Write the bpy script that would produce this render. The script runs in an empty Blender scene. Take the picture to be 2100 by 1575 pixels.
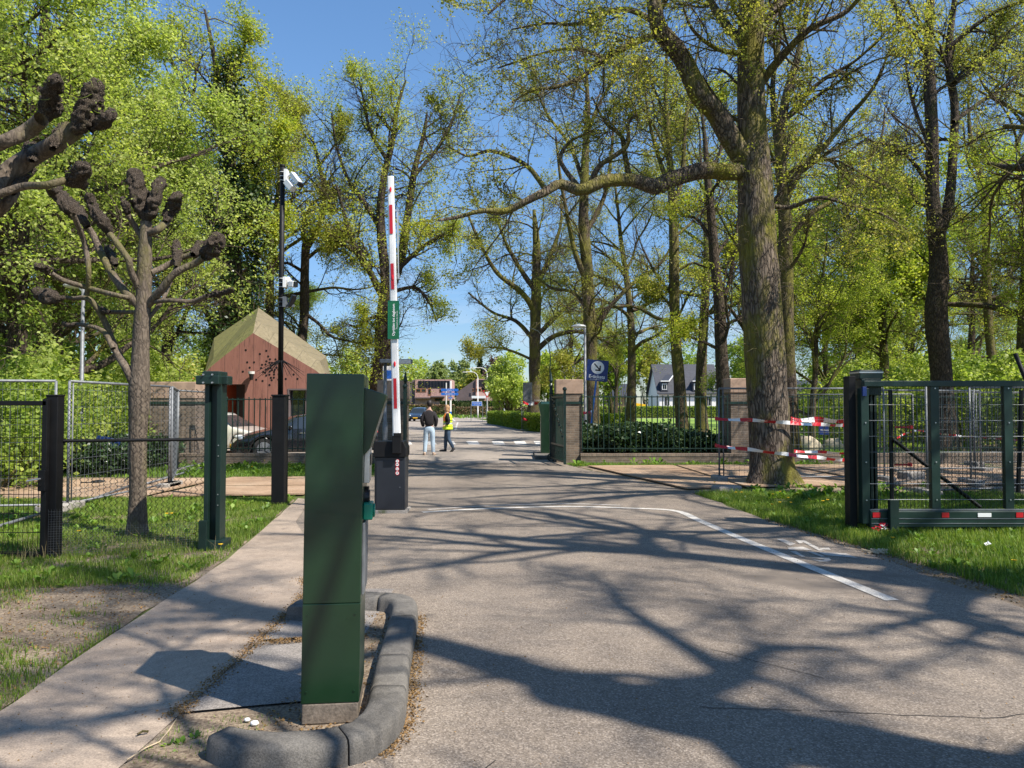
import bpy, bmesh, math, random
import numpy as np
from mathutils import Vector, Matrix
from mathutils.geometry import tessellate_polygon
random.seed(7)
R_ = math.radians
scene = bpy.context.scene
COL = scene.collection
F = 1550.0; CH = 1.6; PIT = R_(1.75)

def P(px, py, Y):
    """world point seen at photo pixel (2100x1575) at distance Y in front of the camera"""
    u = (px-1050)/F; v = (787.5-py)/F
    c, s = math.cos(PIT), math.sin(PIT)
    d = (u, c - v*s, s + v*c)
    k = Y/d[1]
    return Vector((d[0]*k, Y, CH + d[2]*k))
def G(px, py, z=0.0):
    u = (px-1050)/F; v = (787.5-py)/F
    c, s = math.cos(PIT), math.sin(PIT)
    d = (u, c - v*s, s + v*c)
    k = (z-CH)/d[2]
    return Vector((d[0]*k, d[1]*k, z))

# ------------------------------------------------------------------ objects
def tag(o, label=None, cat=None, group=None, kind=None):
    if label: o['label'] = label
    if cat: o['category'] = cat
    if group: o['group'] = group
    if kind: o['kind'] = kind
    return o
def empty(name, loc, label=None, cat=None, group=None, rz=0):
    o = bpy.data.objects.new(name, None); COL.objects.link(o)
    o.location = loc; o.rotation_euler = (0, 0, rz); o.empty_display_size = .1
    return tag(o, label, cat, group)
def link(name, me, mats, parent=None, loc=None):
    if not isinstance(mats, (list, tuple)): mats = [mats]
    if not me.materials:
        for m in mats: me.materials.append(m)
    o = bpy.data.objects.new(name, me); COL.objects.link(o)
    if parent: o.parent = parent
    if loc is not None: o.location = loc
    return o
def copy_tree(o, parent=None):
    c = o.copy(); COL.objects.link(c)
    if parent: c.parent = parent
    for ch in list(o.children): copy_tree(ch, c)
    return c
def dup(o, loc, rz=0, sc=None, label=None, group=None):
    c = copy_tree(o); c.location = loc; c.rotation_euler = (0, 0, rz)
    if sc: c.scale = (sc, sc, sc) if not isinstance(sc, tuple) else sc
    if label: c['label'] = label
    if group: c['group'] = group
    return c
def bevel(o, w=.004, seg=2):
    m = o.modifiers.new('bevel', 'BEVEL'); m.width = w; m.segments = seg; m.limit_method = 'ANGLE'
    return o

class MB:
    def __init__(s): s.v = []; s.f = []; s.m = []
    def add(s, vs, fs, mi=0, M=None):
        b = len(s.v)
        for q in vs:
            q = Vector(q)
            s.v.append(M @ q if M else q)
        for f in fs: s.f.append([b+i for i in f]); s.m.append(mi)
        return s
    def box(s, c, d, mi=0, M=None, rz=0):
        x, y, z = d[0]/2, d[1]/2, d[2]/2
        vs = [(-x,-y,-z),(x,-y,-z),(x,y,-z),(-x,y,-z),(-x,-y,z),(x,-y,z),(x,y,z),(-x,y,z)]
        T = Matrix.Translation(Vector(c)) @ Matrix.Rotation(rz, 4, 'Z')
        if M: T = M @ T
        return s.add(vs, [(0,3,2,1),(4,5,6,7),(0,1,5,4),(1,2,6,5),(2,3,7,6),(3,0,4,7)], mi, T)
    def bar(s, a, b, w, h=None, mi=0):
        """square bar between two points"""
        a = Vector(a); b = Vector(b); h = h or w
        d = (b-a); L = d.length; d.normalize()
        up = Vector((0,0,1)) if abs(d.z) < .95 else Vector((0,1,0))
        x = d.cross(up).normalized(); y = x.cross(d).normalized()
        vs = []
        for q in (a, b):
            for i, j in ((-1,-1),(1,-1),(1,1),(-1,1)): vs.append(q + x*i*w/2 + y*j*h/2)
        return s.add(vs, [(3,2,1,0),(4,5,6,7),(0,1,5,4),(1,2,6,5),(2,3,7,6),(3,0,4,7)], mi)
    def tube(s, pts, rad, n=8, mi=0, cap=True):
        pts = [Vector(p) for p in pts]
        if not isinstance(rad, (list, tuple)): rad = [rad]*len(pts)
        b = len(s.v); ref = None
        for i, p in enumerate(pts):
            t = (pts[min(i+1, len(pts)-1)] - pts[max(i-1, 0)]).normalized()
            if ref is None:
                ref = Vector((1,0,0)) if abs(t.x) < .8 else Vector((0,1,0))
            nn = (ref - t*ref.dot(t)).normalized(); ref = nn; bb = t.cross(nn)
            for k in range(n):
                a = 2*math.pi*k/n
                s.v.append(p + (nn*math.cos(a) + bb*math.sin(a))*rad[i])
        for i in range(len(pts)-1):
            for k in range(n):
                k2 = (k+1) % n
                s.f.append([b+i*n+k, b+i*n+k2, b+(i+1)*n+k2, b+(i+1)*n+k]); s.m.append(mi)
        if cap:
            s.f.append([b+k for k in range(n)][::-1]); s.m.append(mi)
            e = b+(len(pts)-1)*n
            s.f.append([e+k for k in range(n)]); s.m.append(mi)
        return s
    def cyl(s, c, r, h, n=20, mi=0, axis='Z', r2=None):
        c = Vector(c); ax = {'X': Vector((1,0,0)), 'Y': Vector((0,1,0)), 'Z': Vector((0,0,1))}[axis]
        return s.tube([c-ax*h/2, c+ax*h/2], [r, r if r2 is None else r2], n, mi)
    def prism(s, poly, a, b, plane='XY', mi=0):
        """extrude 2-D polygon (list of pairs) between coordinates a and b along the third axis"""
        def mk(p, q):
            if plane == 'XY': return Vector((p[0], p[1], q))
            if plane == 'XZ': return Vector((p[0], q, p[1]))
            return Vector((q, p[0], p[1]))
        n = len(poly); vs = [mk(p, a) for p in poly] + [mk(p, b) for p in poly]
        fs = [list(range(n))[::-1], list(range(n, 2*n))]
        for i in range(n): fs.append([i, (i+1) % n, n+(i+1) % n, n+i])
        return s.add(vs, fs, mi)
    def disc(s, c, r, n=24, mi=0, nrm=(0,-1,0)):
        c = Vector(c); nrm = Vector(nrm).normalized()
        up = Vector((0,0,1)) if abs(nrm.z) < .9 else Vector((0,1,0))
        x = up.cross(nrm).normalized(); y = nrm.cross(x)
        return s.add([c + x*math.cos(2*math.pi*k/n)*r + y*math.sin(2*math.pi*k/n)*r for k in range(n)], [list(range(n))], mi)
    def ball(s, c, r, n=12, mi=0, sc=(1,1,1)):
        b = len(s.v); c = Vector(c); m = n//2
        s.v.append(c + Vector((0,0,r*sc[2])))
        for i in range(1, m):
            th = math.pi*i/m
            for k in range(n):
                a = 2*math.pi*k/n
                s.v.append(c + Vector((r*sc[0]*math.sin(th)*math.cos(a), r*sc[1]*math.sin(th)*math.sin(a), r*sc[2]*math.cos(th))))
        s.v.append(c - Vector((0,0,r*sc[2])))
        e = len(s.v)-1
        for k in range(n):
            k2 = (k+1) % n
            s.f.append([b, b+1+k, b+1+k2]); s.m.append(mi)
            for i in range(m-2):
                s.f.append([b+1+i*n+k, b+1+(i+1)*n+k, b+1+(i+1)*n+k2, b+1+i*n+k2]); s.m.append(mi)
            s.f.append([b+1+(m-2)*n+k, e, b+1+(m-2)*n+k2]); s.m.append(mi)
        return s
    def sheet(s, poly, z=0, mi=0):
        pts = [Vector((p[0], p[1], z)) for p in poly]
        tr = tessellate_polygon([pts])
        up = []
        for t in tr:
            a, b, c = [pts[i] for i in t]
            up.append(t if (b-a).cross(c-a).z > 0 else t[::-1])
        return s.add(pts, up, mi)
    def build(s, name, mats, parent=None, smooth=False, world=True, fix=True):
        me = bpy.data.meshes.new(name)
        off = Vector((0,0,0))
        if parent is not None and world:
            o = parent
            while o: off += o.location; o = o.parent
        me.from_pydata([v-off for v in s.v], [], s.f)
        if not isinstance(mats, (list, tuple)): mats = [mats]
        for m in mats: me.materials.append(m)
        if len(mats) > 1: me.polygons.foreach_set('material_index', s.m)
        if smooth: me.polygons.foreach_set('use_smooth', [True]*len(me.polygons))
        me.update()
        return link(name, me, mats, parent)

def np_mesh(name, V, Fq, smooth=False):
    """fast mesh from (N,3) vertices and (M,k) faces"""
    me = bpy.data.meshes.new(name)
    V = np.ascontiguousarray(V, dtype=np.float32); Fq = np.ascontiguousarray(Fq, dtype=np.int32)
    me.vertices.add(len(V)); me.vertices.foreach_set('co', V.ravel())
    k = Fq.shape[1]
    me.loops.add(Fq.size); me.loops.foreach_set('vertex_index', Fq.ravel())
    me.polygons.add(len(Fq)); me.polygons.foreach_set('loop_start', np.arange(0, Fq.size, k, dtype=np.int32))
    if smooth: me.polygons.foreach_set('use_smooth', np.ones(len(Fq), dtype=bool))
    me.update(calc_edges=True)
    return me

def text_mb(s, size, mb, fn, mi=0, align='CENTER', bold=0):
    """lettering as mesh faces; fn maps flat (x,y) to a 3-D point"""
    cu = bpy.data.curves.new('t', 'FONT'); cu.body = s; cu.size = size; cu.align_x = align; cu.align_y = 'CENTER'
    cu.offset = bold; cu.resolution_u = 3
    o = bpy.data.objects.new('t', cu); COL.objects.link(o)
    dg = bpy.context.evaluated_depsgraph_get(); dg.update()
    me = bpy.data.meshes.new_from_object(o.evaluated_get(dg))
    mb.add([fn(v.co.x, v.co.y) for v in me.vertices], [list(p.vertices) for p in me.polygons], mi)
    bpy.data.objects.remove(o); bpy.data.meshes.remove(me); bpy.data.curves.remove(cu)

# ------------------------------------------------------------------ materials
def nt(name):
    m = bpy.data.materials.new(name); m.use_nodes = True
    t = m.node_tree; b = t.nodes['Principled BSDF']
    return m, t, b
def N(t, typ, **kw):
    n = t.nodes.new(typ)
    for k, v in kw.items():
        if k in n.inputs: n.inputs[k].default_value = v
        else: setattr(n, k, v)
    return n
def ramp(t, fac, stops):
    r = N(t, 'ShaderNodeValToRGB'); t.links.new(fac, r.inputs[0])
    e = r.color_ramp.elements
    while len(e) > 1: e.remove(e[-1])
    e[0].position = stops[0][0]; e[0].color = (*stops[0][1], 1)
    for p, c in stops[1:]:
        q = e.new(p); q.color = (*c, 1)
    return r.outputs[0]
def mixc(t, fac, a, b, mode='MIX'):
    m = N(t, 'ShaderNodeMix', data_type='RGBA', blend_type=mode)
    for sock, val in ((0, fac), (6, a), (7, b)):
        if hasattr(val, 'links') or hasattr(val, 'is_linked'): t.links.new(val, m.inputs[sock])
        elif isinstance(val, (int, float)): m.inputs[sock].default_value = val
        else: m.inputs[sock].default_value = (*val, 1)
    return m.outputs[2]
def noise(t, vec, scale, detail=4, rough=.55, dist=0):
    n = N(t, 'ShaderNodeTexNoise'); n.inputs['Scale'].default_value = scale; n.inputs['Detail'].default_value = detail
    n.inputs['Roughness'].default_value = rough; n.inputs['Distortion'].default_value = dist
    t.links.new(vec, n.inputs['Vector']); return n.outputs[0]
def mapping(t, src='Object', scale=(1,1,1), rot=(0,0,0)):
    tc = N(t, 'ShaderNodeTexCoord') if src != 'World' else N(t, 'ShaderNodeNewGeometry')
    mp = N(t, 'ShaderNodeMapping'); mp.inputs['Scale'].default_value = scale; mp.inputs['Rotation'].default_value = rot
    t.links.new(tc.outputs[src if src != 'World' else 'Position'], mp.inputs[0]); return mp.outputs[0]
def bump(t, b, h, strength=.3, dist=.02):
    n = N(t, 'ShaderNodeBump'); n.inputs['Strength'].default_value = strength; n.inputs['Distance'].default_value = dist
    t.links.new(h, n.inputs['Height']); t.links.new(n.outputs[0], b.inputs['Normal'])
def mul(c, k): return tuple(min(1, x*k) for x in c)
def M(name, col, rough=.6, metal=0, var=.2, scale=4, bs=0, bscale=60, spec=.5, coat=0, stain=None, stretch=(1,1,1)):
    m, t, b = nt(name)
    v = mapping(t, 'Object', stretch)
    n1 = noise(t, v, scale, 6, .6)
    c = ramp(t, n1, [(.3, mul(col, 1-var)), (.7, mul(col, 1+var))])
    if stain:
        n2 = noise(t, v, scale*.7, 8, .7, .6)
        f = ramp(t, n2, [(.5, (0,0,0)), (.68, (1,1,1))])
        c = mixc(t, f, c, stain)
    t.links.new(c, b.inputs['Base Color'])
    rr = ramp(t, noise(t, v, scale*3, 5), [(.3, (rough*.85,)*3), (.7, (min(1, rough*1.15),)*3)])
    t.links.new(rr, b.inputs['Roughness'])
    b.inputs['Metallic'].default_value = metal; b.inputs['Specular IOR Level'].default_value = spec
    b.inputs['Coat Weight'].default_value = coat
    if bs: bump(t, b, noise(t, v, bscale, 6, .6), bs, .01)
    return m
def leafmat(name, c1, c2, c3=None, trans=.45, rough=.5):
    m, t, b = nt(name)
    g = N(t, 'ShaderNodeNewGeometry')
    st = [(0, c1), (.6, c2)] + ([(1, c3)] if c3 else [])
    c = ramp(t, g.outputs['Random Per Island'], st)
    v = mapping(t, 'Object')
    n = noise(t, v, .5, 3)
    c = mixc(t, 1.0, c, ramp(t, n, [(.3, (.72,.78,.7)), (.7, (1.2,1.15,1.1))]), 'MULTIPLY')
    t.links.new(c, b.inputs['Base Color']); b.inputs['Roughness'].default_value = rough
    b.inputs['Specular IOR Level'].default_value = .35
    tr = N(t, 'ShaderNodeBsdfTranslucent'); t.links.new(mixc(t, 1.0, c, (1.15,1.2,.6), 'MULTIPLY'), tr.inputs[0])
    mx = N(t, 'ShaderNodeMixShader'); mx.inputs[0].default_value = trans
    t.links.new(b.outputs[0], mx.inputs[1]); t.links.new(tr.outputs[0], mx.inputs[2])
    t.links.new(mx.outputs[0], t.nodes['Material Output'].inputs[0])
    return m
def barkmat(name, c1, c2, moss=(.10,.11,.02), mossamt=.5, sc=9, strength=1.0, furrow=4.0):
    m, t, b = nt(name)
    v = mapping(t, 'Object', (sc, sc, sc/furrow))
    n1 = noise(t, v, 1.0, 3, .6, .4)
    vo = N(t, 'ShaderNodeTexVoronoi', feature='DISTANCE_TO_EDGE'); vo.inputs['Scale'].default_value = 2.2
    mx = N(t, 'ShaderNodeVectorMath', operation='ADD'); t.links.new(v, mx.inputs[0])
    nc = N(t, 'ShaderNodeTexNoise'); nc.inputs['Scale'].default_value = 1.6; nc.inputs['Detail'].default_value = 4; t.links.new(v, nc.inputs['Vector'])
    t.links.new(nc.outputs[1], mx.inputs[1]); t.links.new(mx.outputs[0], vo.inputs['Vector'])
    hgt = ramp(t, vo.outputs[0], [(0, (0,0,0)), (.22, (1,1,1))])
    c = mixc(t, hgt, c1, c2)
    c = mixc(t, 1.0, c, ramp(t, noise(t, v, 5, 4), [(.3, (.75,.75,.75)), (.7, (1.25,1.22,1.2))]), 'MULTIPLY')
    v2 = mapping(t, 'Object', (1,1,.5))
    lo = .62-.25*mossamt
    f = ramp(t, noise(t, v2, 1.3, 8, .7), [(lo, (0,0,0)), (lo+.14, (1,1,1))])
    if mossamt > 0: c = mixc(t, f, c, moss)
    t.links.new(c, b.inputs['Base Color']); b.inputs['Roughness'].default_value = .9; b.inputs['Specular IOR Level'].default_value = .2
    h = mixc(t, .35, hgt, noise(t, v, 6, 5, .7))
    bump(t, b, h, strength, .03)
    return m
def brickmat(name, c1, c2, mortar, sc=1.0, rowh=.065, bw=.21, plane='XZ'):
    m, t, b = nt(name)
    g = N(t, 'ShaderNodeNewGeometry')
    sep = N(t, 'ShaderNodeSeparateXYZ'); t.links.new(g.outputs['Position'], sep.inputs[0])
    ad = N(t, 'ShaderNodeMath', operation='ADD'); t.links.new(sep.outputs[0], ad.inputs[0]); t.links.new(sep.outputs[1], ad.inputs[1])
    cb = N(t, 'ShaderNodeCombineXYZ'); t.links.new(ad.outputs[0], cb.inputs[0]); t.links.new(sep.outputs[2], cb.inputs[1])
    br = N(t, 'ShaderNodeTexBrick'); t.links.new(cb.outputs[0], br.inputs['Vector'])
    br.inputs['Color1'].default_value = (*c1, 1); br.inputs['Color2'].default_value = (*c2, 1); br.inputs['Mortar'].default_value = (*mortar, 1)
    br.inputs['Scale'].default_value = sc; br.inputs['Brick Width'].default_value = bw; br.inputs['Row Height'].default_value = rowh
    br.inputs['Mortar Size'].default_value = .008; br.inputs['Bias'].default_value = .0; br.inputs['Mortar Smooth'].default_value = .3
    v = g.outputs['Position']
    c = mixc(t, 1.0, br.outputs[0], ramp(t, noise(t, v, 3, 8, .7), [(.3, (.6,.6,.6)), (.7, (1.3,1.25,1.2))]), 'MULTIPLY')
    t.links.new(c, b.inputs['Base Color']); b.inputs['Roughness'].default_value = .9
    iv = N(t, 'ShaderNodeMath', operation='SUBTRACT'); iv.inputs[0].default_value = 1; t.links.new(br.outputs[1], iv.inputs[1])
    bump(t, b, iv.outputs[0], .6, .01)
    return m
def groundmat(name, cols, sc=.6, fine=40, bs=.5, sparkle=None, patch=None):
    """cols: list of colours mixed by layered noise in world space"""
    m, t, b = nt(name)
    v = mapping(t, 'World')
    n = noise(t, v, sc, 8, .62, .3)
    st = [(.34 + .34*i/(max(1, len(cols)-1)), c) for i, c in enumerate(cols)]
    c = ramp(t, n, st)
    nf = noise(t, v, fine, 4, .7)
    c = mixc(t, 1.0, c, ramp(t, nf, [(.3, (.6,.6,.6)), (.7, (1.4,1.38,1.35))]), 'MULTIPLY')
    nm = noise(t, v, fine*.15, 5, .65)
    c = mixc(t, 1.0, c, ramp(t, nm, [(.3, (.85,.85,.85)), (.7, (1.12,1.12,1.12))]), 'MULTIPLY')
    if sparkle:
        vo = N(t, 'ShaderNodeTexVoronoi'); vo.inputs['Scale'].default_value = sparkle[0]; t.links.new(v, vo.inputs['Vector'])
        sp = N(t, 'ShaderNodeSeparateColor'); t.links.new(vo.outputs['Color'], sp.inputs[0])
        f = ramp(t, sp.outputs[0], [(.55, (0,0,0)), (.95, (sparkle[2],)*3)])
        c = mixc(t, f, c, sparkle[1])
        f2 = ramp(t, sp.outputs[1], [(.55, (0,0,0)), (.95, (.6,)*3)])
        c = mixc(t, f2, c, sparkle[3])
    if patch:
        f = ramp(t, noise(t, v, patch[0], 9, .7, .8), [(patch[1], (0,0,0)), (patch[1]+.06, (1,1,1))])
        c = mixc(t, f, c, patch[2])
    t.links.new(c, b.inputs['Base Color']); b.inputs['Roughness'].default_value = .92; b.inputs['Specular IOR Level'].default_value = .25
    if name == 'asphalt':
        vt = mapping(t, 'World', (1.3, .09, 1)); c = mixc(t, 1.0, c, ramp(t, noise(t, vt, 1.0, 3, .5), [(.3, (.86,.86,.87)), (.55, (1,1,1)), (.75, (1.1,1.09,1.07))]), 'MULTIPLY')
        t.links.new(c, b.inputs['Base Color'])
    h = mixc(t, .5, nf, nm)
    bump(t, b, h, bs, .01)
    return m
m = {}
m['asphalt'] = groundmat('asphalt', [(.172,.143,.113), (.212,.176,.14), (.245,.206,.164)], .5, 90, .6, sparkle=(125, (.47,.40,.33), .5, (.09,.074,.062)), patch=(.45, .57, (.165,.138,.112)))
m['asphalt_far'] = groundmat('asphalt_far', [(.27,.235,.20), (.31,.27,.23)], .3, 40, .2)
m['slab'] = groundmat('concrete_slab', [(.20,.18,.16), (.26,.235,.21)], 2, 80, .4, sparkle=(160, (.42,.38,.34), .5, (.1,.09,.08)))
m['path'] = groundmat('concrete_path', [(.255,.203,.158), (.325,.262,.205), (.36,.292,.228)], .9, 110, .35, patch=(1.6, .60, (.215,.172,.138)))
m['kerb'] = groundmat('kerb_concrete', [(.085,.08,.072), (.13,.122,.11), (.175,.163,.143)], 3, 120, .6, patch=(6, .60, (.085,.08,.07)))
m['paint'] = groundmat('road_paint', [(.43,.41,.375), (.57,.55,.505)], 4, 90, .3, patch=(14, .66, (.27,.235,.205)))
m['zebra'] = groundmat('zebra_paint', [(.60,.58,.54), (.72,.70,.66)], 4, 60, .2)
m['paint_worn'] = groundmat('road_paint_worn', [(.38,.355,.32), (.50,.47,.425)], 5, 90, .3, patch=(9, .58, (.25,.22,.19)))
m['soil'] = groundmat('soil', [(.13,.095,.065), (.22,.17,.12), (.30,.24,.175)], 2.0, 60, .7, sparkle=(70, (.32,.26,.18), .6, (.06,.04,.03)), patch=(1.2, .60, (.08,.085,.03)))
m['ground'] = groundmat('meadow', [(.06,.085,.02), (.10,.12,.035), (.16,.13,.08)], .35, 30, .6)
m['forest'] = groundmat('forest_floor', [(.13,.10,.07), (.20,.16,.11), (.28,.21,.15)], .5, 30, .6, patch=(.6, .56, (.06,.10,.02)))
m['lawn'] = groundmat('lawn', [(.17,.27,.04), (.23,.34,.06)], .3, 20, .3)
m['rustplate'] = groundmat('rusty_plate', [(.25,.165,.105), (.34,.235,.155), (.40,.295,.205)], .8, 60, .15, patch=(1.2, .6, (.43,.36,.28)))
m['redclay'] = groundmat('clay_path', [(.30,.19,.13), (.36,.25,.18), (.42,.31,.23)], .7, 40, .4)
m['litter'] = leafmat('litter', (.20,.11,.04), (.32,.20,.09), (.12,.07,.03), .1, .8)
m['grass'] = leafmat('grass_blade', (.09,.17,.02), (.18,.28,.035), (.30,.34,.08), .4, .55)
m['grass_dry'] = leafmat('dry_grass', (.30,.24,.12), (.42,.34,.20), (.20,.18,.07), .3, .7)
m['weed'] = leafmat('weed_leaf', (.09,.18,.02), (.16,.28,.035), (.26,.38,.06), .35)
m['green_metal'] = M('green_metal', (.008,.027,.020), .42, 0, .25, 3, .05, 200)
m['green_box'] = M('green_cabinet', (.008,.029,.0115), .32, 0, .16, 3, .04, 260, coat=.15)
m['dark_green'] = M('dark_green', (.006,.020,.015), .45, 0, .25, 3, .05, 200)
m['black'] = M('black_metal', (.0045,.0045,.005), .6, 0, .3, 3, .05, 200, spec=.3)
m['anthracite'] = M('anthracite', (.014,.017,.023), .4, 0, .15, 3, .03, 200)
m['galv'] = M('galvanised', (.17,.18,.19), .55, .3, .3, 8, .05, 120)
m['galv_dk'] = M('galvanised_dull', (.15,.165,.18), .55, .35, .25, 8, .05, 120)
m['alu'] = M('aluminium', (.55,.55,.55), .35, .8, .1, 8)
m['white'] = M('white_paint', (.74,.74,.72), .4, 0, .06, 4, .02, 90)
m['offwhite'] = M('off_white', (.62,.60,.56), .5, 0, .1, 4)
m['red'] = M('red_foil', (.50,.012,.02), .35, 0, .1, 5)
m['redlamp'] = M('red_reflector', (.75,.02,.03), .15, 0, .05, 5)
m['teal'] = M('teal_plastic', (.0,.22,.13), .35, 0, .1, 5)
m['signgreen'] = M('sign_green', (.01,.13,.05), .35, 0, .1, 5)
m['signblue'] = M('sign_blue', (.012,.035,.16), .35, 0, .12, 5)
m['signblue2'] = M('sign_blue_light', (.02,.13,.50), .4, 0, .1, 5)
m['signwhite'] = M('sign_white', (.78,.78,.77), .4, 0, .03, 5)
m['blackplastic'] = M('black_plastic', (.012,.012,.013), .35, 0, .2, 5)
m['rubber'] = M('rubber', (.015,.015,.015), .85, 0, .2, 8)
m['stone'] = M('sandstone', (.36,.25,.18), .85, 0, .3, 2, .3, 30, stain=(.20,.14,.10))
m['wallbrick'] = brickmat('old_brick', (.13,.10,.075), (.22,.165,.12), (.20,.18,.15))
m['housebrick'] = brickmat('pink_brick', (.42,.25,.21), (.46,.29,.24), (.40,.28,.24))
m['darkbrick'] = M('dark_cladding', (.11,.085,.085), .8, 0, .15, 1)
m['concrete'] = groundmat('concrete', [(.24,.22,.20), (.34,.32,.29)], 2, 60, .4, patch=(3, .6, (.14,.15,.09)))
m['glass'] = M('dark_glass', (.015,.02,.024), .06, 0, .1, 2, spec=.9)
m['glass_car'] = M('car_glass', (.02,.026,.03), .05, 0, .1, 2, spec=.9)
m['carblack'] = M('car_black', (.010,.011,.014), .22, 0, .1, 2, coat=1)
m['carsilver'] = M('car_silver', (.62,.60,.55), .3, .15, .05, 2, coat=1)
m['carblue'] = M('car_blue', (.03,.045,.07), .25, .3, .1, 2, coat=1)
m['carred'] = M('car_red', (.25,.02,.02), .3, 0, .1, 2, coat=1)
m['chrome'] = M('chrome', (.7,.7,.7), .15, 1, .05, 2)
m['headlamp'] = M('headlamp', (.75,.78,.8), .1, .3, .1, 8)
m['plate'] = M('plate_yellow', (.75,.42,.02), .4, 0, .05, 5)
m['rooftile'] = M('roof_tile', (.035,.038,.048), .6, 0, .3, 3, .4, 12)
m['solar'] = M('solar_panel', (.008,.010,.02), .15, 0, .2, 2)
m['woodframe'] = M('wood_frame', (.32,.13,.05), .5, 0, .2, 4)
m['skin'] = M('skin', (.50,.30,.22), .5, 0, .05, 5)
m['hair_dark'] = M('hair_dark', (.018,.012,.010), .6, 0, .3, 30, .4, 80)
m['hair_blond'] = M('hair_blond', (.33,.19,.09), .6, 0, .3, 30, .4, 80)
m['sweater'] = M('sweater_dark', (.014,.011,.013), .9, 0, .3, 12, .4, 60)
m['jeans_light'] = M('jeans_light', (.36,.46,.55), .85, 0, .15, 7, .4, 30)
m['jeans_dark'] = M('jeans_dark', (.035,.065,.11), .85, 0, .25, 7, .4, 30)
m['shoe_tan'] = M('shoe_tan', (.45,.34,.26), .7, 0, .1, 9)
m['shoe_dark'] = M('shoe_dark', (.02,.02,.022), .6, 0, .1, 9)
m['hivis'] = M('hivis_yellow', (.62,.85,.02), .6, 0, .05, 6, .3, 20)
m['hivis_o'] = M('hivis_orange', (.85,.25,.04), .6, 0, .05, 6)
m['reflect'] = M('reflective_band', (.48,.55,.5), .4, .2, .05, 6)
m['rock'] = M('pale_rock', (.50,.42,.30), .9, 0, .3, 3, .8, 8)
m['dandelion'] = M('dandelion_yellow', (.80,.50,.01), .7, 0, .1, 30)
m['orange'] = M('orange_trim_lit_reveal', (.50,.09,.03), .6, 0, .15, 3)  # annex roof trim; also the light painted on the doorway's left reveal
m['debris'] = M('wood_debris', (.42,.33,.22), .8, 0, .2, 8)
def rustwall(name, c1, c2, streak):
    mm, t, b = nt(name)
    v = mapping(t, 'World', (1, 1, .12))
    n1 = noise(t, v, 5, 6, .65)
    c = ramp(t, n1, [(.3, c1), (.7, c2)])
    f = ramp(t, noise(t, v, 9, 5, .7), [(.54, (0,0,0)), (.66, (.8,.8,.8))])
    c = mixc(t, f, c, streak)
    w = N(t, 'ShaderNodeTexWave'); w.inputs['Scale'].default_value = .55; w.wave_profile = 'SAW'
    v2 = mapping(t, 'World'); t.links.new(v2, w.inputs['Vector'])
    c = mixc(t, ramp(t, w.outputs[0], [(0, (1,1,1)), (.05, (0,0,0))]), c, mul(streak, .7))
    t.links.new(c, b.inputs['Base Color']); b.inputs['Roughness'].default_value = .8
    return mm
m['rustwall'] = rustwall('rust_wall', (.21,.085,.062), (.30,.135,.10), (.09,.04,.03))
m['rustroof'] = rustwall('moss_roof', (.15,.125,.07), (.22,.18,.11), (.08,.065,.035))
m['mossroof'] = rustwall('yellow_moss_roof', (.14,.14,.045), (.22,.21,.075), (.05,.048,.02))

m['bark_oak'] = barkmat('bark_oak', (.045,.035,.027), (.18,.145,.112), (.17,.155,.03), .62, 7, 1.0, 4.5)
m['bark'] = barkmat('bark_tree', (.04,.031,.022), (.13,.10,.075), (.15,.14,.03), .7, 8, .8, 3.5)
m['bark_dark'] = barkmat('bark_dark', (.035,.027,.02), (.10,.078,.058), (.07,.075,.02), .25, 8, .8, 3.5)
m['bark_plane'] = barkmat('bark_plane', (.085,.068,.052), (.145,.118,.09), (.12,.11,.035), .45, 9, .35, 2.5)
m['bark_knob'] = barkmat('bark_knob', (.05,.040,.032), (.175,.140,.108), (.14,.125,.05), .2, 40, 1.0, 1.2)
m['leaf_oak'] = leafmat('leaf_oak', (.26,.30,.055), (.38,.39,.085), (.52,.46,.12), .55)
m['leaf_yel'] = leafmat('leaf_yellow', (.31,.39,.045), (.45,.49,.07), (.58,.54,.10), .55)
m['leaf_lime'] = leafmat('leaf_lime', (.31,.39,.08), (.45,.53,.14), (.60,.64,.24), .58)
m['leaf_mid'] = leafmat('leaf_mid', (.19,.28,.05), (.29,.39,.08), (.42,.48,.12), .55)
m['leaf_maple'] = leafmat('leaf_maple', (.27,.36,.05), (.42,.50,.08), (.56,.58,.12), .55)
m['leaf_ivy'] = leafmat('leaf_ivy', (.015,.035,.008), (.03,.06,.012), (.07,.10,.02), .15, .35)
m['leaf_shrub'] = leafmat('leaf_shrub', (.02,.045,.015), (.04,.075,.025), (.10,.14,.07), .2, .3)
m['leaf_hedge'] = leafmat('leaf_hedge', (.16,.24,.02), (.24,.33,.03), (.30,.36,.05), .35)
m['leaf_willow'] = leafmat('leaf_willow', (.20,.26,.09), (.26,.32,.12), (.30,.34,.15), .4)
m['leaf_dark'] = leafmat('leaf_conifer', (.02,.04,.02), (.035,.06,.03), (.05,.07,.03), .1)
m['leaf_purple'] = leafmat('leaf_purple', (.10,.06,.06), (.13,.08,.07), (.16,.10,.07), .2)
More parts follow.
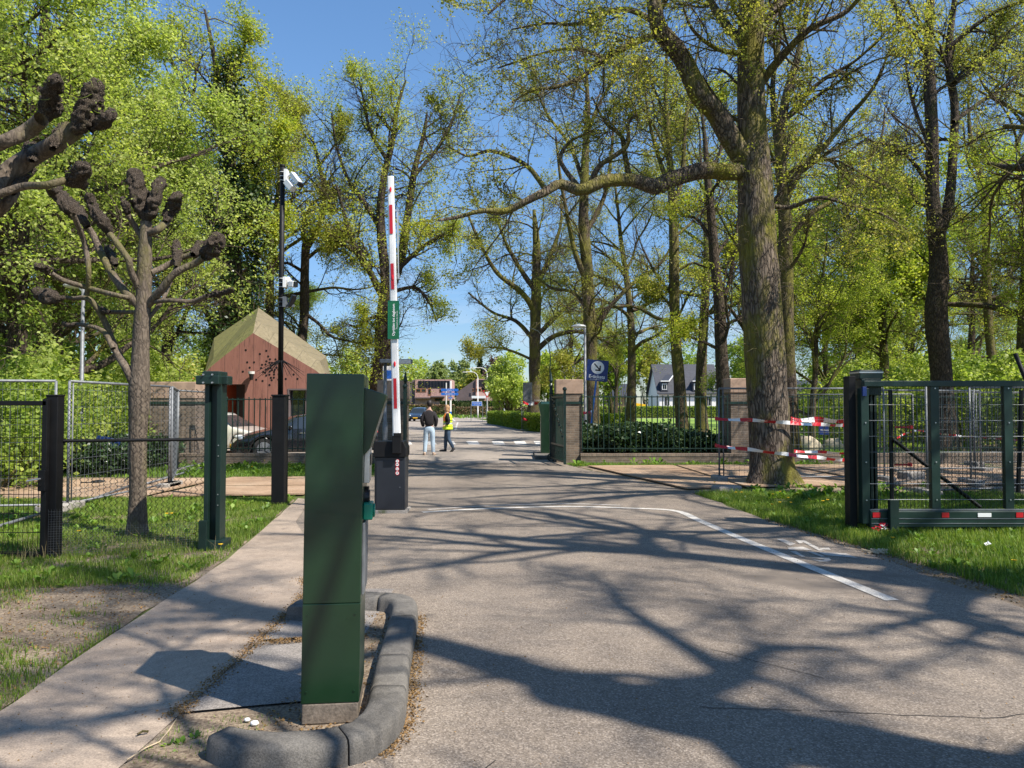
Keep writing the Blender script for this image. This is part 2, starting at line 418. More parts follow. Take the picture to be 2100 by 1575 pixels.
# ------------------------------------------------------------------ tree growing
def nrm(a): return a/np.maximum(np.linalg.norm(a, axis=-1, keepdims=True), 1e-9)
def perp(d, rng):
    r = rng.normal(size=d.shape); r -= d*np.sum(r*d, -1, keepdims=True); return nrm(r)
def grow(S, D, L, R, nseg, wander, up, rng, taper=.75):
    n = len(S); Pp = np.zeros((n, nseg+1, 3)); Pp[:, 0] = S; d = nrm(D); c = rng.normal(size=(n, 3))
    for k in range(nseg):
        c = .55*c + rng.normal(size=(n, 3))*.8
        d = nrm(d + wander*c + np.array([0, 0, up]))
        Pp[:, k+1] = Pp[:, k] + d*(L/nseg)[:, None]
    t = np.linspace(0, 1, nseg+1)
    return Pp, R[:, None]*(1-taper*t[None])
def tubes(Pp, Rr, sides):
    n, k, _ = Pp.shape
    T = np.empty_like(Pp); T[:, 1:-1] = Pp[:, 2:]-Pp[:, :-2]; T[:, 0] = Pp[:, 1]-Pp[:, 0]; T[:, -1] = Pp[:, -1]-Pp[:, -2]
    T = nrm(T); ref = np.tile(np.array([.31, .87, .38]), (n, 1))
    Vv = np.zeros((n, k, sides, 3)); a = np.arange(sides)*2*np.pi/sides
    for i in range(k):
        t = T[:, i]; nn = nrm(ref - t*np.sum(ref*t, -1, keepdims=True)); ref = nn; b = np.cross(t, nn)
        Vv[:, i] = Pp[:, i, None] + Rr[:, i, None, None]*(nn[:, None]*np.cos(a)[None, :, None] + b[:, None]*np.sin(a)[None, :, None])
    idx = np.arange(n*k*sides).reshape(n, k, sides)
    j2 = np.roll(np.arange(sides), -1)
    q = np.stack([idx[:, :-1], idx[:, :-1][:, :, j2], idx[:, 1:][:, :, j2], idx[:, 1:]], -1).reshape(-1, 4)
    return Vv.reshape(-1, 3), q
def spawn(Pp, Rr, L, cnt, t0, t1, ang, lr, rr, rng, bias=0):
    n, k, _ = Pp.shape
    I = np.repeat(np.arange(n), cnt) if np.isscalar(cnt) else np.repeat(np.arange(n), cnt)
    t = t0 + (t1-t0)*rng.random(len(I))
    x = t*(k-1); i0 = np.minimum(x.astype(int), k-2); f = (x-i0)[:, None]
    S = Pp[I, i0]*(1-f) + Pp[I, i0+1]*f; T = nrm(Pp[I, i0+1]-Pp[I, i0])
    a = ang*(.7+.6*rng.random(len(I)))[:, None]
    pr = perp(T, rng); pr[:, 2] += bias; pr = nrm(pr - T*np.sum(pr*T, -1, keepdims=True))
    D = T*np.cos(a) + pr*np.sin(a)
    Rp = Rr[I, i0]*(1-f[:, 0]) + Rr[I, i0+1]*f[:, 0]
    return S, D, L[I]*lr*(1.15-.6*t)*(.6+.8*rng.random(len(I))), Rp*rr
def leaves(C, n, spread, size, rng, droop=.0, flat=.5):
    """n leaf quads around each centre"""
    c = np.repeat(C, n, 0) + rng.normal(size=(len(C)*n, 3))*spread
    m_ = len(c); ax = rng.normal(size=(m_, 3)); ax[:, 2] = ax[:, 2]*flat - droop; ax = nrm(ax)
    sd = perp(ax, rng); s = size*(.6+.8*rng.random(m_))[:, None]
    up = np.cross(ax, sd)
    V = np.stack([c, c+ax*s*.5+sd*s*.34+up*s*.08, c+ax*s, c+ax*s*.5-sd*s*.34+up*s*.08], 1).reshape(-1, 3)
    return V, np.arange(m_*4).reshape(-1, 4)
def resample(pts, rad, n):
    pts = np.array([list(p) for p in pts], float); rad = np.array(rad, float)
    d = np.r_[0, np.cumsum(np.linalg.norm(np.diff(pts, axis=0), axis=1))]
    # Catmull-Rom
    out = []; ro = []
    for s in np.linspace(0, d[-1], n+1):
        i = min(max(np.searchsorted(d, s)-1, 0), len(pts)-2); f = (s-d[i])/(d[i+1]-d[i])
        p0, p1, p2, p3 = pts[max(i-1, 0)], pts[i], pts[i+1], pts[min(i+2, len(pts)-1)]
        out.append(.5*((2*p1)+(-p0+p2)*f+(2*p0-5*p1+4*p2-p3)*f*f+(-p0+3*p1-3*p2+p3)*f**3))
        ro.append(rad[i]*(1-f)+rad[i+1]*f)
    return np.array(out), np.array(ro), d[-1]
class Wood:
    def __init__(s): s.V = []; s.F = []; s.n = 0
    def add(s, V, Fq): s.V.append(V); s.F.append(Fq+s.n); s.n += len(V)
    def mesh(s, name, smooth=True): return np_mesh(name, np.concatenate(s.V), np.concatenate(s.F), smooth)
def lump(V, amp, fr, seed=0):
    """gentle irregular swelling of a tube"""
    a = np.zeros(len(V)); rng = np.random.default_rng(seed)
    for i in range(7):
        w = rng.normal(size=3)*fr*(1+.6*i); a += np.sin(V@w + rng.random()*6)/(1+.5*i)
    return a*amp
def grow_tree(name, mains, seed=1, levels=None, leaf=None, wood_mat=None, leaf_mat=None, trunk_sides=16,
              twigs_from=0, flare=True, lumpy=.04):
    """mains: list of (points, radii, wood children?) in tree-local coordinates; returns (trunk mesh, crown mesh)"""
    rng = np.random.default_rng(seed); W = Wood(); Ps = []; Rs = []; Ls = []
    for i, mn in enumerate(mains):
        p, r, L = resample(mn[0], mn[1], 40)
        sd = trunk_sides if max(mn[1]) > .12 else 8
        V, q = tubes(p[None], r[None], sd)
        ax = np.repeat(p, sd, 0); k = 1+lump(V, lumpy, 2.2, seed+i)
        if flare and i == 0:
            h = V[:, 2]-p[0, 2]; an = np.arctan2(V[:, 1]-ax[:, 1], V[:, 0]-ax[:, 0])
            k = k + .35*np.exp(-h/.35)*(1+.5*np.sin(an*5+seed))
        V = ax+(V-ax)*k[:, None]
        W.add(V, q)
        if len(mn) < 3 or mn[2]: Ps.append(p); Rs.append(r); Ls.append(L)
    Pp = np.array(Ps); Rr = np.array(Rs); L = np.array(Ls)
    tips = []
    for li, lv in enumerate(levels):
        cnt = lv['n']
        if lv.get('perlen'): cnt = np.maximum(1, np.round(L*cnt)).astype(int)
        S, D, Lc, Rc = spawn(Pp, Rr, L, cnt, lv.get('t0', .2), lv.get('t1', 1), lv.get('ang', .8), lv.get('lr', .5), lv.get('rr', .55), rng, lv.get('bias', 0))
        if 'len' in lv: Lc = lv['len']*(.55+.9*rng.random(len(S)))
        if 'lmax' in lv: Lc = np.minimum(Lc, lv['lmax'])
        Rc = np.maximum(Rc, lv.get('rmin', .006))
        if 'rcap' in lv: Rc = np.minimum(Rc, lv['rcap'])
        Pp, Rr = grow(S, D, Lc, Rc, lv.get('seg', 6), lv.get('w', .18), lv.get('up', .04), rng, lv.get('taper', .75))
        # keep above the lowest height
        if 'zmin' in lv:
            ok = Pp[:, -1, 2] > lv['zmin']; Pp = Pp[ok]; Rr = Rr[ok]; Lc = Lc[ok]
        L = Lc
        V, q = tubes(Pp, Rr, lv.get('sides', 4)); W.add(V, q)
        if lv.get('leafy'):
            f = rng.random((len(Pp), lv['leafy'])); k = Pp.shape[1]-1
            j = (k*(.35+.65*f)).astype(int)
            tips.append(Pp[np.arange(len(Pp))[:, None], j].reshape(-1, 3))
    wm = W.mesh(name+'_wood'); wm.materials.append(wood_mat)
    C = np.concatenate(tips)
    if leaf.get('patchy'):
        w = lump(C, 1, leaf.get('pf', .5), seed+5); C = C[w > np.quantile(w, leaf['patchy'])]
    if leaf.get('zfade'):   # fewer leaves at the top
        z = (C[:, 2]-C[:, 2].min())/np.ptp(C[:, 2]); C = C[rng.random(len(C)) > leaf['zfade']*z]
    V, q = leaves(C, leaf['n'], leaf['spread'], leaf['size'], rng, leaf.get('droop', 0), leaf.get('flat', .6))
    lm = np_mesh(name+'_leaves', V, q); lm.materials.append(leaf_mat)
    return wm, lm
def put_tree(meshes, name, loc, label, cat='tree', group=None, rz=0, sc=1.0, extra=None):
    r = empty(name, loc, label, cat, group, rz)
    r.scale = (sc, sc, sc) if not isinstance(sc, tuple) else sc
    o = bpy.data.objects.new('trunk', meshes[0]); COL.objects.link(o); o.parent = r
    o = bpy.data.objects.new('crown', meshes[1]); COL.objects.link(o); o.parent = r
    return r
def auto_mains(h, r, seed, fork=.35, nsc=7, lean=.05, spread=.45, first=.28, gn=.05, stems=1):
    """trunk + scaffold limbs of a woodland tree"""
    rg = random.Random(seed); out = []
    pts = [Vector((0, 0, -.15))]; d = Vector((rg.uniform(-lean, lean), rg.uniform(-lean, lean), 1))
    n = 8
    for i in range(n):
        d = (d + Vector((rg.gauss(0, gn), rg.gauss(0, gn), .15))).normalized(); pts.append(pts[-1] + d*h/n*.95)
    rad = [r*(1-.82*(i/n)**1.1) for i in range(n+1)]
    out.append((pts, rad))
    for j in range(nsc):
        t = first + (0.9-first)*(j+rg.random()*.6)/nsc
        i = min(int(t*n), n-1); s = pts[i].lerp(pts[i+1], t*n-i)
        az = j*2.4+rg.random(); el = rg.uniform(.35, .9)
        q = [s]; dd = Vector((math.cos(az)*math.cos(el), math.sin(az)*math.cos(el), math.sin(el)))
        ln = h*spread*(1.15-.65*t)*rg.uniform(.8, 1.25)
        for k in range(6):
            dd = (dd + Vector((rg.gauss(0, .22), rg.gauss(0, .22), rg.gauss(.06, .18)))).normalized(); q.append(q[-1]+dd*ln/6)
        r0 = r*(1-.8*t)*.55
        out.append((q, [r0*(1-.14*k) for k in range(7)]))
    return out
OAKLV = [dict(n=9, t0=.2, ang=.85, lr=.42, rr=.5, w=.24, up=.05, sides=5, seg=7, rcap=.09, lmax=3.6),
         dict(n=8, t0=.15, ang=.8, lr=.6, rr=.5, w=.26, up=.04, sides=4, seg=6, rmin=.012),
         dict(n=5, t0=.15, ang=.8, lr=.55, rr=.6, w=.28, up=.03, sides=3, seg=5, rmin=.007, leafy=3)]
def levels(base, **kw):
    o = [dict(x) for x in base]
    for k, v in kw.items():
        i = int(k[-1]); o[i][k[:-1]] = v
    return o

def leafcloud(name, lumps, n, size, seed, mat, stems=True, bark='bark', shell=.35):
    """bushy plant: foliage gathered in clumps over ellipsoids, plus stems; lumps = [(c, r3)]"""
    rng = np.random.default_rng(seed); Cs = []
    vol = np.array([l[1][0]*l[1][2] for l in lumps]); vol = vol/vol.sum()
    for (c, r), w in zip(lumps, vol):
        k = max(20, int(n*w)); kc = max(6, k//22)
        d = nrm(rng.normal(size=(kc, 3))); rad = (1-shell*rng.random(kc)**1.5)[:, None]*(1+.16*np.sin(d[:, :1]*5+seed)+.12*np.sin(d[:, 2:]*7+seed*2))
        cc = np.array(c)+d*rad*np.array(r)
        sp = np.array(r)*.14+.01
        q = np.repeat(cc, 22, 0) + rng.normal(size=(kc*22, 3))*sp
        Cs.append(q[q[:, 2] > .02])
    C = np.concatenate(Cs)
    V, q = leaves(C, 1, .02, size, rng)
    lm = np_mesh(name+'_leaves', V, q); lm.materials.append(mat)
    W = Wood()
    L = []
    for (c, r) in lumps:
        for k in range(3):
            e = np.array(c)+rng.normal(size=3)*np.array(r)*.45; b = np.array([c[0]*.3+rng.normal()*.05, c[1]*.3+rng.normal()*.05, -.05])
            mid = (b+e)/2+rng.normal(size=3)*.1*np.array(r); L.append((b, mid, e, max(.012, r[0]*.035)))
    for b, mid, e, r in L:
        p, rr, _ = resample([b, mid, e], [r, r*.7, r*.3], 6); V, q = tubes(p[None], rr[None], 5); W.add(V, q)
    wm = W.mesh(name+'_stem'); wm.materials.append(globals()['m'][bark])
    return wm, lm
def put_plant(meshes, name, loc, label, cat='shrub', group=None, rz=0, sc=1.0, wood='stem'):
    r = empty(name, loc, label, cat, group, rz); r.scale = (sc, sc, sc) if not isinstance(sc, tuple) else sc
    o = bpy.data.objects.new(wood, meshes[0]); COL.objects.link(o); o.parent = r
    o = bpy.data.objects.new('foliage', meshes[1]); COL.objects.link(o); o.parent = r
    return r
# ------------------------------------------------------------------ setting
def struct(name, poly, z, mat):
    o = MB().sheet(poly, z).build(name, mat); o['kind'] = 'structure'; return o
def sub_rect(x0, x1, y0, y1): return [(x0, y0), (x1, y0), (x1, y1), (x0, y1)]
struct('ground', sub_rect(-600, 600, -80, 1400), 0, m['ground'])
struct('forest_floor', [(5.0, 14), (5.3, 21), (9.5, 24), (12, 60), (60, 60), (60, 12), (9, 12)], .004, m['forest'])
struct('forest_floor', [(-4.0, 22), (-4, 32), (-60, 70), (-60, 10), (-8.5, 11), (-9, 17.2), (-4, 17.5)], .004, m['forest'])
struct('lawn', [(3.9, 23.2), (12, 24), (50, 112), (7.4, 112), (3.8, 60)], .008, m['lawn'])
# asphalt: through the gate, then a junction far away
road_near = [(-1.75, -12), (-1.75, 6.5), (-3.2, 9.8), (-3.4, 12.6), (-3.3, 17), (-2.95, 18.5), (-2.95, 21.5), (1.5, 21.5),
             (1.75, 19.9), (2.4, 17.5), (3.2, 14.8), (3.45, 13), (3.55, 10.6), (3.85, 8.5), (3.98, 6.5), (4.15, 4), (4.3, -12)]
rg = random.Random(3)
def rough_edge(poly, step=.35, amp=.05):
    out = []
    for i, p in enumerate(poly):
        q = poly[(i+1) % len(poly)]; L = math.dist(p, q); k = max(1, min(60, int(L/step)))
        for j in range(k):
            f = j/k; out.append((p[0]+(q[0]-p[0])*f+rg.uniform(-amp, amp), p[1]+(q[1]-p[1])*f+rg.uniform(-amp, amp)))
    return out
struct('road', rough_edge(road_near), .012, m['asphalt'])
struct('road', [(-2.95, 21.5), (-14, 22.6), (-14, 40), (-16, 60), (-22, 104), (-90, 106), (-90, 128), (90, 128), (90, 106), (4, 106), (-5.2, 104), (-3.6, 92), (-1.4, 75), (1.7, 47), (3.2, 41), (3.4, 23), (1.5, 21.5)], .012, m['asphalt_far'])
struct('concrete_path', rough_edge([(-2.65, -6), (-2.66, 4.1), (-2.79, 5.3), (-2.88, 6.9), (-2.96, 7.9), (-3.25, 10.1), (-3.72, 13.2), (-3.45, 13.0), (-3.0, 10.5), (-1.72, 7.2), (-1.72, -6)], .5, .012), .020, m['path'])
# concrete slabs between the path and the kerb island
struct('paving_slab', [(-1.70, 3.95), (-1.02, 4.12), (-1.02, 5.18), (-1.70, 5.02)], .028, m['slab'])
struct('paving_slab', [(-1.70, 5.16), (-1.02, 5.30), (-1.02, 6.6), (-1.68, 6.6)], .028, m['slab'])
struct('paving_slab', [(-1.70, 1.5), (-.75, 1.5), (-.72, 3.28), (-1.30, 3.34), (-1.66, 3.30)], .024, m['slab'])
struct('soil', [(-1.70, 3.3), (-.75, 3.35), (-.66, 4), (-.86, 5.9), (-1.5, 5.9), (-1.0, 5.2), (-1.0, 4.1), (-1.69, 3.92)], .026, m['soil'])
struct('verge_soil', rough_edge([(-3.0, 7.6), (-3.25, 9.9), (-3.75, 13.2), (-9, 13), (-9, 6), (-4.6, 6.4)], .3, .05), .006, m['soil'])
struct('verge_soil', rough_edge([(-9, -4), (-2.66, -4), (-2.67, 4.1), (-2.8, 5.3), (-2.9, 6.9), (-3.0, 7.9), (-3.5, 7.5), (-4.6, 6.6), (-9, 6.2)], .3, .04), .008, m['soil'])
struct('verge_soil', rough_edge([(3.5, 10.6), (3.8, 8.5), (3.93, 6.5), (4.1, 4), (4.3, -6), (6.2, -6), (5.6, 4), (5.0, 6.5), (4.5, 8), (4.05, 9.2), (3.75, 11)], .3, .06), .008, m['soil'])
struct('verge_soil', rough_edge([(1.6, 20.8), (2.0, 19.2), (3.2, 14.0), (4.1, 13.9), (4.3, 15.0), (2.2, 20.3)], .3, .08), .008, m['soil'])
# far kerb lines and markings
def ribbon(name, pts, w, z, mat):
    mb = MB(); pts = [Vector((p[0], p[1], z)) for p in pts]; L = []; Rr = []
    for i, p in enumerate(pts):
        t = (pts[min(i+1, len(pts)-1)]-pts[max(0, i-1)]).normalized(); n = Vector((-t.y, t.x, 0))
        L.append(p+n*w/2); Rr.append(p-n*w/2)
    k = len(pts)
    mb.add(L+Rr, [(i+k, i+k+1, i+1, i) for i in range(k-1)])
    o = mb.build(name, mat); o['kind'] = 'structure'; return o
def smooth2(pts, n=30):
    p, _, _ = resample([(a, b, 0) for a, b in pts], [1]*len(pts), n); return [(q[0], q[1]) for q in p]
ribbon('road_marking', smooth2([(3.2, 42), (1.8, 47), (-1.45, 75), (-3.7, 92), (-6.0, 103), (-4, 105.5), (3, 106.5)]), .22, .017, m['paint'])
ribbon('road_marking', [(-3.9, 52), (-5.6, 78)], .16, .017, m['paint'])
ribbon('road_marking', [(-6.3, 84), (-8.2, 104)], .16, .017, m['paint'])
ribbon('road_marking', smooth2([(-1.35, 11.45), (-.38, 11.86), (.86, 12.1), (1.9, 11.9), (2.5, 11.6), (2.62, 10.6), (2.74, 9.43), (2.95, 7.63), (3.12, 6.25)], 50), .125, .017, m['paint'])
ribbon('road_marking', smooth2([(-1.3, 11.75), (-.35, 12.2), (.86, 12.45), (1.75, 12.25)], 20), .08, .017, m['paint_worn'])
for i, (a, b) in enumerate([(830, 844), (868, 894), (916, 933), (958, 982), (1010, 1034), (1055, 1079), (1096, 1112)]):
    q = [G(a-2, 904.5, .017), G(b-3, 904.5, .017), G(b+2, 911.5, .017), G(a+3, 911.5, .017)]
    struct('zebra_stripe', [(v.x, v.y) for v in q[::-1]], .017, m['zebra'])
# worn bicycle symbol on the right: two wheels, frame, fork, handlebar
def T(px, py): q = G(px, py); return (q.x, q.y)
sym = [[(1592, 1108), (1606, 1108), (1632, 1118), (1620, 1122)], [(1630, 1110), (1650, 1111), (1690, 1132), (1678, 1132), (1648, 1115), (1640, 1118)],
       [(1616, 1126), (1646, 1124), (1668, 1132), (1640, 1130), (1618, 1131)], [(1620, 1134), (1632, 1133), (1652, 1145), (1644, 1145)],
       [(1655, 1134), (1668, 1134), (1692, 1144), (1684, 1145)], [(1660, 1147), (1700, 1147), (1705, 1152), (1698, 1155), (1680, 1155), (1664, 1150), (1684, 1152), (1692, 1150)],
       [(1672, 1134), (1700, 1136), (1735, 1138), (1760, 1148), (1720, 1144), (1694, 1142)], [(1676, 1127), (1700, 1126), (1704, 1131), (1688, 1130)]]
mb = MB()
for s in sym: mb.sheet([T(*p) for p in s], .017)
o = mb.build('road_symbol', m['paint_worn']); o['kind'] = 'structure'
# long cracks and a tar seam in the asphalt
m['crack'] = M('crack', (.035, .03, .026), .95)
for pts in ([(1.6, 4.0), (2.4, 3.9), (3.3, 4.1), (4.1, 4.0)], [(1.0, 4.05), (1.6, 4.0)], [(-.25, 3.1), (-.05, 3.5)], [(1.3, 5.0), (1.9, 4.4)]):
    q = []
    for i in range(len(pts)-1):
        for j in range(8):
            f = j/8; q.append((pts[i][0]*(1-f)+pts[i+1][0]*f+rg.uniform(-.012, .012), pts[i][1]*(1-f)+pts[i+1][1]*f+rg.uniform(-.012, .012)))
    ribbon('road_crack', q, .006, .0155, m['crack'])

# rusty steel road plates: things
def plate(poly, label, z=.03, t=.025, mat='rustplate'):
    mb = MB(); mb.prism(poly, z, z+t)
    c = mb.build('steel_road_plate', m[mat]); tag(c, label, 'road plate', 'steel plates laid over the verges'); return c
plate([(2.0, 20.1), (3.35, 14.55), (4.5, 14.9), (4.3, 20.3)], 'rusty steel road plate with a raised edge beside the asphalt, right of the gate')
plate([(4.6, 14.9), (7.4, 15.2), (7.2, 20.4), (4.4, 20.3)], 'rusty steel road plate behind the tape-hung panel and big oak')
plate([(7.6, 15.2), (12.5, 15.6), (12.2, 20.6), (7.4, 20.4)], 'rusty steel road plate farthest right, behind the sliding gate')
plate([(-6.3, 13.3), (-3.75, 13.6), (-3.6, 15.0), (-6.2, 14.8)], 'near rusty road plate left of the road, behind the black mast')
plate([(-6.25, 14.95), (-3.6, 15.15), (-3.5, 17.0), (-6.2, 16.8)], 'far rusty road plate left of the road, below the brick plinth')
plate([(-9.4, 12.9), (-6.5, 13.2), (-6.4, 16.6), (-9.3, 16.4)], 'rusty road plate behind the chain-link fence and pollard')
plate([(-13.0, 12.7), (-9.6, 12.9), (-9.5, 16.2), (-13, 16)], 'rusty road plate at far left behind the black mesh gate')

# ------------------------------------------------------------------ grass and litter
def inpoly(x, y, poly):
    ins = np.zeros(len(x), bool); n = len(poly)
    for i in range(n):
        x1, y1 = poly[i]; x2, y2 = poly[(i+1) % n]
        c = ((y1 > y) != (y2 > y)) & (x < (x2-x1)*(y-y1)/(y2-y1+1e-12)+x1); ins ^= c
    return ins
def blades(name, poly, dens, h, w, seed, mat, patch=0, fr=2.0, holes=(), label=None, lean=.5):
    rng = np.random.default_rng(seed); A = np.array(poly); lo = A.min(0); hi = A.max(0)
    n = int(dens*np.prod(hi-lo)); p = lo+(hi-lo)*rng.random((n, 2))
    ok = inpoly(p[:, 0], p[:, 1], poly)
    for hp in holes: ok &= ~inpoly(p[:, 0], p[:, 1], hp)
    p = p[ok]
    f = lump(np.c_[p, np.zeros(len(p))], 1, fr, seed); f2 = lump(np.c_[p, np.zeros(len(p))], 1, fr*3, seed+3)
    v = (f+.6*f2); v = (v-v.min())/np.ptp(v)
    keep = v+rng.random(len(p))*.25 > patch; p = p[keep]; v = v[keep]; n = len(p)
    hh = h*(.45+.8*rng.random(n))*(.55+.8*v)
    a = rng.random(n)*6.283; dx = np.c_[np.cos(a), np.sin(a)]; sd = np.c_[-np.sin(a), np.cos(a)]
    l = lean*rng.random(n)[:, None]*hh[:, None]; b = np.c_[p, np.full(n, .0)]
    ww = w*(.7+.6*rng.random(n))[:, None]
    def pt(k, s, wd): return np.c_[p+dx*l*k**2+sd*ww*wd*s, hh*k*(1-.15*k)]
    V = np.stack([pt(0, -1, .5), pt(0, 1, .5), pt(.55, 1, .42), pt(.55, -1, .42), pt(1, 1, .06), pt(1, -1, .06)], 1).reshape(-1, 3)
    i = np.arange(n)[:, None]*6
    q = np.concatenate([i+np.array([[0, 1, 2, 3]]), i+np.array([[3, 2, 4, 5]])])
    me = np_mesh(name, V, q); me.materials.append(mat)
    o = bpy.data.objects.new(name, me); COL.objects.link(o)
    tag(o, label, 'grass', kind='stuff'); return o
verge_l = [(-3.02, 7.9), (-3.25, 9.9), (-3.8, 13.3), (-9, 13), (-9, 6.3), (-5.5, 6.6), (-4, 6.7), (-3.0, 6.9)]
blades('grass', verge_l, 3400, .075, .006, 11, m['grass'], .36, 1.6, label='green verge grass around the left fence and pollard')
blades('grass', [(-7, 3), (-2.67, 3), (-2.67, 4.2), (-2.8, 5.3), (-2.92, 7.4), (-7, 7.2)], 4200, .055, .005, 12, m['grass'], .66, 1.5, label='thin patchy grass on bare soil left of the concrete path')
blades('dry_grass', [(-5.2, 7.6), (-3.2, 8.2), (-3.2, 8.9), (-5.2, 8.6)], 700, .20, .004, 13, m['grass_dry'], .72, 3, label='straw-coloured dry stalks at the foot of the chain-link fence', lean=.9)
vr = [(3.6, 10.7), (3.95, 8.6), (4.15, 7.4), (4.35, 5.6), (4.6, 3), (9, 3), (9, 14), (4.2, 14), (3.35, 13.9), (3.5, 12.4)]
blades('grass', vr, 2600, .10, .007, 14, m['grass'], .33, 1.4, label='lush verge grass right of the road under the big oak')
blades('grass', [(-3.9, 17.3), (-12, 17.1), (-12, 20.9), (-3, 20.9), (-3.3, 18.0)], 1200, .09, .009, 15, m['weed'], .25, 1.2, label='weedy grass strip under the left brick plinth')
blades('grass', [(1.65, 20.2), (2.3, 20.5), (9, 20.7), (9, 21.2), (1.5, 21.0)], 1500, .10, .008, 16, m['weed'], .3, 2, label='weeds along the foot of the right brick plinth')
blades('grass', [(-12, 9), (-9, 9), (-9, 12.8), (-12, 12.7)], 600, .09, .01, 17, m['grass'], .3, 1.5, label='grass behind the black mesh gate at far left')
blades('grass', [(5, 21.5), (14, 22), (24, 40), (9, 34)], 160, .16, .02, 18, m['weed'], .45, .7, label='weeds on the forest floor beyond the temporary fencing')
blades('grass', [(-1.68, 3.36), (-1.25, 3.5), (-1.18, 3.9), (-1.68, 3.92)], 4500, .04, .005, 19, m['grass'], .45, 5, label='little grass tuft between path slabs and kerb')
blades('grass', [(-12, 106), (90, 130), (90, 150), (-90, 150), (-90, 130), (-20, 129)], 1.2, .5, .3, 20, m['weed'], .1, .05, label='rough grass strip beyond the far junction')
blades('grass', [(-1.1, 76), (1.9, 48), (3.6, 43), (5.4, 43), (4, 100), (-3.5, 95)], 60, .12, .05, 29, m['grass'], .0, .4, label='mown grass strip between the far road and yellow hedge')
def scatter_leafy(name, poly, n, size, h, seed, mat, label, cat='weeds'):
    """low broad-leaved plants: rosettes"""
    rng = np.random.default_rng(seed); A = np.array(poly); lo = A.min(0); hi = A.max(0)
    p = lo+(hi-lo)*rng.random((n*3, 2)); p = p[inpoly(p[:, 0], p[:, 1], poly)][:n]
    sc = .5+.9*rng.random(len(p)); C = []; 
    k = 14; a = rng.random((len(p), k))*6.28; r = size*(.5+.9*rng.random((len(p), k)))*sc[:, None]
    base = np.c_[p, np.full(len(p), .01)][:, None]; el = .25+.8*rng.random((len(p), k))
    d = np.stack([np.cos(a)*np.cos(el), np.sin(a)*np.cos(el), np.sin(el)], -1); sd = np.stack([-np.sin(a), np.cos(a), np.zeros_like(a)], -1)
    st = base+d*r[..., None]*.25*(1+h*3); tip = st+d*r[..., None]; mid = st+d*r[..., None]*.55+np.array([0, 0, .15])*r[..., None]
    V = np.stack([st, mid+sd*r[..., None]*.28, tip, mid-sd*r[..., None]*.28], 2).reshape(-1, 3)
    me = np_mesh(name, V, np.arange(len(V)).reshape(-1, 4)); me.materials.append(mat)
    o = bpy.data.objects.new(name, me); COL.objects.link(o); tag(o, label, cat, kind='stuff'); return o
scatter_leafy('weeds', vr, 560, .05, .2, 21, m['weed'], 'broad-leaved weeds and ivy in the right verge')
scatter_leafy('weeds', verge_l, 300, .06, .1, 22, m['weed'], 'small broad-leaved weeds in the left verge')
scatter_leafy('weeds', [(-3.9, 17.3), (-12, 17.1), (-12, 20.9), (-3, 20.9)], 160, .09, .4, 23, m['weed'], 'leafy weeds below the left railing')
scatter_leafy('weeds', [(1.65, 20.2), (2.3, 20.5), (9, 20.7), (9, 21.2), (1.5, 21.0)], 30, .10, .5, 24, m['weed'], 'bright leafy weeds against the right brick plinth')
scatter_leafy('weeds', [(-1.6, 3.5), (-1.25, 3.5), (-1.2, 3.9), (-1.6, 3.9)], 5, .028, .0, 25, m['weed'], 'low weed rosettes beside the kerb island')
scatter_leafy('weeds', [(4.4, 12.9), (8.2, 13), (8.2, 15.0), (4.4, 14.6)], 90, .075, .4, 26, m['weed'], 'tall leafy weeds round the foot of the big oak')
def flecks(name, poly, n, size, seed, mat, label, edges=None, z=.02):
    rng = np.random.default_rng(seed)
    if edges is None:
        A = np.array(poly); lo = A.min(0); hi = A.max(0); p = lo+(hi-lo)*rng.random((n*2, 2)); p = p[inpoly(p[:, 0], p[:, 1], poly)][:n]
    else:
        q, _, _ = resample([(a, b, 0) for a, b in edges], [1]*len(edges), 300); p = q[rng.integers(0, 300, n)][:, :2]+rng.normal(size=(n, 2))*.035
    C = np.c_[p, np.full(len(p), z)]; V, q = leaves(C, 1, .0015, size, rng, 0, .12)
    me = np_mesh(name, V, q); me.materials.append(mat); o = bpy.data.objects.new(name, me); COL.objects.link(o)
    tag(o, label, 'leaf litter', kind='stuff'); return o
flecks('leaf_litter', None, 2200, .014, 31, m['litter'], 'brown bud scales gathered along the outer kerb foot', [(-.72, 5.75), (-.60, 4.6), (-.53, 3.8), (-.6, 3.5)])
flecks('leaf_litter', None, 2600, .013, 32, m['litter'], 'brown litter in the joint between path and slabs', [(-1.72, 3.9), (-1.71, 5.0), (-1.74, 6.4), (-1.9, 7)], .032)
flecks('leaf_litter', [(-1.6, 5.05), (-1.0, 5.18), (-1.0, 5.3), (-1.65, 5.16)], 900, .014, 33, m['litter'], 'brown litter in the gap between two slabs', z=.034)
flecks('leaf_litter', [(-1.3, 3.4), (-.8, 3.4), (-.72, 4), (-.9, 5.8), (-1.1, 5.8)], 900, .015, 34, m['litter'], 'litter lying inside the kerb island', z=.034)
flecks('leaf_litter', [(-6, 3), (-2.7, 3), (-2.9, 7), (-6, 7)], 5000, .018, 35, m['litter'], 'dead leaves and twigs on the left bare soil')
flecks('leaf_litter', [(3.5, 10.6), (3.8, 8.5), (4.0, 6.5), (4.3, 3.5), (5.8, 3.5), (4.9, 7.5), (4.3, 9), (3.9, 11)], 5200, .022, 36, m['litter'], 'dead leaves along the right edge of the asphalt')
flecks('leaf_litter', [(-1.0, 2.6), (4.2, 2.6), (3.7, 11), (-2.6, 11)], 1500, .010, 37, m['litter'], 'sparse bud scales blown over the asphalt')
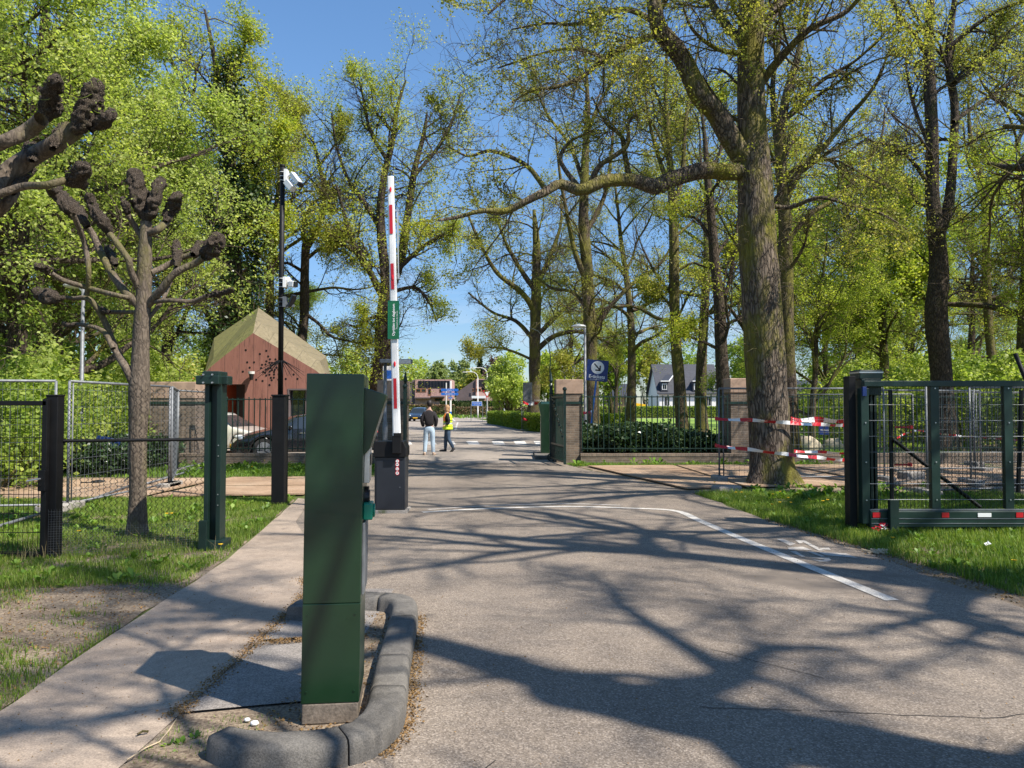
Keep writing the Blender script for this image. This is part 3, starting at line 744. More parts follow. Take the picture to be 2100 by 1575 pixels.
flecks('leaf_litter', [(-2.6, 2.6), (-1.8, 2.6), (-1.9, 7), (-2.8, 7)], 500, .009, 38, m['litter'], 'sparse bud scales on the concrete path', z=.026)

# dandelions, each a plant
def dandelion():
    r = empty('dandelion', (0, 0, 0), 'yellow dandelion flower in the verge grass', 'flower', 'dandelions in the verges')
    mb = MB(); mb.tube([(0, 0, 0), (.01, 0, .07), (.015, .005, .13)], .003, 5); mb.build('stem', m['weed'], r)
    mb = MB()
    for k in range(16):
        a = k*.39; mb.add([(.015, .005, .13), (.015+.026*math.cos(a-.2), .005+.026*math.sin(a-.2), .142), (.015+.026*math.cos(a+.2), .005+.026*math.sin(a+.2), .142)], [(0, 1, 2)])
    mb.ball((.015, .005, .138), .015, 8, 0, (1, 1, .6)); mb.build('flower_head', m['dandelion'], r); return r
dd = dandelion(); first = True
for px, py in [(1508, 1020), (1523, 1020), (1591, 1003), (1600, 1018), (1583, 1024), (1618, 1032), (1600, 1042), (1622, 1043), (1633, 1022), (1645, 1017), (1662, 1035), (1688, 1039), (1697, 1037), (1585, 1047), (1467, 997), (1659, 1055),
               (2078, 1172), (1832, 1121), (162, 1106), (395, 1112), (340, 1068), (351, 1067), (412, 1085), (455, 1137), (36, 1032), (76, 1052), (88, 1060), (541, 948), (518, 962)]:
    q = G(px, py+6)
    o = dd if first else dup(dd, q); first = False
    o.location = q; o.rotation_euler = (0, 0, px)
# ------------------------------------------------------------------ kerb island
def kerb_seg(pts, gap, cracks, first, last):
    pts, _, L = resample([(a, b, 0) for a, b in pts], [1]*len(pts), 90)
    prof = [(-.125, 0), (-.10, .10), (-.082, .125), (-.06, .13), (.055, .13), (.078, .122), (.09, .10), (.095, 0)]  # inner .. outer (left side negative)
    rng = random.Random(5); o = empty('kerb_island', (-1, 4, 0)); o['kind'] = 'structure'
    cuts = [0]+cracks+[90]
    for a, b in zip(cuts[:-1], cuts[1:]):
        mb = MB(); rings = []
        for i in range(a, b+1):
            p = Vector(pts[i]); t = Vector(pts[min(i+1, 90)]-pts[max(i-1, 0)]).normalized(); n = Vector((-t.y, t.x, 0))
            if i == a and a: p = p+t*.0045
            if i == b and b != 90: p = p-t*.0045
            e = 1.0
            if (a == 0 and i < 4): e = .75+.25*(i/4)**.5
            if (b == 90 and i > 86): e = .75+.25*((90-i)/4)**.5
            rings.append([p+n*q*e+Vector((0, 0, h*(.93+.07*e)+rng.uniform(-.003, .003)*(h > 0))) for q, h in prof])
        k = len(prof); vs = [v for r in rings for v in r]; fs = []
        for i in range(len(rings)-1):
            for j in range(k-1): fs.append((i*k+j, i*k+j+1, (i+1)*k+j+1, (i+1)*k+j))
        fs.append(tuple(range(k))[::-1]); fs.append(tuple((len(rings)-1)*k+j for j in range(k)))
        mb.add(vs, fs); s = mb.build('kerb_stone', m['kerb'], o, smooth=False); bm = bmesh.new(); bm.from_mesh(s.data)
        bmesh.ops.recalc_face_normals(bm, faces=bm.faces); bm.to_mesh(s.data); bm.free()
        for p in s.data.polygons: p.use_smooth = len(p.vertices) == 4
    return o
kerb_seg([(-1.60, 5.62), (-1.52, 5.90), (-1.30, 6.0), (-1.05, 6.0), (-.88, 5.92), (-.80, 5.72), (-.75, 5.2), (-.705, 4.6), (-.655, 4.1), (-.63, 3.8), (-.66, 3.6), (-.74, 3.49), (-.90, 3.42), (-1.08, 3.40), (-1.22, 3.425), (-1.33, 3.49)], 0, [18, 34, 52, 63, 77], True, True)
# ------------------------------------------------------------------ foreground street furniture
# ticket terminal
m['plinth'] = groundmat('plinth_stone', [(.12,.10,.08), (.18,.15,.12)], 3, 60, .5)
def terminal(loc, label):
    yaw = R_(7.5)
    r = empty('ticket_terminal', loc, label, 'terminal', rz=yaw)
    W, Dp, H = .283, .40, 1.74; r.rotation_euler = (0, R_(.55), yaw)
    mb = MB(); mb.box((0, Dp/2, .05), (W-.01, Dp, .10)); bevel(mb.build('plinth', m['plinth'], r, world=False), .006)
    mb = MB(); mb.box((0, Dp/2, .3465), (W, Dp, .4885)); bevel(mb.build('lower_cabinet', m['green_box'], r, world=False), .003)
    for sx in (-1, 1):
        for z in (.16, .54): mb = MB(); mb.cyl((sx*(W/2-.025), -.002, z), .005, .004, 10, 0, 'Y'); mb.build('screw', m['green_box'], r, world=False)
    # upper cabinet: rounded top edge
    mb = MB(); mb.box((0, Dp/2, (H+.592)/2), (W, Dp, H-.592)); o = mb.build('cabinet', m['green_box'], r, world=False); bevel(o, .005, 3)
    # slanted hood over the driver panel, on the right side
    mb = MB(); x = W/2+.0005
    poly = [(x-.02, H-.06), (x+.108, H-.10), (x+.105, H-.13), (x+.03, 1.36), (x-.02, 1.30)]
    mb.prism(poly, .06, Dp-.02, 'XZ'); bevel(mb.build('hood', m['green_box'], r, world=False), .005)
    mb = MB(); mb.box((x+.014, Dp/2, 1.275), (.028, .20, .19)); mb.box((x+.03, Dp/2, 1.30), (.006, .14, .06), 1)
    bevel(mb.build('card_reader', [m['alu'], m['blackplastic']], r, world=False), .003)
    mb = MB(); mb.cyl((x+.011, Dp/2, 1.10), .055, .022, 24, 0, 'X'); mb.cyl((x+.024, Dp/2, 1.10), .035, .006, 24, 0, 'X')
    mb.build('speaker', m['blackplastic'], r, world=False)
    mb = MB(); mb.box((x+.024, Dp/2-.05, 1.055-.02), (.048, .13, .085)); mb.cyl((x+.052, Dp/2-.05, 1.035), .036, .012, 20, 0, 'X')
    bevel(mb.build('ticket_scanner', m['teal'], r, world=False), .006)
    mb = MB(); mb.box((x+.006, Dp/2, .80), (.012, Dp-.1, .36)); bevel(mb.build('side_plate', m['galv'], r, world=False), .002)
    return r
terminal((-.905, 3.80, .028), 'tall dark green ticket terminal with side hood standing inside the kerb island')

# barrier
bx, by = -1.835, 11.4
r = empty('road_barrier', (bx, by, .012), 'upright white barrier boom with red stripes on an anthracite housing', 'barrier')
mb = MB(); mb.box((bx, by+.16, .035), (.53, .42, .045)); mb.build('base_slab', m['concrete'], r)
mb = MB(); mb.box((bx, by+.16, .45), (.46, .36, .80)); o = mb.build('housing', m['anthracite'], r); bevel(o, .012)
mb = MB(); mb.box((bx, by-.025, .43), (.40, .012, .72)); d = mb.build('door', m['anthracite'], r); bevel(d, .003)
mb = MB(); mb.cyl((bx+.155, by-.034, .40), .008, .01, 12, 0, 'Y'); mb.build('lock', m['galv'], d)
mb = MB(); mb.prism([(bx-.245, .85), (bx+.235, .85), (bx+.245, .88), (bx+.245, .99), (bx+.20, 1.085), (bx-.22, 1.085), (bx-.245, 1.06)], by-.05, by+.36, 'XZ'); bevel(mb.build('head_cover', m['black'], r), .008)
mb = MB(); mb.box((bx+.115, by-.09, 1.04), (.13, .08, .26)); mb.box((bx+.125, by-.09, 1.185), (.11, .09, .06)); bevel(mb.build('boom_holder', m['black'], r), .008)
for i in range(4):
    z = .80-.063*i; mb = MB(); c = (bx+.115, by-.034, z)
    if i == 0: z = .79
    mb.disc((c[0], by-.033, z), .031, 28, 0); mb.disc((c[0], by-.0345, z), .0225, 28, 1)
    # small black pictogram
    if i == 0: mb.box((c[0], by-.0355, z), (.006, .001, .022), 2); mb.ball((c[0], by-.0355, z+.012), .004, 6, 2, (1, .1, 1))
    elif i == 1: mb.box((c[0], by-.0355, z), (.026, .001, .007), 2); mb.box((c[0]-.004, by-.0355, z+.006), (.012, .001, .006), 2)
    elif i == 2: mb.box((c[0]-.006, by-.0355, z), (.010, .001, .013), 2); mb.box((c[0]+.007, by-.0355, z-.002), (.012, .001, .008), 2)
    else: mb.box((c[0], by-.0355, z), (.024, .001, .009), 2); mb.box((c[0], by-.0355, z+.008), (.014, .001, .007), 2)
    mb.build('warning_sticker', [m['red'], m['signwhite'], m['blackplastic']], r)
y = by-.09
base = P(814, 905, y); top = P(801, 362, y)
ax = (top-base); L = ax.length; ax.normalize()
def ab(s, dx=0, dy=0): return base+ax*s+Vector((dx, dy, 0))
mb = MB(); w = .068; hw = .044
ring = []
for s, k in ((0, 1), (L-.01, .80), (L, .74)):
    for a in range(12):
        t = 2*math.pi*a/12; ring.append(ab(s)+Vector((math.copysign(abs(math.cos(t))**.6, math.cos(t))*.062*k, math.copysign(abs(math.sin(t))**.6, math.sin(t))*.035*k, 0)))
fs = []
for i in range(2):
    for a in range(12): fs.append((i*12+a, i*12+(a+1) % 12, (i+1)*12+(a+1) % 12, (i+1)*12+a))
fs.append(tuple(range(12))[::-1]); fs.append(tuple(24+a for a in range(12)))
mb.add(ring, fs); boom = mb.build('boom', m['white'], r)
def sy(py): return (P(808, py, y)-base).dot(ax)
for a, b in ((838, 776), (594, 541), (480, 421)):
    mb = MB(); s0, s1 = sy(a), sy(b)
    for s in (s0,): pass
    q = [ab(s0, -.026, -.037), ab(s0, .020, -.037), ab(s1, .020, -.037), ab(s1, -.026, -.037)]
    q2 = [v+Vector((0, .004, 0)) for v in q]
    mb.add(q+q2, [(0, 1, 2, 3), (7, 6, 5, 4), (0, 4, 5, 1), (1, 5, 6, 2), (2, 6, 7, 3), (3, 7, 4, 0)]); mb.build('red_stripe', m['red'], boom)
for py in (747, 570, 390):
    c = ab(sy(py), 0, -.038); mb = MB(); mb.ball(c, .02, 12, 0, (.8, .5, 2.1)); mb.build('reflector_lamp', m['redlamp'], boom)
# hanging support rod folded beside the boom
mb = MB(); mb.tube([ab(sy(432), .09, .02), ab(sy(500), .085, .02)], .014, 8); mb.tube([ab(sy(500), .085, .02), ab(sy(560), .08, .02)], .010, 8); mb.box(ab(sy(431), .055, .02), (.12, .03, .03))
mb.tube([ab(sy(560), .08, .02), ab(sy(572), .08, .02)], .018, 8); mb.build('support_rod', m['alu'], boom)
# green sign on the boom
c = P(807, 656, y-.05)
def sg(a, b, d=0): return Vector((c.x+a, c.y-d, c.z+b))
mb = MB(); mb.box(c, (.172, .012, .575)); o = mb.build('sign_panel', m['signgreen'], boom); bevel(o, .004)
mb = MB(); text_mb('Oprijden tot slagboom', .052, mb, lambda x, yy: sg(-yy+.002, x, .0085), 0, bold=.0012); text_mb('Proceed to the barrier', .030, mb, lambda x, yy: sg(-yy+.053, x, .0085), 0)
mb.build('lettering', m['signwhite'], o)
mb = MB()
for a, b, ww, hh in ((0, .28, .16, .004), (0, -.28, .16, .004), (-.08, 0, .004, .564), (.08, 0, .004, .564)): mb.box(sg(a, b, .0075), (ww, .003, hh))
mb.build('border', m['teal'], o)

# black camera mast
px, py_ = -3.80, 12.4
r = empty('camera_mast', (px, py_, 0), 'slim black camera mast with spiked collar on a square black base box', 'mast')
mb = MB(); mb.box((px, py_, .9), (.21, .21, 1.76)); mb.box((px, py_, 1.79), (.235, .235, .03)); bevel(mb.build('base_box', m['black'], r), .008)
mb = MB(); mb.cyl((px, py_, 3.68), .042, 3.80, 20); mb.cyl((px, py_, 5.59), .045, .04, 20); pole = mb.build('pole', m['black'], r, smooth=False)
for f in pole.data.polygons: f.use_smooth = len(f.vertices) == 4
mb = MB(); zc = P(577, 742, py_).z
mb.cyl((px, py_, zc), .06, .03, 20)
for k in range(16):
    a = k*math.pi/8; mb.tube([(px+.05*math.cos(a), py_+.05*math.sin(a), zc+.02), (px+(.38)*math.cos(a), py_+.38*math.sin(a), zc-.17-.05*(k % 3))], [.007, .003], 6)
mb.build('spiked_collar', m['black'], r)
def camera_unit(z, kind):
    mt = m['white'] if kind != 'dark' else m['galv_dk']; h = MB()
    x = px+.06; yy = py_-.03
    h.box((x+.015, yy, z), (.05, .13, .20 if kind == 'big' else .17))
    for dz in (-.07, 0, .07): h.cyl((px, py_, z+dz), .049, .008, 20)
    if kind == 'big':
        c = h.build('cctv_camera', mt, pole); 
        q = MB(); q.tube([(x+.03, yy, z+.0), (x+.12, yy-.02, z+.02), (x+.16, yy-.04, z-.0)], .025, 10); q.build('arm', mt, c)
        q = MB(); q.bar((x+.12, yy-.05, z+.02), (x+.27, yy-.14, z-.17), .09, .085); bevel(q.build('camera_body', mt, c), .012)
        q = MB(); q.bar((x+.27, yy-.14, z-.17), (x+.295, yy-.155, z-.20), .075, .07); q.build('lens', m['blackplastic'], c)
        q = MB(); q.bar((x+.03, yy-.02, z-.10), (x+.15, yy-.07, z-.24), .12, .10); bevel(q.build('junction_box', mt, c), .01)
    elif kind == 'ptz':
        c = h.build('cctv_camera', mt, pole)
        q = MB(); q.ball((x+.08, yy, z-.0), .055, 12); q.ball((x+.05, yy, z+.045), .05, 12); q.build('dome', mt, c, smooth=True)
        q = MB(); q.bar((x+.10, yy-.02, z-.03), (x+.19, yy-.06, z-.04), .10, .10); bevel(q.build('camera_body', mt, c), .012)
        q = MB(); q.bar((x+.19, yy-.06, z-.04), (x+.215, yy-.07, z-.042), .085, .085); q.build('lens', m['blackplastic'], c)
    else:
        c = h.build('cctv_camera', mt, pole)
        q = MB(); q.bar((x+.05, yy-.02, z-.06), (x+.17, yy-.02, z-.065), .04, .04); q.build('arm', mt, c)
        q = MB(); q.bar((x+.10, yy-.03, z-.08), (x+.19, yy-.09, z+.10), .09, .05); bevel(q.build('camera_body', m['blackplastic'], c), .008)
camera_unit(P(577, 362, py_).z, 'big'); camera_unit(P(577, 580, py_).z, 'ptz'); camera_unit(P(577, 620, py_).z, 'dark')

# ------------------------------------------------------------------ fences near left
def at(px, D): return (px-1050)/F*D
D = 8.6; xg = at(443, D); zt = P(443, 775, D).z
r = empty('gate_receiver_post', (xg, D, 0), 'dark green steel gate post with bolted bracket head beside the path', 'gate post')
mb = MB()
mb.box((xg-.068, D, zt/2), (.05, .17, zt)); mb.box((xg+.068, D, zt/2), (.05, .17, zt)); mb.box((xg, D+.03, zt/2), (.09, .10, zt)); bevel(mb.build('post', m['dark_green'], r), .004)
mb = MB(); mb.box((xg, D-.03, zt+.0), (.19, .26, .14)); mb.box((xg-.03, D-.13, zt-.03), (.26, .10, .10)); mb.box((xg+.10, D, zt-.03), (.12, .16, .10)); o = mb.build('bracket_head', m['dark_green'], r); bevel(o, .01)
for dx in (-.05, .05):
    for dz in (-.06, .03): mb = MB(); mb.cyl((xg+dx-.02, D-.19, zt+dz), .010, .02, 8, 0, 'Y'); mb.build('bolt', m['alu'], o)
mb = MB(); mb.box((xg-.06, D-.16, .17), (.09, .06, .34)); mb.box((xg+.03, D-.02, .05), (.24, .26, .12)); bevel(mb.build('foot_guide', m['dark_green'], r), .004)
for z in (.5, .62, 1.05, 1.17): mb = MB(); mb.cyl((xg+.068, D-.088, z), .006, .01, 8, 0, 'Y'); mb.build('screw', m['alu'], r)

D2 = 8.1; xb = at(114, D2); zb = P(114, 812, D2).z
r = empty('fence_post', (xb, D2, 0), 'square black end post between black mesh gate and chain-link fence', 'fence post')
mb = MB(); mb.box((xb, D2, zb/2), (.125, .125, zb)); bevel(mb.build('post', m['black'], r), .006)
mb = MB(); mb.box((xb, D2, zb+.004), (.135, .135, .02)); bevel(mb.build('cap', m['black'], r), .004)

def chain_link(name, a, b, h, z0, label, pitch=.058, wire=.0040, rails=(), mat='black', posts=(), topcurl=True):
    a = Vector(a); b = Vector(b); L = (b-a).length; u = (b-a)/L; nrm_ = Vector((-u.y, u.x, 0))
    r = empty(name, a, label, 'fence')
    n = int(L/pitch); rows = int(h/(pitch))
    S = []
    for i in range(n+1):
        p = []
        for j in range(rows*2+1):
            x = i*pitch+(pitch*.5 if j % 2 else -pitch*.0)+(0 if i % 2 == 0 else 0)
            s = (-1 if j % 2 else 1)
            p.append(a+u*(i*pitch+(s*pitch*.26))+Vector((0, 0, z0+j*pitch*.5))+nrm_*(.003*s))
        S.append([list(q) for q in p])
    Pp = np.array(S); Pp2 = Pp[1::2].copy(); Pp1 = Pp[0::2]
    # neighbouring wires mirror each other so that they touch: a diamond net
    off = np.array(list(u))*pitch*.52
    for k in range(len(Pp2)):
        Pp2[k, 0::2] -= off; Pp2[k, 1::2] += off
    for arr in (Pp1, Pp2): arr -= np.array([a.x, a.y, a.z])
    A = np.concatenate([Pp1, Pp2]); V, q = tubes(A, np.full(A.shape[:2], wire), 4)
    me = np_mesh('chain_link_mesh', V, q); me.materials.append(m[mat]); o = bpy.data.objects.new('chain_link_mesh', me); COL.objects.link(o); o.parent = r
    for z in rails:
        mb = MB(); mb.tube([a+Vector((0, 0, z)), b+Vector((0, 0, z))], .017, 8)
        k = int(L/.09)
        for i in range(k): 
            c = a+u*(i+.5)*L/k+Vector((0, 0, z)); mb.tube([c-u*.01, c+u*.01], .021, 8)
        mb.build('rail', m[mat], r)
    for s, hh, w in posts:
        mb = MB(); c = a+u*s; mb.cyl((c.x, c.y, hh/2), w, hh, 12); mb.build('post', m[mat], r)
    return r
cl = chain_link('chain_link_fence', (at(132, 8.15), 8.15, 0), (at(428, 8.55), 8.55, 0), 1.72, .12, 'black chain-link fence with one rail in front of the pollard tree', rails=(P(280, 903, 8.3).z,))
# galvanised hardware mesh at the foot
mb = MB(); a = Vector((at(104, 8.0), 8.0, 0)); b = Vector((at(420, 8.48), 8.48, 0)); u = (b-a); L = u.length; u.normalize()
S = []
for i in range(int(L/.026)): 
    c = a+u*i*.026; top = .52 if i < 8 else .33+.03*math.sin(i*.7)
    S.append([[c.x, c.y, .02], [c.x, c.y, top]])
A = np.array(S); V1, q1 = tubes(A, np.full(A.shape[:2], .0011), 3)
S = [[[a.x, a.y, .03+.026*j], [b.x, b.y, .03+.026*j]] for j in range(12)]; A = np.array(S); V2, q2 = tubes(A, np.full(A.shape[:2], .0011), 3)
c8 = a+u*.2
S = [[[a.x, a.y, .34+.026*j], [c8.x, c8.y, .34+.026*j]] for j in range(7)]; A = np.array(S); V3, q3 = tubes(A, np.full(A.shape[:2], .0011), 3)
me = np_mesh('hardware_mesh', np.concatenate([V1, V2, V3]), np.concatenate([q1, q2+len(V1), q3+len(V1)+len(V2)])); me.materials.append(m['galv_dk'])
o = bpy.data.objects.new('wire_mesh_skirt', me); COL.objects.link(o); tag(o, 'low grey square wire mesh tied along the foot of the chain-link fence', 'wire mesh')

# black mesh gate at far left
D3 = 8.0; x0 = at(98, D3); x1 = x0-2.6
r = empty('mesh_gate', (x1, D3, 0), 'black double-wire mesh gate leaf with lever handle at far left edge', 'gate')
zt = P(50, 822, D3).z
mb = MB(); mb.box(((x0+x1)/2, D3, zt-.025), (x0-x1, .05, .05)); mb.box((x0-.015, D3, zt/2+.02), (.055, .05, zt)); mb.box((x1, D3, zt/2+.02), (.055, .05, zt)); mb.box(((x0+x1)/2, D3, .05), (x0-x1, .04, .04))
bevel(mb.build('gate_frame', m['black'], r), .004)
mb = MB(); n = int((x0-x1)/.052)
for i in range(n): x = x1+(i+.5)*(x0-x1)/n; mb.tube([(x, D3, .05), (x, D3, zt-.04)], .0028, 5)
for j in range(9):
    z = .08+j*.2
    if z < zt-.08: mb.tube([(x1, D3-.005, z), (x0-.03, D3-.005, z)], .0035, 5); mb.tube([(x1, D3+.005, z), (x0-.03, D3+.005, z)], .0035, 5)
mb.build('mesh_panel', m['black'], r)
zl = P(90, 985, D3).z
mb = MB(); mb.box((x0-.02, D3-.02, zl), (.075, .07, .22)); mb.cyl((x0-.035, D3-.058, zl-.05), .014, .01, 12, 0, 'Y'); o = mb.build('lock_box', m['black'], r); bevel(o, .004)
mb = MB(); mb.tube([(x0-.03, D3-.05, zl+.02), (x0-.03, D3-.09, zl+.02), (x0-.14, D3-.10, zl+.0)], .010, 10); mb.build('handle', m['alu'], o)

# ------------------------------------------------------------------ sliding gate on the right
D = 9.7; x0 = at(1757, D); x1 = 8.6; zt = P(1900, 787, D).z
r = empty('sliding_gate', (x0, D, 0), 'dark green cantilever sliding gate with reflectors on its wide bottom beam', 'gate')
mb = MB(); mb.box(((x0+x1)/2+.04, D, zt), (x1-x0-.08, .08, .075)); bevel(mb.build('top_rail', m['green_metal'], r), .006)
for px_ in (1914, 2064): mb = MB(); x = at(px_, D); mb.box((x, D, (zt+.27)/2), (.11, .07, zt-.34)); bevel(mb.build('upright', m['green_metal'], r), .004)
mb = MB(); mb.box((at(2214, D), D, (zt+.27)/2), (.11, .07, zt-.34)); mb.box((x1-.05, D, (zt+.27)/2), (.11, .07, zt-.34)); mb.build('upright', m['green_metal'], r)
mb = MB(); mb.box((x0+.075, D-.01, .98), (.10, .11, 1.72)); bevel(mb.build('end_stile', m['green_metal'], r), .005)
beam = MB(); zb0 = P(1900, 1080, D).z; zb1 = P(1900, 1046, D).z
beam.box(((at(1775, D)+x1)/2, D-.02, (zb0+zb1)/2), (x1-at(1775, D), .14, zb1-zb0))
bo = beam.build('bottom_beam', m['green_metal'], r); bevel(bo, .012)
mb = MB(); mb.box(((at(1775, D)+x1)/2, D-.055, zb1+.012), (x1-at(1775, D), .05, .014)); mb.box(((at(1775, D)+x1)/2, D-.093, zb0+.055), (x1-at(1775, D)-.02, .006, .008)); mb.box(((at(1775, D)+x1)/2, D-.093, zb0+.115), (x1-at(1775, D)-.02, .006, .008)); mb.build('beam_ridge', m['galv_dk'], bo)
for px_, w, mt in ((1787, .10, 'red'), (1926, .09, 'red'), (2076, .09, 'red'), (2005, .17, 'signwhite'), (2226, .09, 'red')):
    mb = MB(); mb.box((at(px_, D), D-.095, P(1900, 1054, D).z), (w, .006, .062 if mt == 'red' else .05)); mb.build('reflector' if mt == 'red' else 'maker_plate', m[mt], bo)
mb = MB(); n = int((x1-x0)/.05)
for i in range(n): x = x0+.14+(i)*(x1-x0-.2)/n; mb.tube([(x, D, zb1), (x, D, zt)], .0028, 5)
for _x in (at(1914, D), at(2064, D), x0+.075):
    for _z in (.42, .9, 1.4, zt-.06): _w = MB(); _w.cyl((_x, D-.040 if _x > x0+.2 else D-.070, _z), .009, .014, 8, 0, 'Y'); _w.build('bolt', m['alu'], r)
o1 = mb.build('mesh_wires', m['dark_green'], r)
mb = MB()
for k in range(8):
    z = P(1900, 830+k*32.4, D).z; mb.tube([(x0+.1, D-.012, z), (x1, D-.012, z)], .0030, 6); mb.tube([(x0+.1, D+.012, z), (x1, D+.012, z)], .0030, 6)
mb.build('cross_wires', m['galv_dk'], r)
r = empty('gate_guide_portal', (x0, D+.2, 0), 'dark green guide portal with silver-banded cap that holds the sliding gate', 'gate portal')
mb = MB(); mb.box((x0-.04, D+.12, 1.0), (.09, .16, 2.0)); bevel(mb.build('front_post', m['black'], r), .005)
mb = MB()
for k in range(5): mb.box((x0+.12+k*.055, D+.26, 1.0), (.035, .10, 1.84))
mb.box((x0+.23, D+.33, 1.0), (.30, .04, 1.84)); bevel(mb.build('ribbed_post', m['dark_green'], r), .003)
mb = MB(); c = P(1776, 769, D+.2); mb.box(c, (.30, .30, .12)); mb.box((c.x, c.y, c.z-.16), (.26, .30, .22)); o = mb.build('cap', m['dark_green'], r); bevel(o, .01)
mb = MB(); mb.box((c.x, c.y, c.z+.028), (.308, .308, .018)); mb.build('band', m['alu'], o)
mb = MB(); mb.box((at(1818, D), D-.13, .22), (.11, .07, .42)); bevel(mb.build('roller_stop', m['dark_green'], r), .004)
mb = MB(); mb.box((x0+.06, D-.08, zt-.10), (.05, .03, .12)); bevel(mb.build('catch', m['signblue'], r), .003)
# conduit on the ground and red-white rag under the beam
mb = MB(); mb.tube([(at(1835, 9.6), 9.75, .03), (at(1960, 9.6), 9.72, .035), (at(2050, 9.6), 9.7, .03)], .022, 8); o = mb.build('ground_pipe', m['galv'], smooth=True); tag(o, 'thin grey pipe lying in the grass under the sliding gate beam', 'pipe')
mb = MB(); rg = random.Random(9); q = []
for k in range(60):
    a = rg.uniform(-.11, .11); b = rg.uniform(-.05, .05); z = .02+rg.random()*.12*(1-abs(a)*6); s = .03
    mb.add([(x0+.24+a, D-.1+b, z), (x0+.24+a+rg.uniform(-s, s), D-.1+b+s, z+.02), (x0+.24+a+s, D-.1+b, z+.04*rg.random())], [(0, 1, 2)], k % 3 == 0)
o = mb.build('crumpled_tape', [m['red'], m['signwhite']]); tag(o, 'crumpled red and white tape heap under the left end of the gate beam', 'tape')

# leaning black pole at right edge and brace
mb = MB(); mb.tube([P(2082, 725, 11), P(2112, 800, 11)*1.0, (P(2160, 920, 11))], .03, 10); o = mb.build('leaning_tube', m['black'], smooth=True); tag(o, 'black tube leaning behind the sliding gate at the right edge', 'tube')

# second chain link behind the sliding gate with diagonal brace
c2 = chain_link('chain_link_fence', (at(1826, 11), 11, 0), (at(2320, 11), 11, 0), 1.55, .15, 'black chain-link fence with diagonal brace behind the sliding gate', rails=(), posts=((0, 1.85, .03),), pitch=.055)
mb = MB(); mb.tube([P(1830, 900, 10.95), P(2010, 1040, 10.95)], .028, 8); mb.build('brace', m['black'], c2)
mb = MB(); mb.tube([P(2095, 800, 10.95), P(2088, 1010, 10.95)], .03, 8); mb.build('post', m['black'], c2)
# ------------------------------------------------------------------ temporary fence panels
def heras(a, b, label, h=2.0, z0=.05, feet=True, cross=True, group=None, mat='galv'):
    a = Vector((a[0], a[1], 0)); b = Vector((b[0], b[1], 0)); L = (b-a).length; u = (b-a)/L
    r = empty('temporary_fence', a, label, 'fence panel', group or 'temporary fence panels')
    mb = MB(); rd = .021; Z = lambda p, z: p+Vector((0, 0, z))
    mb.tube([Z(a, z0), Z(a, h)], rd, 8); mb.tube([Z(b, z0), Z(b, h)], rd, 8); mb.tube([Z(a, h), Z(b, h)], rd, 8); mb.tube([Z(a, z0+.06), Z(b, z0+.06)], rd*.8, 8)
    a2 = a+u*.09; mb.tube([Z(a2, z0+.05), Z(a2, h)], rd*.6, 6)
    o = mb.build('frame', m[mat], r); 
    for f in o.data.polygons: f.use_smooth = len(f.vertices) == 4
    n = int(L/.105); S = []
    for i in range(1, n): p = a+u*L*i/n-a; S.append([[p.x, p.y, z0+.06], [p.x, p.y, h]])
    A = np.array(S); V1, q1 = tubes(A, np.full(A.shape[:2], .0028), 3)
    S = []
    for j in range(7): z = z0+.2+j*.27; S.append([[0, 0, z], [(b-a).x, (b-a).y, z]])
    A = np.array(S); V2, q2 = tubes(A, np.full(A.shape[:2], .0035), 3)
    me = np_mesh('wire_mesh', np.concatenate([V1, V2]), np.concatenate([q1, q2+len(V1)])); me.materials.append(m['galv_dk'])
    o = bpy.data.objects.new('wire_mesh', me); COL.objects.link(o); o.parent = r
    if feet:
        for p in (a, b):
            mb = MB(); mb.box((p.x, p.y, .065), (.22, .62, .13)); f = mb.build('foot_block', m['concrete'], r); bevel(f, .025, 2)
    return r
H = heras((at(1474, 16.3), 16.3), (at(1474, 16.3)+3.5, 16.2), 'tape-hung temporary fence panel in front of the big oak trunk')
heras((8.1, 17.8), (11.5, 18.6), 'temporary fence panel behind the guide portal, right of the big oak', mat='galv')
heras((8.9, 24.2), (12.4, 23.4), 'far temporary fence panel on the forest floor right of the oak')
heras((7.45, 13.6), (10.9, 14.4), 'temporary fence panel seen through the sliding gate, with red clamps')
heras((at(1988, 15.5), 15.5), (12.8, 15.2), 'leaning temporary fence panel seen behind the diagonal black brace')
heras((12.5, 20.5), (16, 20.8), 'distant temporary fence panel at the right edge in the woods')
heras((-6.85, 11.7), (-6.72, 14.85), 'temporary fence panel seen edge-wise behind the pollard tree')
heras((-6.72, 14.95), (-8.0, 18.1), 'temporary fence panel running to the mossy gate pillar, behind the pollard')
heras((-8.05, 18.2), (-8.3, 20.9), 'last temporary fence panel ending at the left annex wall')
heras((-10.4, 11.1), (-7.0, 11.6), 'temporary fence panel behind the black mesh gate')
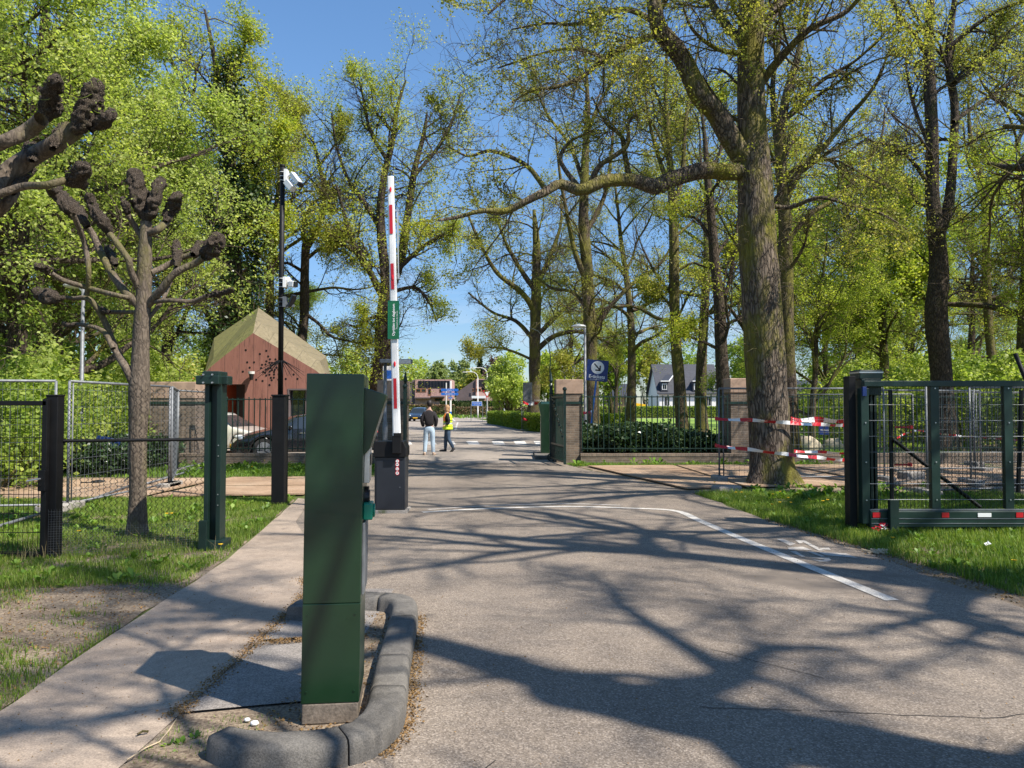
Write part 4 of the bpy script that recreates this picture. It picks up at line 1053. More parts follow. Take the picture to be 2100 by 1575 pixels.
# small panel ring around the far oak beyond the gate
heras((at(1070, 50.5), 50.5), (at(1112, 50.5), 50.2), 'small temporary panel before the far oak beyond the gate', h=2.05)
mb = MB(); c = P(1085, 802, 50.6); mb.box((c.x-.1, c.y, c.z-.1), (.62, .05, 1.35)); mb.box((c.x-.1, c.y-.03, c.z-.1), (.54, .01, 1.27), 1)
o = mb.build('back_of_sign', [m['galv'], m['galv_dk']]); tag(o, 'grey rear side of a sign board above the small panel by the far oak', 'sign')
def tape(pts, label, w=.075, z=None, seg=.26, name='barrier_tape'):
    pts, _, L = resample(pts, [1]*len(pts), max(8, int(np.linalg.norm(np.array(pts[-1])-np.array(pts[0]))/.065)))
    mb = MB(); s = 0
    for i in range(len(pts)-1):
        p, q = Vector(pts[i]), Vector(pts[i+1]); tw = .9*math.sin(i*.31); d = Vector((0, math.sin(tw)*w, math.cos(tw)*w)); tw = .9*math.sin((i+1)*.31); d2 = Vector((0, math.sin(tw)*w, math.cos(tw)*w))
        k = int(s/seg) % 2; s += (q-p).length
        mb.add([p, q, q+d2, p+d], [(0, 1, 2, 3)], k)
    o = mb.build(name, [m['red'], m['signwhite']]); tag(o, label, 'tape', 'red and white barrier tapes'); return o
tape([P(1466, 862, 16.0), P(1560, 866, 15.3), P(1640, 872, 15.2), P(1745, 876, 16.0)], 'upper red-white tape slung across the big oak trunk')
tape([P(1466, 917, 16.0), P(1560, 928, 15.2), P(1640, 938, 15.2), P(1745, 948, 16.0)], 'lower sagging red-white tape across the big oak trunk')
tape([P(1622, 866, 17.5), P(1680, 866, 17.6), P(1750, 870, 17.7)], 'wide double red-white tape on the panel right of the oak', w=.13)
tape([P(1628, 928, 17.5), P(1690, 930, 17.6), P(1750, 933, 17.7)], 'short lower red-white tape on the panel right of the oak', w=.07)
tape([P(1480, 920, 16.4), P(1510, 921, 16.4), P(1538, 924, 16.4)], 'short tape end tied at the left panel post', w=.07)
tape([P(1840, 900, 24), P(1880, 885, 25), P(1960, 895, 25), P(2100, 905, 25)], 'far red-white tape strung between trees at right', w=.07)
for px, py, k in ((1852, 876, 'upper'), (1850, 953, 'lower')):
    mb = MB(); c = P(px, py, 13.5); mb.box(c, (.26, .05, .035)); mb.box((c.x+.14, c.y, c.z), (.05, .07, .06)); o = mb.build('panel_clamp', m['red']); tag(o, k+' red tape wrap on the panel post seen through the sliding gate', 'clamp')
tape([P(1072, 858-30, 50.3), P(1090, 861-30, 50.3), P(1110, 858-30, 50.3)], 'upper tape on the small panel by the far oak', w=.22, seg=.35)
tape([P(1072, 862, 50.3), P(1090, 865, 50.3), P(1112, 864, 50.3)], 'lower tape on the small panel by the far oak', w=.2, seg=.35)
tape([P(1196, 850, 26), P(1206, 848, 26), P(1216, 845, 26)], 'short tape behind the brick pillar near the blue sign post', w=.1)
# small blue board and rocks beyond
def board(x, y, w, h, z, label, mat='signblue', post='black', words=None, tilt=0):
    r = empty('blue_sign', (x, y, 0), label, 'sign')
    mb = MB(); mb.cyl((x, y+.03, z/2), .03, z, 10); mb.build('post', m[post], r)
    mb = MB(); mb.box((x, y-.02, z), (w, .02, h)); o = mb.build('panel', m[mat], r); bevel(o, .004)
    if words:
        mb = MB()
        for k, (s, sz, dz) in enumerate(words): text_mb(s, sz, mb, lambda a, b, dz=dz: Vector((x+a, y-.033, z+b+dz)), 0)
        mb.build('lettering', m['signwhite'], o)
    return r
c = P(1690, 882, 24); board(c.x, 24, .32, .30, c.z, 'small dark blue notice board on a black post near the pale rock', words=[('Welkom', .075, 0)])
def rock(px, py, D, s, label, seed):
    mb = MB(); c = G(px, py); c = Vector((at(px, D), D, 0)); rg = random.Random(seed); mb.ball((0, 0, 0), 1, 12)
    for i, v in enumerate(mb.v): k = 1+.18*math.sin(v.x*4+seed)+.15*math.sin(v.y*5+v.z*3+seed); mb.v[i] = Vector((v.x*s[0]*k, v.y*s[1]*k, v.z*s[2]*k+s[2]*.6))
    mb.v = [v+c for v in mb.v]; o = mb.build('boulder', m['rock'], smooth=True); tag(o, label, 'rock'); return o
rock(1655, 905, 26, (.5, .4, .36), 'pale sandy boulder left of the small blue notice board', 2); rock(1708, 900, 28, (.3, .3, .28), 'smaller pale boulder right of the small blue notice board', 5)
mb = MB(); c = P(1630, 995, 15); rg = random.Random(4)
for px, py, w, hh, dd_, lb in ((1490, 1001, .5, .12, .3, 'broken concrete slab lump at the left foot of the tape-hung panel'), (1868, 978, .5, .2, .3, 'grey concrete block lying in weeds behind the sliding gate'), (1795, 990, .35, .1, .25, 'low rubble lump right of the big oak')):
    q = G(px, py+8); mb = MB(); mb.box((q.x, q.y, hh/2), (w, dd_, hh), rz=.3); o = mb.build('concrete_block', m['concrete']); bevel(o, .03, 2); tag(o, lb, 'concrete block')
mb = MB(); q = G(1795, 1137); rg = random.Random(8)
for k in range(9): a = rg.uniform(0, 3); mb.bar((q.x+rg.uniform(-.12, .12), q.y+rg.uniform(-.06, .06), .02), (q.x+rg.uniform(-.1, .1)+.06*math.cos(a), q.y+.06*math.sin(a), .05), .02, .015)
o = mb.build('wood_debris', m['debris']); tag(o, 'pale splintered wood chips at the right asphalt edge', 'debris')
mb = MB(); q = G(2018, 1128); mb.add([(q.x+.02, q.y, .05), (q.x+.06, q.y, .06), (q.x+.07, q.y+.03, .09), (q.x+.02, q.y+.03, .07)], [(0, 1, 2), (0, 2, 3)]); mb.add([(q.x+.05, q.y, .06), (q.x+.08, q.y-.01, .07), (q.x+.06, q.y+.03, .10)], [(0, 1, 2)])
o = mb.build('paper_scrap', m['signwhite']); tag(o, 'crumpled white paper scrap in the right verge', 'litter')
for k, (px, py) in enumerate(((522, 1487), (507, 1480))):
    q = G(px, py, .03); mb = MB(); mb.ball((q.x, q.y, .04), .014+.005*(1-k), 8, 0, (1.2, 1, .7)); o = mb.build('pebble', m['signwhite'], smooth=True); tag(o, ('larger' if k == 0 else 'smaller')+' white pebble inside the left end of the kerb island', 'pebble')
mb = MB(); pts = []
for i, (px, py) in enumerate(((1085/3, 1150+1015/3), (1040/3+0, 1150+1090/3), (980/3, 1150+1160/3), (900/3, 1150+1200/3), (780/3, 1150+1272/3))): q = G(px, py); pts.append((q.x, q.y, .034+.004*(i % 2)))
mb.tube(pts, .0035, 6); o = mb.build('twig', m['debris'], smooth=True); tag(o, 'thin reddish twig lying across the concrete path', 'twig')
mb = MB(); q1, q2 = G(842/3, 1150+1108/3), G(912/3, 1150+1092/3); mb.tube([(q1.x, q1.y, .03), (q1.x*.5+q2.x*.5, q1.y*.5+q2.y*.5, .04), (q2.x, q2.y, .032)], .006, 6); o = mb.build('twig', m['bark'], smooth=True); tag(o, 'short dark stick on the concrete path', 'twig')

# left: crooked blue panel, black object on plates, ground tubes
mb = MB(); c = P(222, 918, 18); mb.bar((c.x-.35, 18, c.z+.1), (c.x+.25, 18, c.z-.02), .03, .42); mb.bar((c.x-.12, 17.97, c.z+.17), (c.x+.15, 17.97, c.z-.18), .02, .03, 1); o = mb.build('fallen_blue_panel', [m['signblue'], m['signwhite']]); tag(o, 'crooked small blue panel hanging among ivy behind the pollard', 'sign')
mb = MB(); q = G(200, 996); mb.tube([(q.x-.12, q.y, .08), (q.x, q.y+.05, .10), (q.x+.13, q.y, .09), (q.x+.02, q.y-.05, .08), (q.x-.12, q.y, .08)], .02, 8); mb.tube([(q.x-.12, q.y, .07), (q.x-.35, q.y, .065)], .012, 6)
o = mb.build('rubber_loop', m['rubber'], smooth=True); tag(o, 'black rubber loop lying on the rusty plates at left', 'loop')
for pts, lb in (([G(150, 1048), G(270, 1003)], 'grey tube lying on the ground left of the pollard foot'), ([G(300, 1000), G(425, 962)], 'grey tube lying behind the pollard toward the pillar'), ([G(-60, 1110), G(92, 1062)], 'grey tube on the grass behind the black mesh gate')):
    mb = MB(); mb.tube([(p.x, p.y, .08) for p in pts], .022, 8); o = mb.build('loose_tube', m['galv'], smooth=True); tag(o, lb, 'tube')

# ------------------------------------------------------------------ boundary: plinths, railings, pillars, iron gates
def plinth(a, b, h, label, th=.32):
    a = Vector(a); b = Vector(b); mb = MB(); c = (a+b)/2; u = b-a
    mb.box((c.x, c.y, h/2-.02), (u.length, th, h+.04-.06), rz=math.atan2(u.y, u.x))
    r = empty('brick_plinth', a, label, 'wall'); o = mb.build('wall', m['wallbrick'], r)
    mb = MB(); mb.box((c.x, c.y, h-.028), (u.length+.01, th+.02, .075), rz=math.atan2(u.y, u.x)); mb.build('coping', m['coping'], r); return r
m['coping'] = brickmat('brick_on_edge', (.16, .12, .09), (.24, .18, .13), (.22, .20, .17), 1, .2, .068)
plinth((1.95, 21.6, 0), (9.3, 21.6, 0), .27, 'low brick plinth carrying the right railing')
plinth((-10.2, 21.2, 0), (-3.7, 21.2, 0), .30, 'low brick plinth carrying the left railing')
plinth((10.1, 21.6, 0), (24, 22.4, 0), .27, 'low brick plinth right of the second sandstone-capped pillar')
def railing(a, b, z0, z1, label, pitch=.150):
    a = Vector(a); b = Vector(b); u = b-a; L = u.length; u.normalize(); r = empty('iron_railing', a, label, 'railing')
    mb = MB(); n = int(L/pitch)
    for i in range(n+1): p = a+u*i*L/n; mb.tube([(p.x, p.y, z0), (p.x, p.y, z1)], .016, 6)
    mb.build('bars', m['green_metal'], r)
    for z, nm in ((z0+.08, 'bottom_rail'), (z1-.04, 'top_rail')): mb = MB(); mb.bar((a.x, a.y, z), (b.x, b.y, z), .05, .03); mb.build(nm, m['green_metal'], r)
    mb = MB()
    for i in range(0, n+1, 4): p = a+u*i*L/n; mb.ball((p.x, p.y, z1+.012), .022, 8)
    mb.build('knobs', m['green_metal'], r); return r
zt = P(1300, 811, 21.6).z
railing((2.0, 21.6, 0), (6.15, 21.6, 0), .34, zt, 'dark green iron railing right of the gate, in front of the dark shrubs')
railing((-8.6, 21.2, 0), (-3.85, 21.2, 0), .36, P(540, 816, 21.2).z, 'dark green iron railing in front of the parked cars')
railing((7.0, 21.65, 0), (11.4, 21.9, 0), .34, zt, 'dark green iron railing behind the tape-hung panel and oak')
railing((11.6, 21.95, 0), (20, 22.3, 0), .34, zt, 'dark green iron railing far right in the woods')
def pillar(x, y, w, h, cap, label, sw=None):
    r = empty('gate_pillar', (x, y, 0), label, 'pillar')
    mb = MB(); mb.box((x, y, (h-cap)/2-.02), (w, w, h-cap+.04)); mb.build('brickwork', m['wallbrick'], r)
    mb = MB(); mb.box((x, y, h-cap/2), (w+.05, w+.05, cap)); o = mb.build('capstone', m['stone'], r); bevel(o, .02)
    mb = MB(); mb.box((x, y, 1.72), (w+.05, w+.05, .07)); mb.build('iron_band', m['green_metal'], r); return r
pillar(at(1166, 22), 22.0, .74, P(1166, 778, 21.6).z, .42, 'brick gate pillar with sandstone cap beside the blue e-tickets sign')
pillar(-3.38, 21.6, .76, P(800, 780, 21.2).z, .52, 'shaded brick gate pillar with sandstone cap behind the white barrier boom')
pillar(at(1511, 22.2), 22.0, .66, P(1511, 776, 21.8).z, .42, 'brick pillar with sandstone cap just left of the big oak')
pillar(at(368, 22), 22.2, 1.3, P(368, 783, 21.6).z, .48, 'broad brick pillar with sloping sandstone cap behind the temporary panels at left')
def iron_gate(hinge, end, label, zl, zh):
    a = Vector(hinge); b = Vector(end); u = (b-a); L = u.length; u.normalize(); r = empty('wrought_iron_gate', a, label, 'gate')
    mb = MB(); mb.bar((a.x, a.y, .06), (a.x, a.y, zl+.1), .07, .07); mb.ball((a.x, a.y, zl+.15), .06, 10); mb.build('hinge_stile', m['green_metal'], r)
    mb = MB(); mb.bar((b.x, b.y, .06), (b.x, b.y, zh), .09, .09); mb.tube([(b.x, b.y, zh), (b.x, b.y, zh+.08), (b.x, b.y, zh+.16), (b.x, b.y, zh+.42)], [.07, .03, .06, .004], 8)
    for z in (.4, .8, 1.2, 1.6, 2.0): mb.box((b.x, b.y, z), (.12, .12, .03))
    mb.build('main_stile', m['green_metal'], r)
    n = 13; mb = MB()
    for i in range(1, n):
        f = i/n; p = a+u*L*f; z1 = zl+.02*math.sin(f*3); mb.tube([(p.x, p.y, .12), (p.x, p.y, z1)], .014, 6)
    for i in range(1, n):
        f = (i+.5)/n; p = a+u*L*f; mb.tube([(p.x, p.y, .12), (p.x, p.y, .55)], .010, 6)
    mb.build('bars', m['green_metal'], r)
    mb = MB()
    for z in (.12, .55, zl-.05): mb.bar((a.x, a.y, z), (b.x, b.y, z), .045, .05)
    mb.build('rails', m['green_metal'], r)
    mb = MB(); n = 9   # stepped ornament running diagonally
    for i in range(n):
        f = i/n; p = a+u*L*(1-f); z = .62+(1-f)*1.35; q = a+u*L*(1-f-.1); mb.bar((p.x, p.y, z), (q.x, q.y, z-.02), .05, .03); mb.ball((p.x, p.y, z+.02), .05, 8)
    for k in range(7):
        f = k/7; p = a+u*L*f; t = [(p.x+u.x*.14*math.cos(s*.9)*(.3+s*.1), p.y+u.y*.14*math.cos(s*.9)*(.3+s*.1), .34+.14*math.sin(s*.9)*(.3+s*.1)) for s in range(8)]; mb.tube(t, .008, 5)
    mb.build('scrollwork', m['green_metal'], r)
    mb = MB(); t = [(b.x+.11*math.cos(k*.5), b.y-.1, .13+.11*math.sin(k*.5)) for k in range(13)]; mb.tube(t, .018, 8); mb.build('ground_wheel', m['dark_green'], r)
    return r
gR = iron_gate((at(1158, 20.4), 20.4, 0), (at(1130, 22.3), 22.3, 0), 'right leaf of the green wrought-iron gate, folded beside the brick pillar', P(1150, 810, 21).z, P(1130, 790, 21.6).z)
mb = MB(); x = at(1130, 21.6); mb.tube([(x, 22.3, 2.5), (x+.02, 22.3, 3.1), (x-.05, 22.3, 3.5), (x-.35, 22.3, 3.85), (x-.6, 22.3, 3.95)], .014, 8); mb.build('overthrow_arm', m['green_metal'], gR)
iron_gate((-2.78, 19.6, 0), (-2.95, 20.9, 0), 'left leaf of the green wrought-iron gate, seen edge-on beside the shaded pillar', P(835, 805, 20).z, P(835, 790, 20).z)
# green roadside cabinet with a kerb foot, beyond the gate
x = at(1118, 24.5)
r = empty('green_ticket_terminal', (x, 24.5, 0), 'dark green terminal on a stone kerb foot left of the right gate leaf', 'terminal')
mb = MB(); mb.prism([(24.2, .12), (24.75, .12), (24.75, 1.78), (24.45, 1.78), (24.2, 1.7)], x-.15, x+.17, 'YZ'); bevel(mb.build('cabinet', m['green_box'], r), .01)
mb = MB(); mb.prism([(x-.14, 1.78), (x-.23, 1.70), (x-.15, 1.35)], 24.2, 24.7, 'XZ'); mb.build('hood', m['green_box'], r)
mb = MB(); mb.box((x, 24.1, .06), (.75, 2.4, .14)); bevel(mb.build('kerb_foot', m['kerb'], r), .03)

# ------------------------------------------------------------------ signs and lamps by the gate
xs = at(1225, 25); c = P(1225, 760, 25)
r = empty('eticket_sign', (at(1207, 25), 25, 0), 'tilted blue E-tickets sign with a black arrow in a white circle', 'sign')
mb = MB(); mb.tube([(at(1206, 25), 25.03, .1), (c.x+.0, 25.03, c.z)], .03, 10); mb.build('post', m['signblue2'], r)
ti = R_(5); ct, st = math.cos(ti), math.sin(ti)
def es(a, b, d=0): return Vector((c.x+a*ct+b*st, 25-d, c.z+b*ct-a*st))
W, Hh = .70, .70
mb = MB(); mb.add([es(-W/2, -Hh/2, .015), es(W/2, -Hh/2, .015), es(W/2, Hh/2, .015), es(-W/2, Hh/2, .015), es(-W/2, -Hh/2, -.015), es(W/2, -Hh/2, -.015), es(W/2, Hh/2, -.015), es(-W/2, Hh/2, -.015)], [(0, 1, 2, 3), (7, 6, 5, 4), (0, 4, 5, 1), (1, 5, 6, 2), (2, 6, 7, 3), (3, 7, 4, 0)])
pn = mb.build('panel', m['signblue'], r)
mb = MB(); mb.add([es(.0+.215*math.cos(k*math.pi/16), .10+.215*math.sin(k*math.pi/16), .019) for k in range(32)], [list(range(32))]); mb.build('white_disc', m['signwhite'], pn)
mb = MB()
def poly(pp): mb.add([es(a, b, .022) for a, b in pp], [list(range(len(pp)))])
poly([(-.135, .21), (-.105, .24), (.075, .06), (.045, .03)]); poly([(.105, -.01), (.105, .17), (.06, .17), (.06, -.01)]); poly([(-.07, -.01), (.105, -.01), (.105, .035), (-.07, .035)])
mb.build('arrow', m['blackplastic'], pn)
mb = MB(); text_mb('E-tickets', .155, mb, lambda a, b: es(a, b-.205, .02), 0, bold=.003); text_mb('www.hogeveluwe.nl', .058, mb, lambda a, b: es(a, b-.295, .02), 0); mb.build('lettering', m['signwhite'], pn)

def lamp_post(x, y, h, r0, label, head, mat='galv', group=None):
    r = empty('street_lamp', (x, y, 0), label, 'street lamp', group)
    mb = MB(); mb.tube([(x, y, 0), (x, y, 1.2), (x, y, 1.25), (x, y, h)], [r0, r0, r0*.75, r0*.55], 12)
    o = mb.build('pole', m[mat], r); 
    for f in o.data.polygons: f.use_smooth = len(f.vertices) == 4
    if head == 'disc':
        mb = MB(); mb.tube([(x, y, h-.1), (x-.12, y, h+.02)], .025, 8); mb.ball((x-.22, y, h+.05), .24, 14, 0, (1.1, .8, .28)); mb.build('lamp_head', m['white'], r, smooth=True)
    elif head == 'flat':
        mb = MB(); mb.box((x+.28, y, h), (.80, .26, .10)); bevel(mb.build('lamp_head', m['galv'], r), .015)
        mb = MB(); mb.box((x+.48, y-.02, h-.015), (.36, .24, .10)); mb.build('lamp_cover', m['offwhite'], r)
    elif head in ('curveL', 'curveR'):
        s = -1 if head == 'curveL' else 1
        mb = MB(); mb.tube([(x, y, h)]+[(x+s*(1-math.cos(t))*.9, y, h+.9*math.sin(t)) for t in (.4, .8, 1.2, 1.57)]+[(x+s*1.7, y, h+.9)], [.05]*6, 8); mb.box((x+s*1.9, y, h+.87), (.7, .25, .10)); mb.build('lamp_arm', m[mat], r)
    else:
        mb = MB(); mb.box((x, y, h), (.1, .3, .1)); mb.build('lamp_head', m['white'], r)
    return r
lamp_post(at(1200, 27), 27, P(1200, 672, 27).z, .075, 'grey street lamp with white saucer head behind the brick pillar', 'disc')
c = P(790, 741, 19); lamp_post(c.x, 19, c.z, .07, 'short grey lamp post with flat slab head left of the barrier boom', 'flat')
c = P(167, 590, 24); lamp_post(at(167, 18.3), 18.3, P(167, 590, 18.3).z, .07, 'tall galvanised lamp post among the left trees', 'disc')
c = P(999, 768, 100); lamp_post(c.x, 100, c.z, .12, 'right, nearer and taller cream curved street lamp at the far junction', 'curveL', 'offwhite')
c = P(980, 775, 112); lamp_post(c.x, 112, c.z, .11, 'left cream curved street lamp at the far junction', 'curveL', 'offwhite')
mb = MB(); c = P(1158, 757, 40); mb.cyl((c.x, 40, 1.7), .05, 3.6, 8); mb.cyl((c.x+.45, 40.2, 1.8), .05, 3.8, 8); mb.cyl((c.x+.45, 40.2, c.z+.05), .14, .35, 8)
mb.build('x', m['galv_dk']).name = 'floodlight_mast'; o = bpy.data.objects['floodlight_mast']; tag(o, 'grey floodlight mast peeping over the brick gate pillar', 'floodlight')
mb = MB(); mb.ball((c.x, 39.9, c.z), .26, 12, 0, (1, .5, .8)); mb.build('floodlight_dish', m['white'], o, smooth=True, world=False)
for k, px in enumerate((822, 832)):
    c = P(px, 742, 34)
# white-blue banner behind left pillar
c = P(797, 770, 40); r = empty('banner', (c.x, 40, 0), 'small white and blue banner above the shaded pillar', 'banner')
mb = MB(); mb.cyl((c.x+.35, 40.05, c.z/2+.3), .04, c.z+.6, 8); mb.build('pole', m['galv'], r)
mb = MB(); mb.box((c.x, 40, c.z), (.6, .03, 1.0)); mb.box((c.x, 39.98, c.z+.05), (.3, .01, .45), 1); mb.build('cloth', [m['signwhite'], m['signblue2']], r)

# signpost with blue direction arms
D = 72; x = at(924, D)
r = empty('direction_signpost', (x, D, 0), 'white signpost with two long blue direction arms at the far junction', 'signpost')
mb = MB(); zt = P(924, 781, D).z
for i in range(14): mb.cyl((x, D, zt/14*(i+.5)), .09, zt/14, 10, 0 if i > 4 else (i % 2))
mb.build('post', [m['white'], m['signblue2']], r)
for k, py in enumerate((800, 808)):
    z = P(924, py, D).z; xl, xr = at(905, D), at(941, D)
    mb = MB(); mb.prism([(xl, z-.13), (xr-.1, z-.13), (xr, z), (xr-.1, z+.13), (xl, z+.13)], D-.16, D-.12, 'XZ'); a = mb.build('direction_arm', m['signblue2'], r)
    mb = MB(); text_mb('Otterlo  4' if k == 0 else 'Hoenderloo  9', .16, mb, lambda p, q, z=z: Vector(((xl+xr)/2+p, D-.165, z+q)), 0); mb.build('lettering', m['signwhite'], a)
mb = MB(); mb.box((x, D-.14, P(924, 816, D).z), (.42, .04, .10)); mb.build('small_arm', m['signblue2'], r)
D = 84; x = at(915, D); r = empty('marker_post', (x, D, 0), 'thin cream post left of the signpost', 'post'); mb = MB(); mb.cyl((x, D, P(915, 785, D).z/2), .07, P(915, 785, D).z, 8); mb.build('pole', m['offwhite'], r)
D = 78; c = P(978, 828, D); r = empty('town_name_sign', (c.x, D, 0), 'wide blue place-name sign on two thin posts beside the hedge', 'sign')
mb = MB(); mb.cyl((c.x-.6, D, c.z/2), .03, c.z, 8); mb.cyl((c.x+.6, D, c.z/2), .03, c.z, 8); mb.build('posts', m['galv'], r)
mb = MB(); mb.box((c.x, D-.04, c.z), (1.0, .03, .40)); mb.box((c.x, D-.03, c.z), (1.06, .03, .46), 1); p = mb.build('panel', [m['signblue2'], m['signwhite']], r)
mb = MB(); text_mb('Hoenderloo', .17, mb, lambda a, b: Vector((c.x+a, D-.062, c.z+b+.07)), 0); text_mb('gem. Apeldoorn', .10, mb, lambda a, b: Vector((c.x+a, D-.062, c.z+b-.11)), 0); mb.build('lettering', m['signwhite'], p)
D = 92; c = P(999, 806, D); r = empty('yield_sign', (c.x, D, 0), 'red and white triangular give-way sign at the far junction', 'sign')
mb = MB(); mb.cyl((c.x, D, c.z/2), .05, c.z, 8); mb.build('post', m['galv'], r)
mb = MB()
for s, d, k in ((.62, .05, 0), (.40, .07, 1)): mb.prism([(c.x-s*.87, c.z+s*.5), (c.x, c.z-s), (c.x+s*.87, c.z+s*.5)], D-d, D-d+.02, 'XZ', k)
mb.build('panel', [m['red'], m['signwhite']], r)
mb = MB(); c = P(1035, 832, 105); mb.cyl((c.x, 105, 1.3), .16, 2.6, 10); mb.ball((c.x, 105, 2.6), .17, 8); o = mb.build('roadside_marker', m['offwhite']); tag(o, 'cream roadside marker bollard behind the yellow hedge', 'bollard')

# ------------------------------------------------------------------ pavilion
r = empty('visitor_pavilion', (-9.5, 30, 0), 'rust-brown timber pavilion with faceted mossy roof behind the parked cars', 'building')
def ring(pts, D): return [P(x, y, D) for x, y in pts]
A = ring([(421.6, 917), (421.6, 762), (441, 745), (519, 683), (645, 758), (659, 769), (659, 917)], 30)
B = ring([(421, 917), (421, 758), (438, 735), (524, 657), (655, 742), (667, 765), (665, 917)], 30.8)
C = ring([(423, 900), (424, 745), (439, 693), (530, 631), (669, 731), (677, 768), (676, 900)], 35)
C2 = ring([(430, 890), (430, 740), (444, 697), (533, 634), (667, 735), (674, 770), (674, 890)], 41)
for L in (A, B, C, C2): L[0].z = L[-1].z = -.05
def wall2d(poly, holes, y): 
    o3 = [Vector((p.x, p.z, 0)) for p in poly]; hs = [[Vector((a, b, 0)) for a, b in h] for h in holes]
    tr = tessellate_polygon([o3]+hs); allp = o3+[q for h in hs for q in h]; return [Vector((q.x, y, q.y)) for q in allp], tr
def hx(px): return at(px, 30)
zf = lambda py: P(500, py, 30).z
door = [(hx(457), -.02), (hx(502), -.02), (hx(502), zf(788)), (hx(457), zf(788))]
win = [(hx(590), zf(857)), (hx(650), zf(857)), (hx(650), zf(797)), (hx(590), zf(797))]
vs, tr = wall2d(A, [door, win], 30); 
mb = MB(); mb.add(vs, [t if (vs[t[1]]-vs[t[0]]).cross(vs[t[2]]-vs[t[0]]).y < 0 else t[::-1] for t in tr]); b = len(mb.v)
for P1, P2 in ((A, B), (B, C), (C, C2)):
    for i in (0, 5): mb.add([P1[i], P1[i+1], P2[i+1], P2[i]], [(0, 1, 2, 3)])
mb.build('wall', m['rustwall'], r)
mb = MB()
for P1, P2 in ((A, B), (B, C), (C, C2)):
    for i in (1, 2): mb.add([P1[i], P1[i+1], P2[i+1], P2[i]], [(0, 1, 2, 3)], 0)
    for i in (3, 4): mb.add([P1[i], P1[i+1], P2[i+1], P2[i]], [(0, 1, 2, 3)], 1)
mb.build('roof', [m['mossroof'], m['rustroof']], r)
mb = MB(); x0, x1, z1 = door[0][0], door[1][0], door[2][1]
mb.add([(x0, 30.0, 0), (x1, 30.0, 0), (x1, 30, z1), (x0, 30, z1), (x0+.1, 31.2, 0), (x1, 31.2, 0), (x1, 31.2, z1), (x0+.1, 31.2, z1)], [(0, 4, 7, 3)], 1)  # left reveal: its lit look is put into the orange colour
mb.add([(x0+.1, 31.2, 0), (x1, 31.2, 0), (x1, 31.2, z1), (x0+.1, 31.2, z1), (x1, 30, 0), (x1, 30, z1), (x0, 30, z1)], [(0, 1, 2, 3), (1, 4, 5, 2), (3, 2, 5, 6)], 0)
mb.build('doorway', [m['darkbrick'], m['orange']], r)
mb = MB(); x0, z0 = win[0]; x1, z1 = win[2]; mb.box(((x0+x1)/2, 30.25, (z0+z1)/2), (x1-x0, .03, z1-z0)); wn = mb.build('window', m['glass'], r)
mb = MB(); mb.box(((x0+x1)/2, 30.1, z0+.03), (x1-x0+.02, .26, .06)); mb.box(((x0+x1)/2, 30.1, z1-.03), (x1-x0, .24, .06)); mb.box((x0+.03, 30.1, (z0+z1)/2), (.06, .24, z1-z0-.12)); mb.box((hx(625), 30.2, (z0+z1)/2), (.05, .06, z1-z0-.12)); mb.build('frame', m['darkbrick'], wn)
mb = MB(); rg = random.Random(21)
H0 = [(504, 718), (533, 726), (507, 743), (512, 754), (498, 762), (521, 743), (550, 731), (565, 737), (602, 768), (610, 777), (586, 777)]
for k in range(62): H0.append((rg.gauss(553, 11), rg.gauss(758, 12.5)))
used = []
for hx_, hy in H0:
    if any((hx_-a)**2+(hy-b)**2 < 20 for a, b in used): continue
    used.append((hx_, hy)); p = P(hx_, hy, 29.994); mb.disc(p, .044, 10)
mb.build('perforations', m['black'], r)
c = P(516, 768, 29.8); mb = MB(); mb.tube([(c.x, 30, c.z-.05), (c.x, 29.8, c.z-.05)], .02, 6); mb.tube([(c.x, 29.78, c.z-.22), (c.x, 29.78, c.z-.10), (c.x, 29.78, c.z+.02)], [.05, .08, .10], 12); mb.tube([(c.x, 29.78, c.z+.02), (c.x, 29.78, c.z+.12)], [.12, .13], 12, 1); mb.build('wall_lamp', [m['blackplastic'], m['offwhite']], r)
# annex with thin orange-trimmed roof
r = empty('annex_building', (-10.5, 31, 0), 'low brown annex with orange roof trim left of the pavilion', 'building')
x0, x1 = at(395, 31), at(424, 31); mb = MB(); mb.box(((x0+x1)/2-.6, 32, 1.3), (x1-x0+1.2, 2, 2.7)); mb.build('wall', m['darkbrick'], r)
mb = MB(); mb.prism([(x0-1.3, 2.68), (x1-.02, 2.68), (x1-.02, 2.9), (x0-1.3, 2.80)], 30.8, 33.2, 'XZ'); mb.build('roof', m['orange'], r)

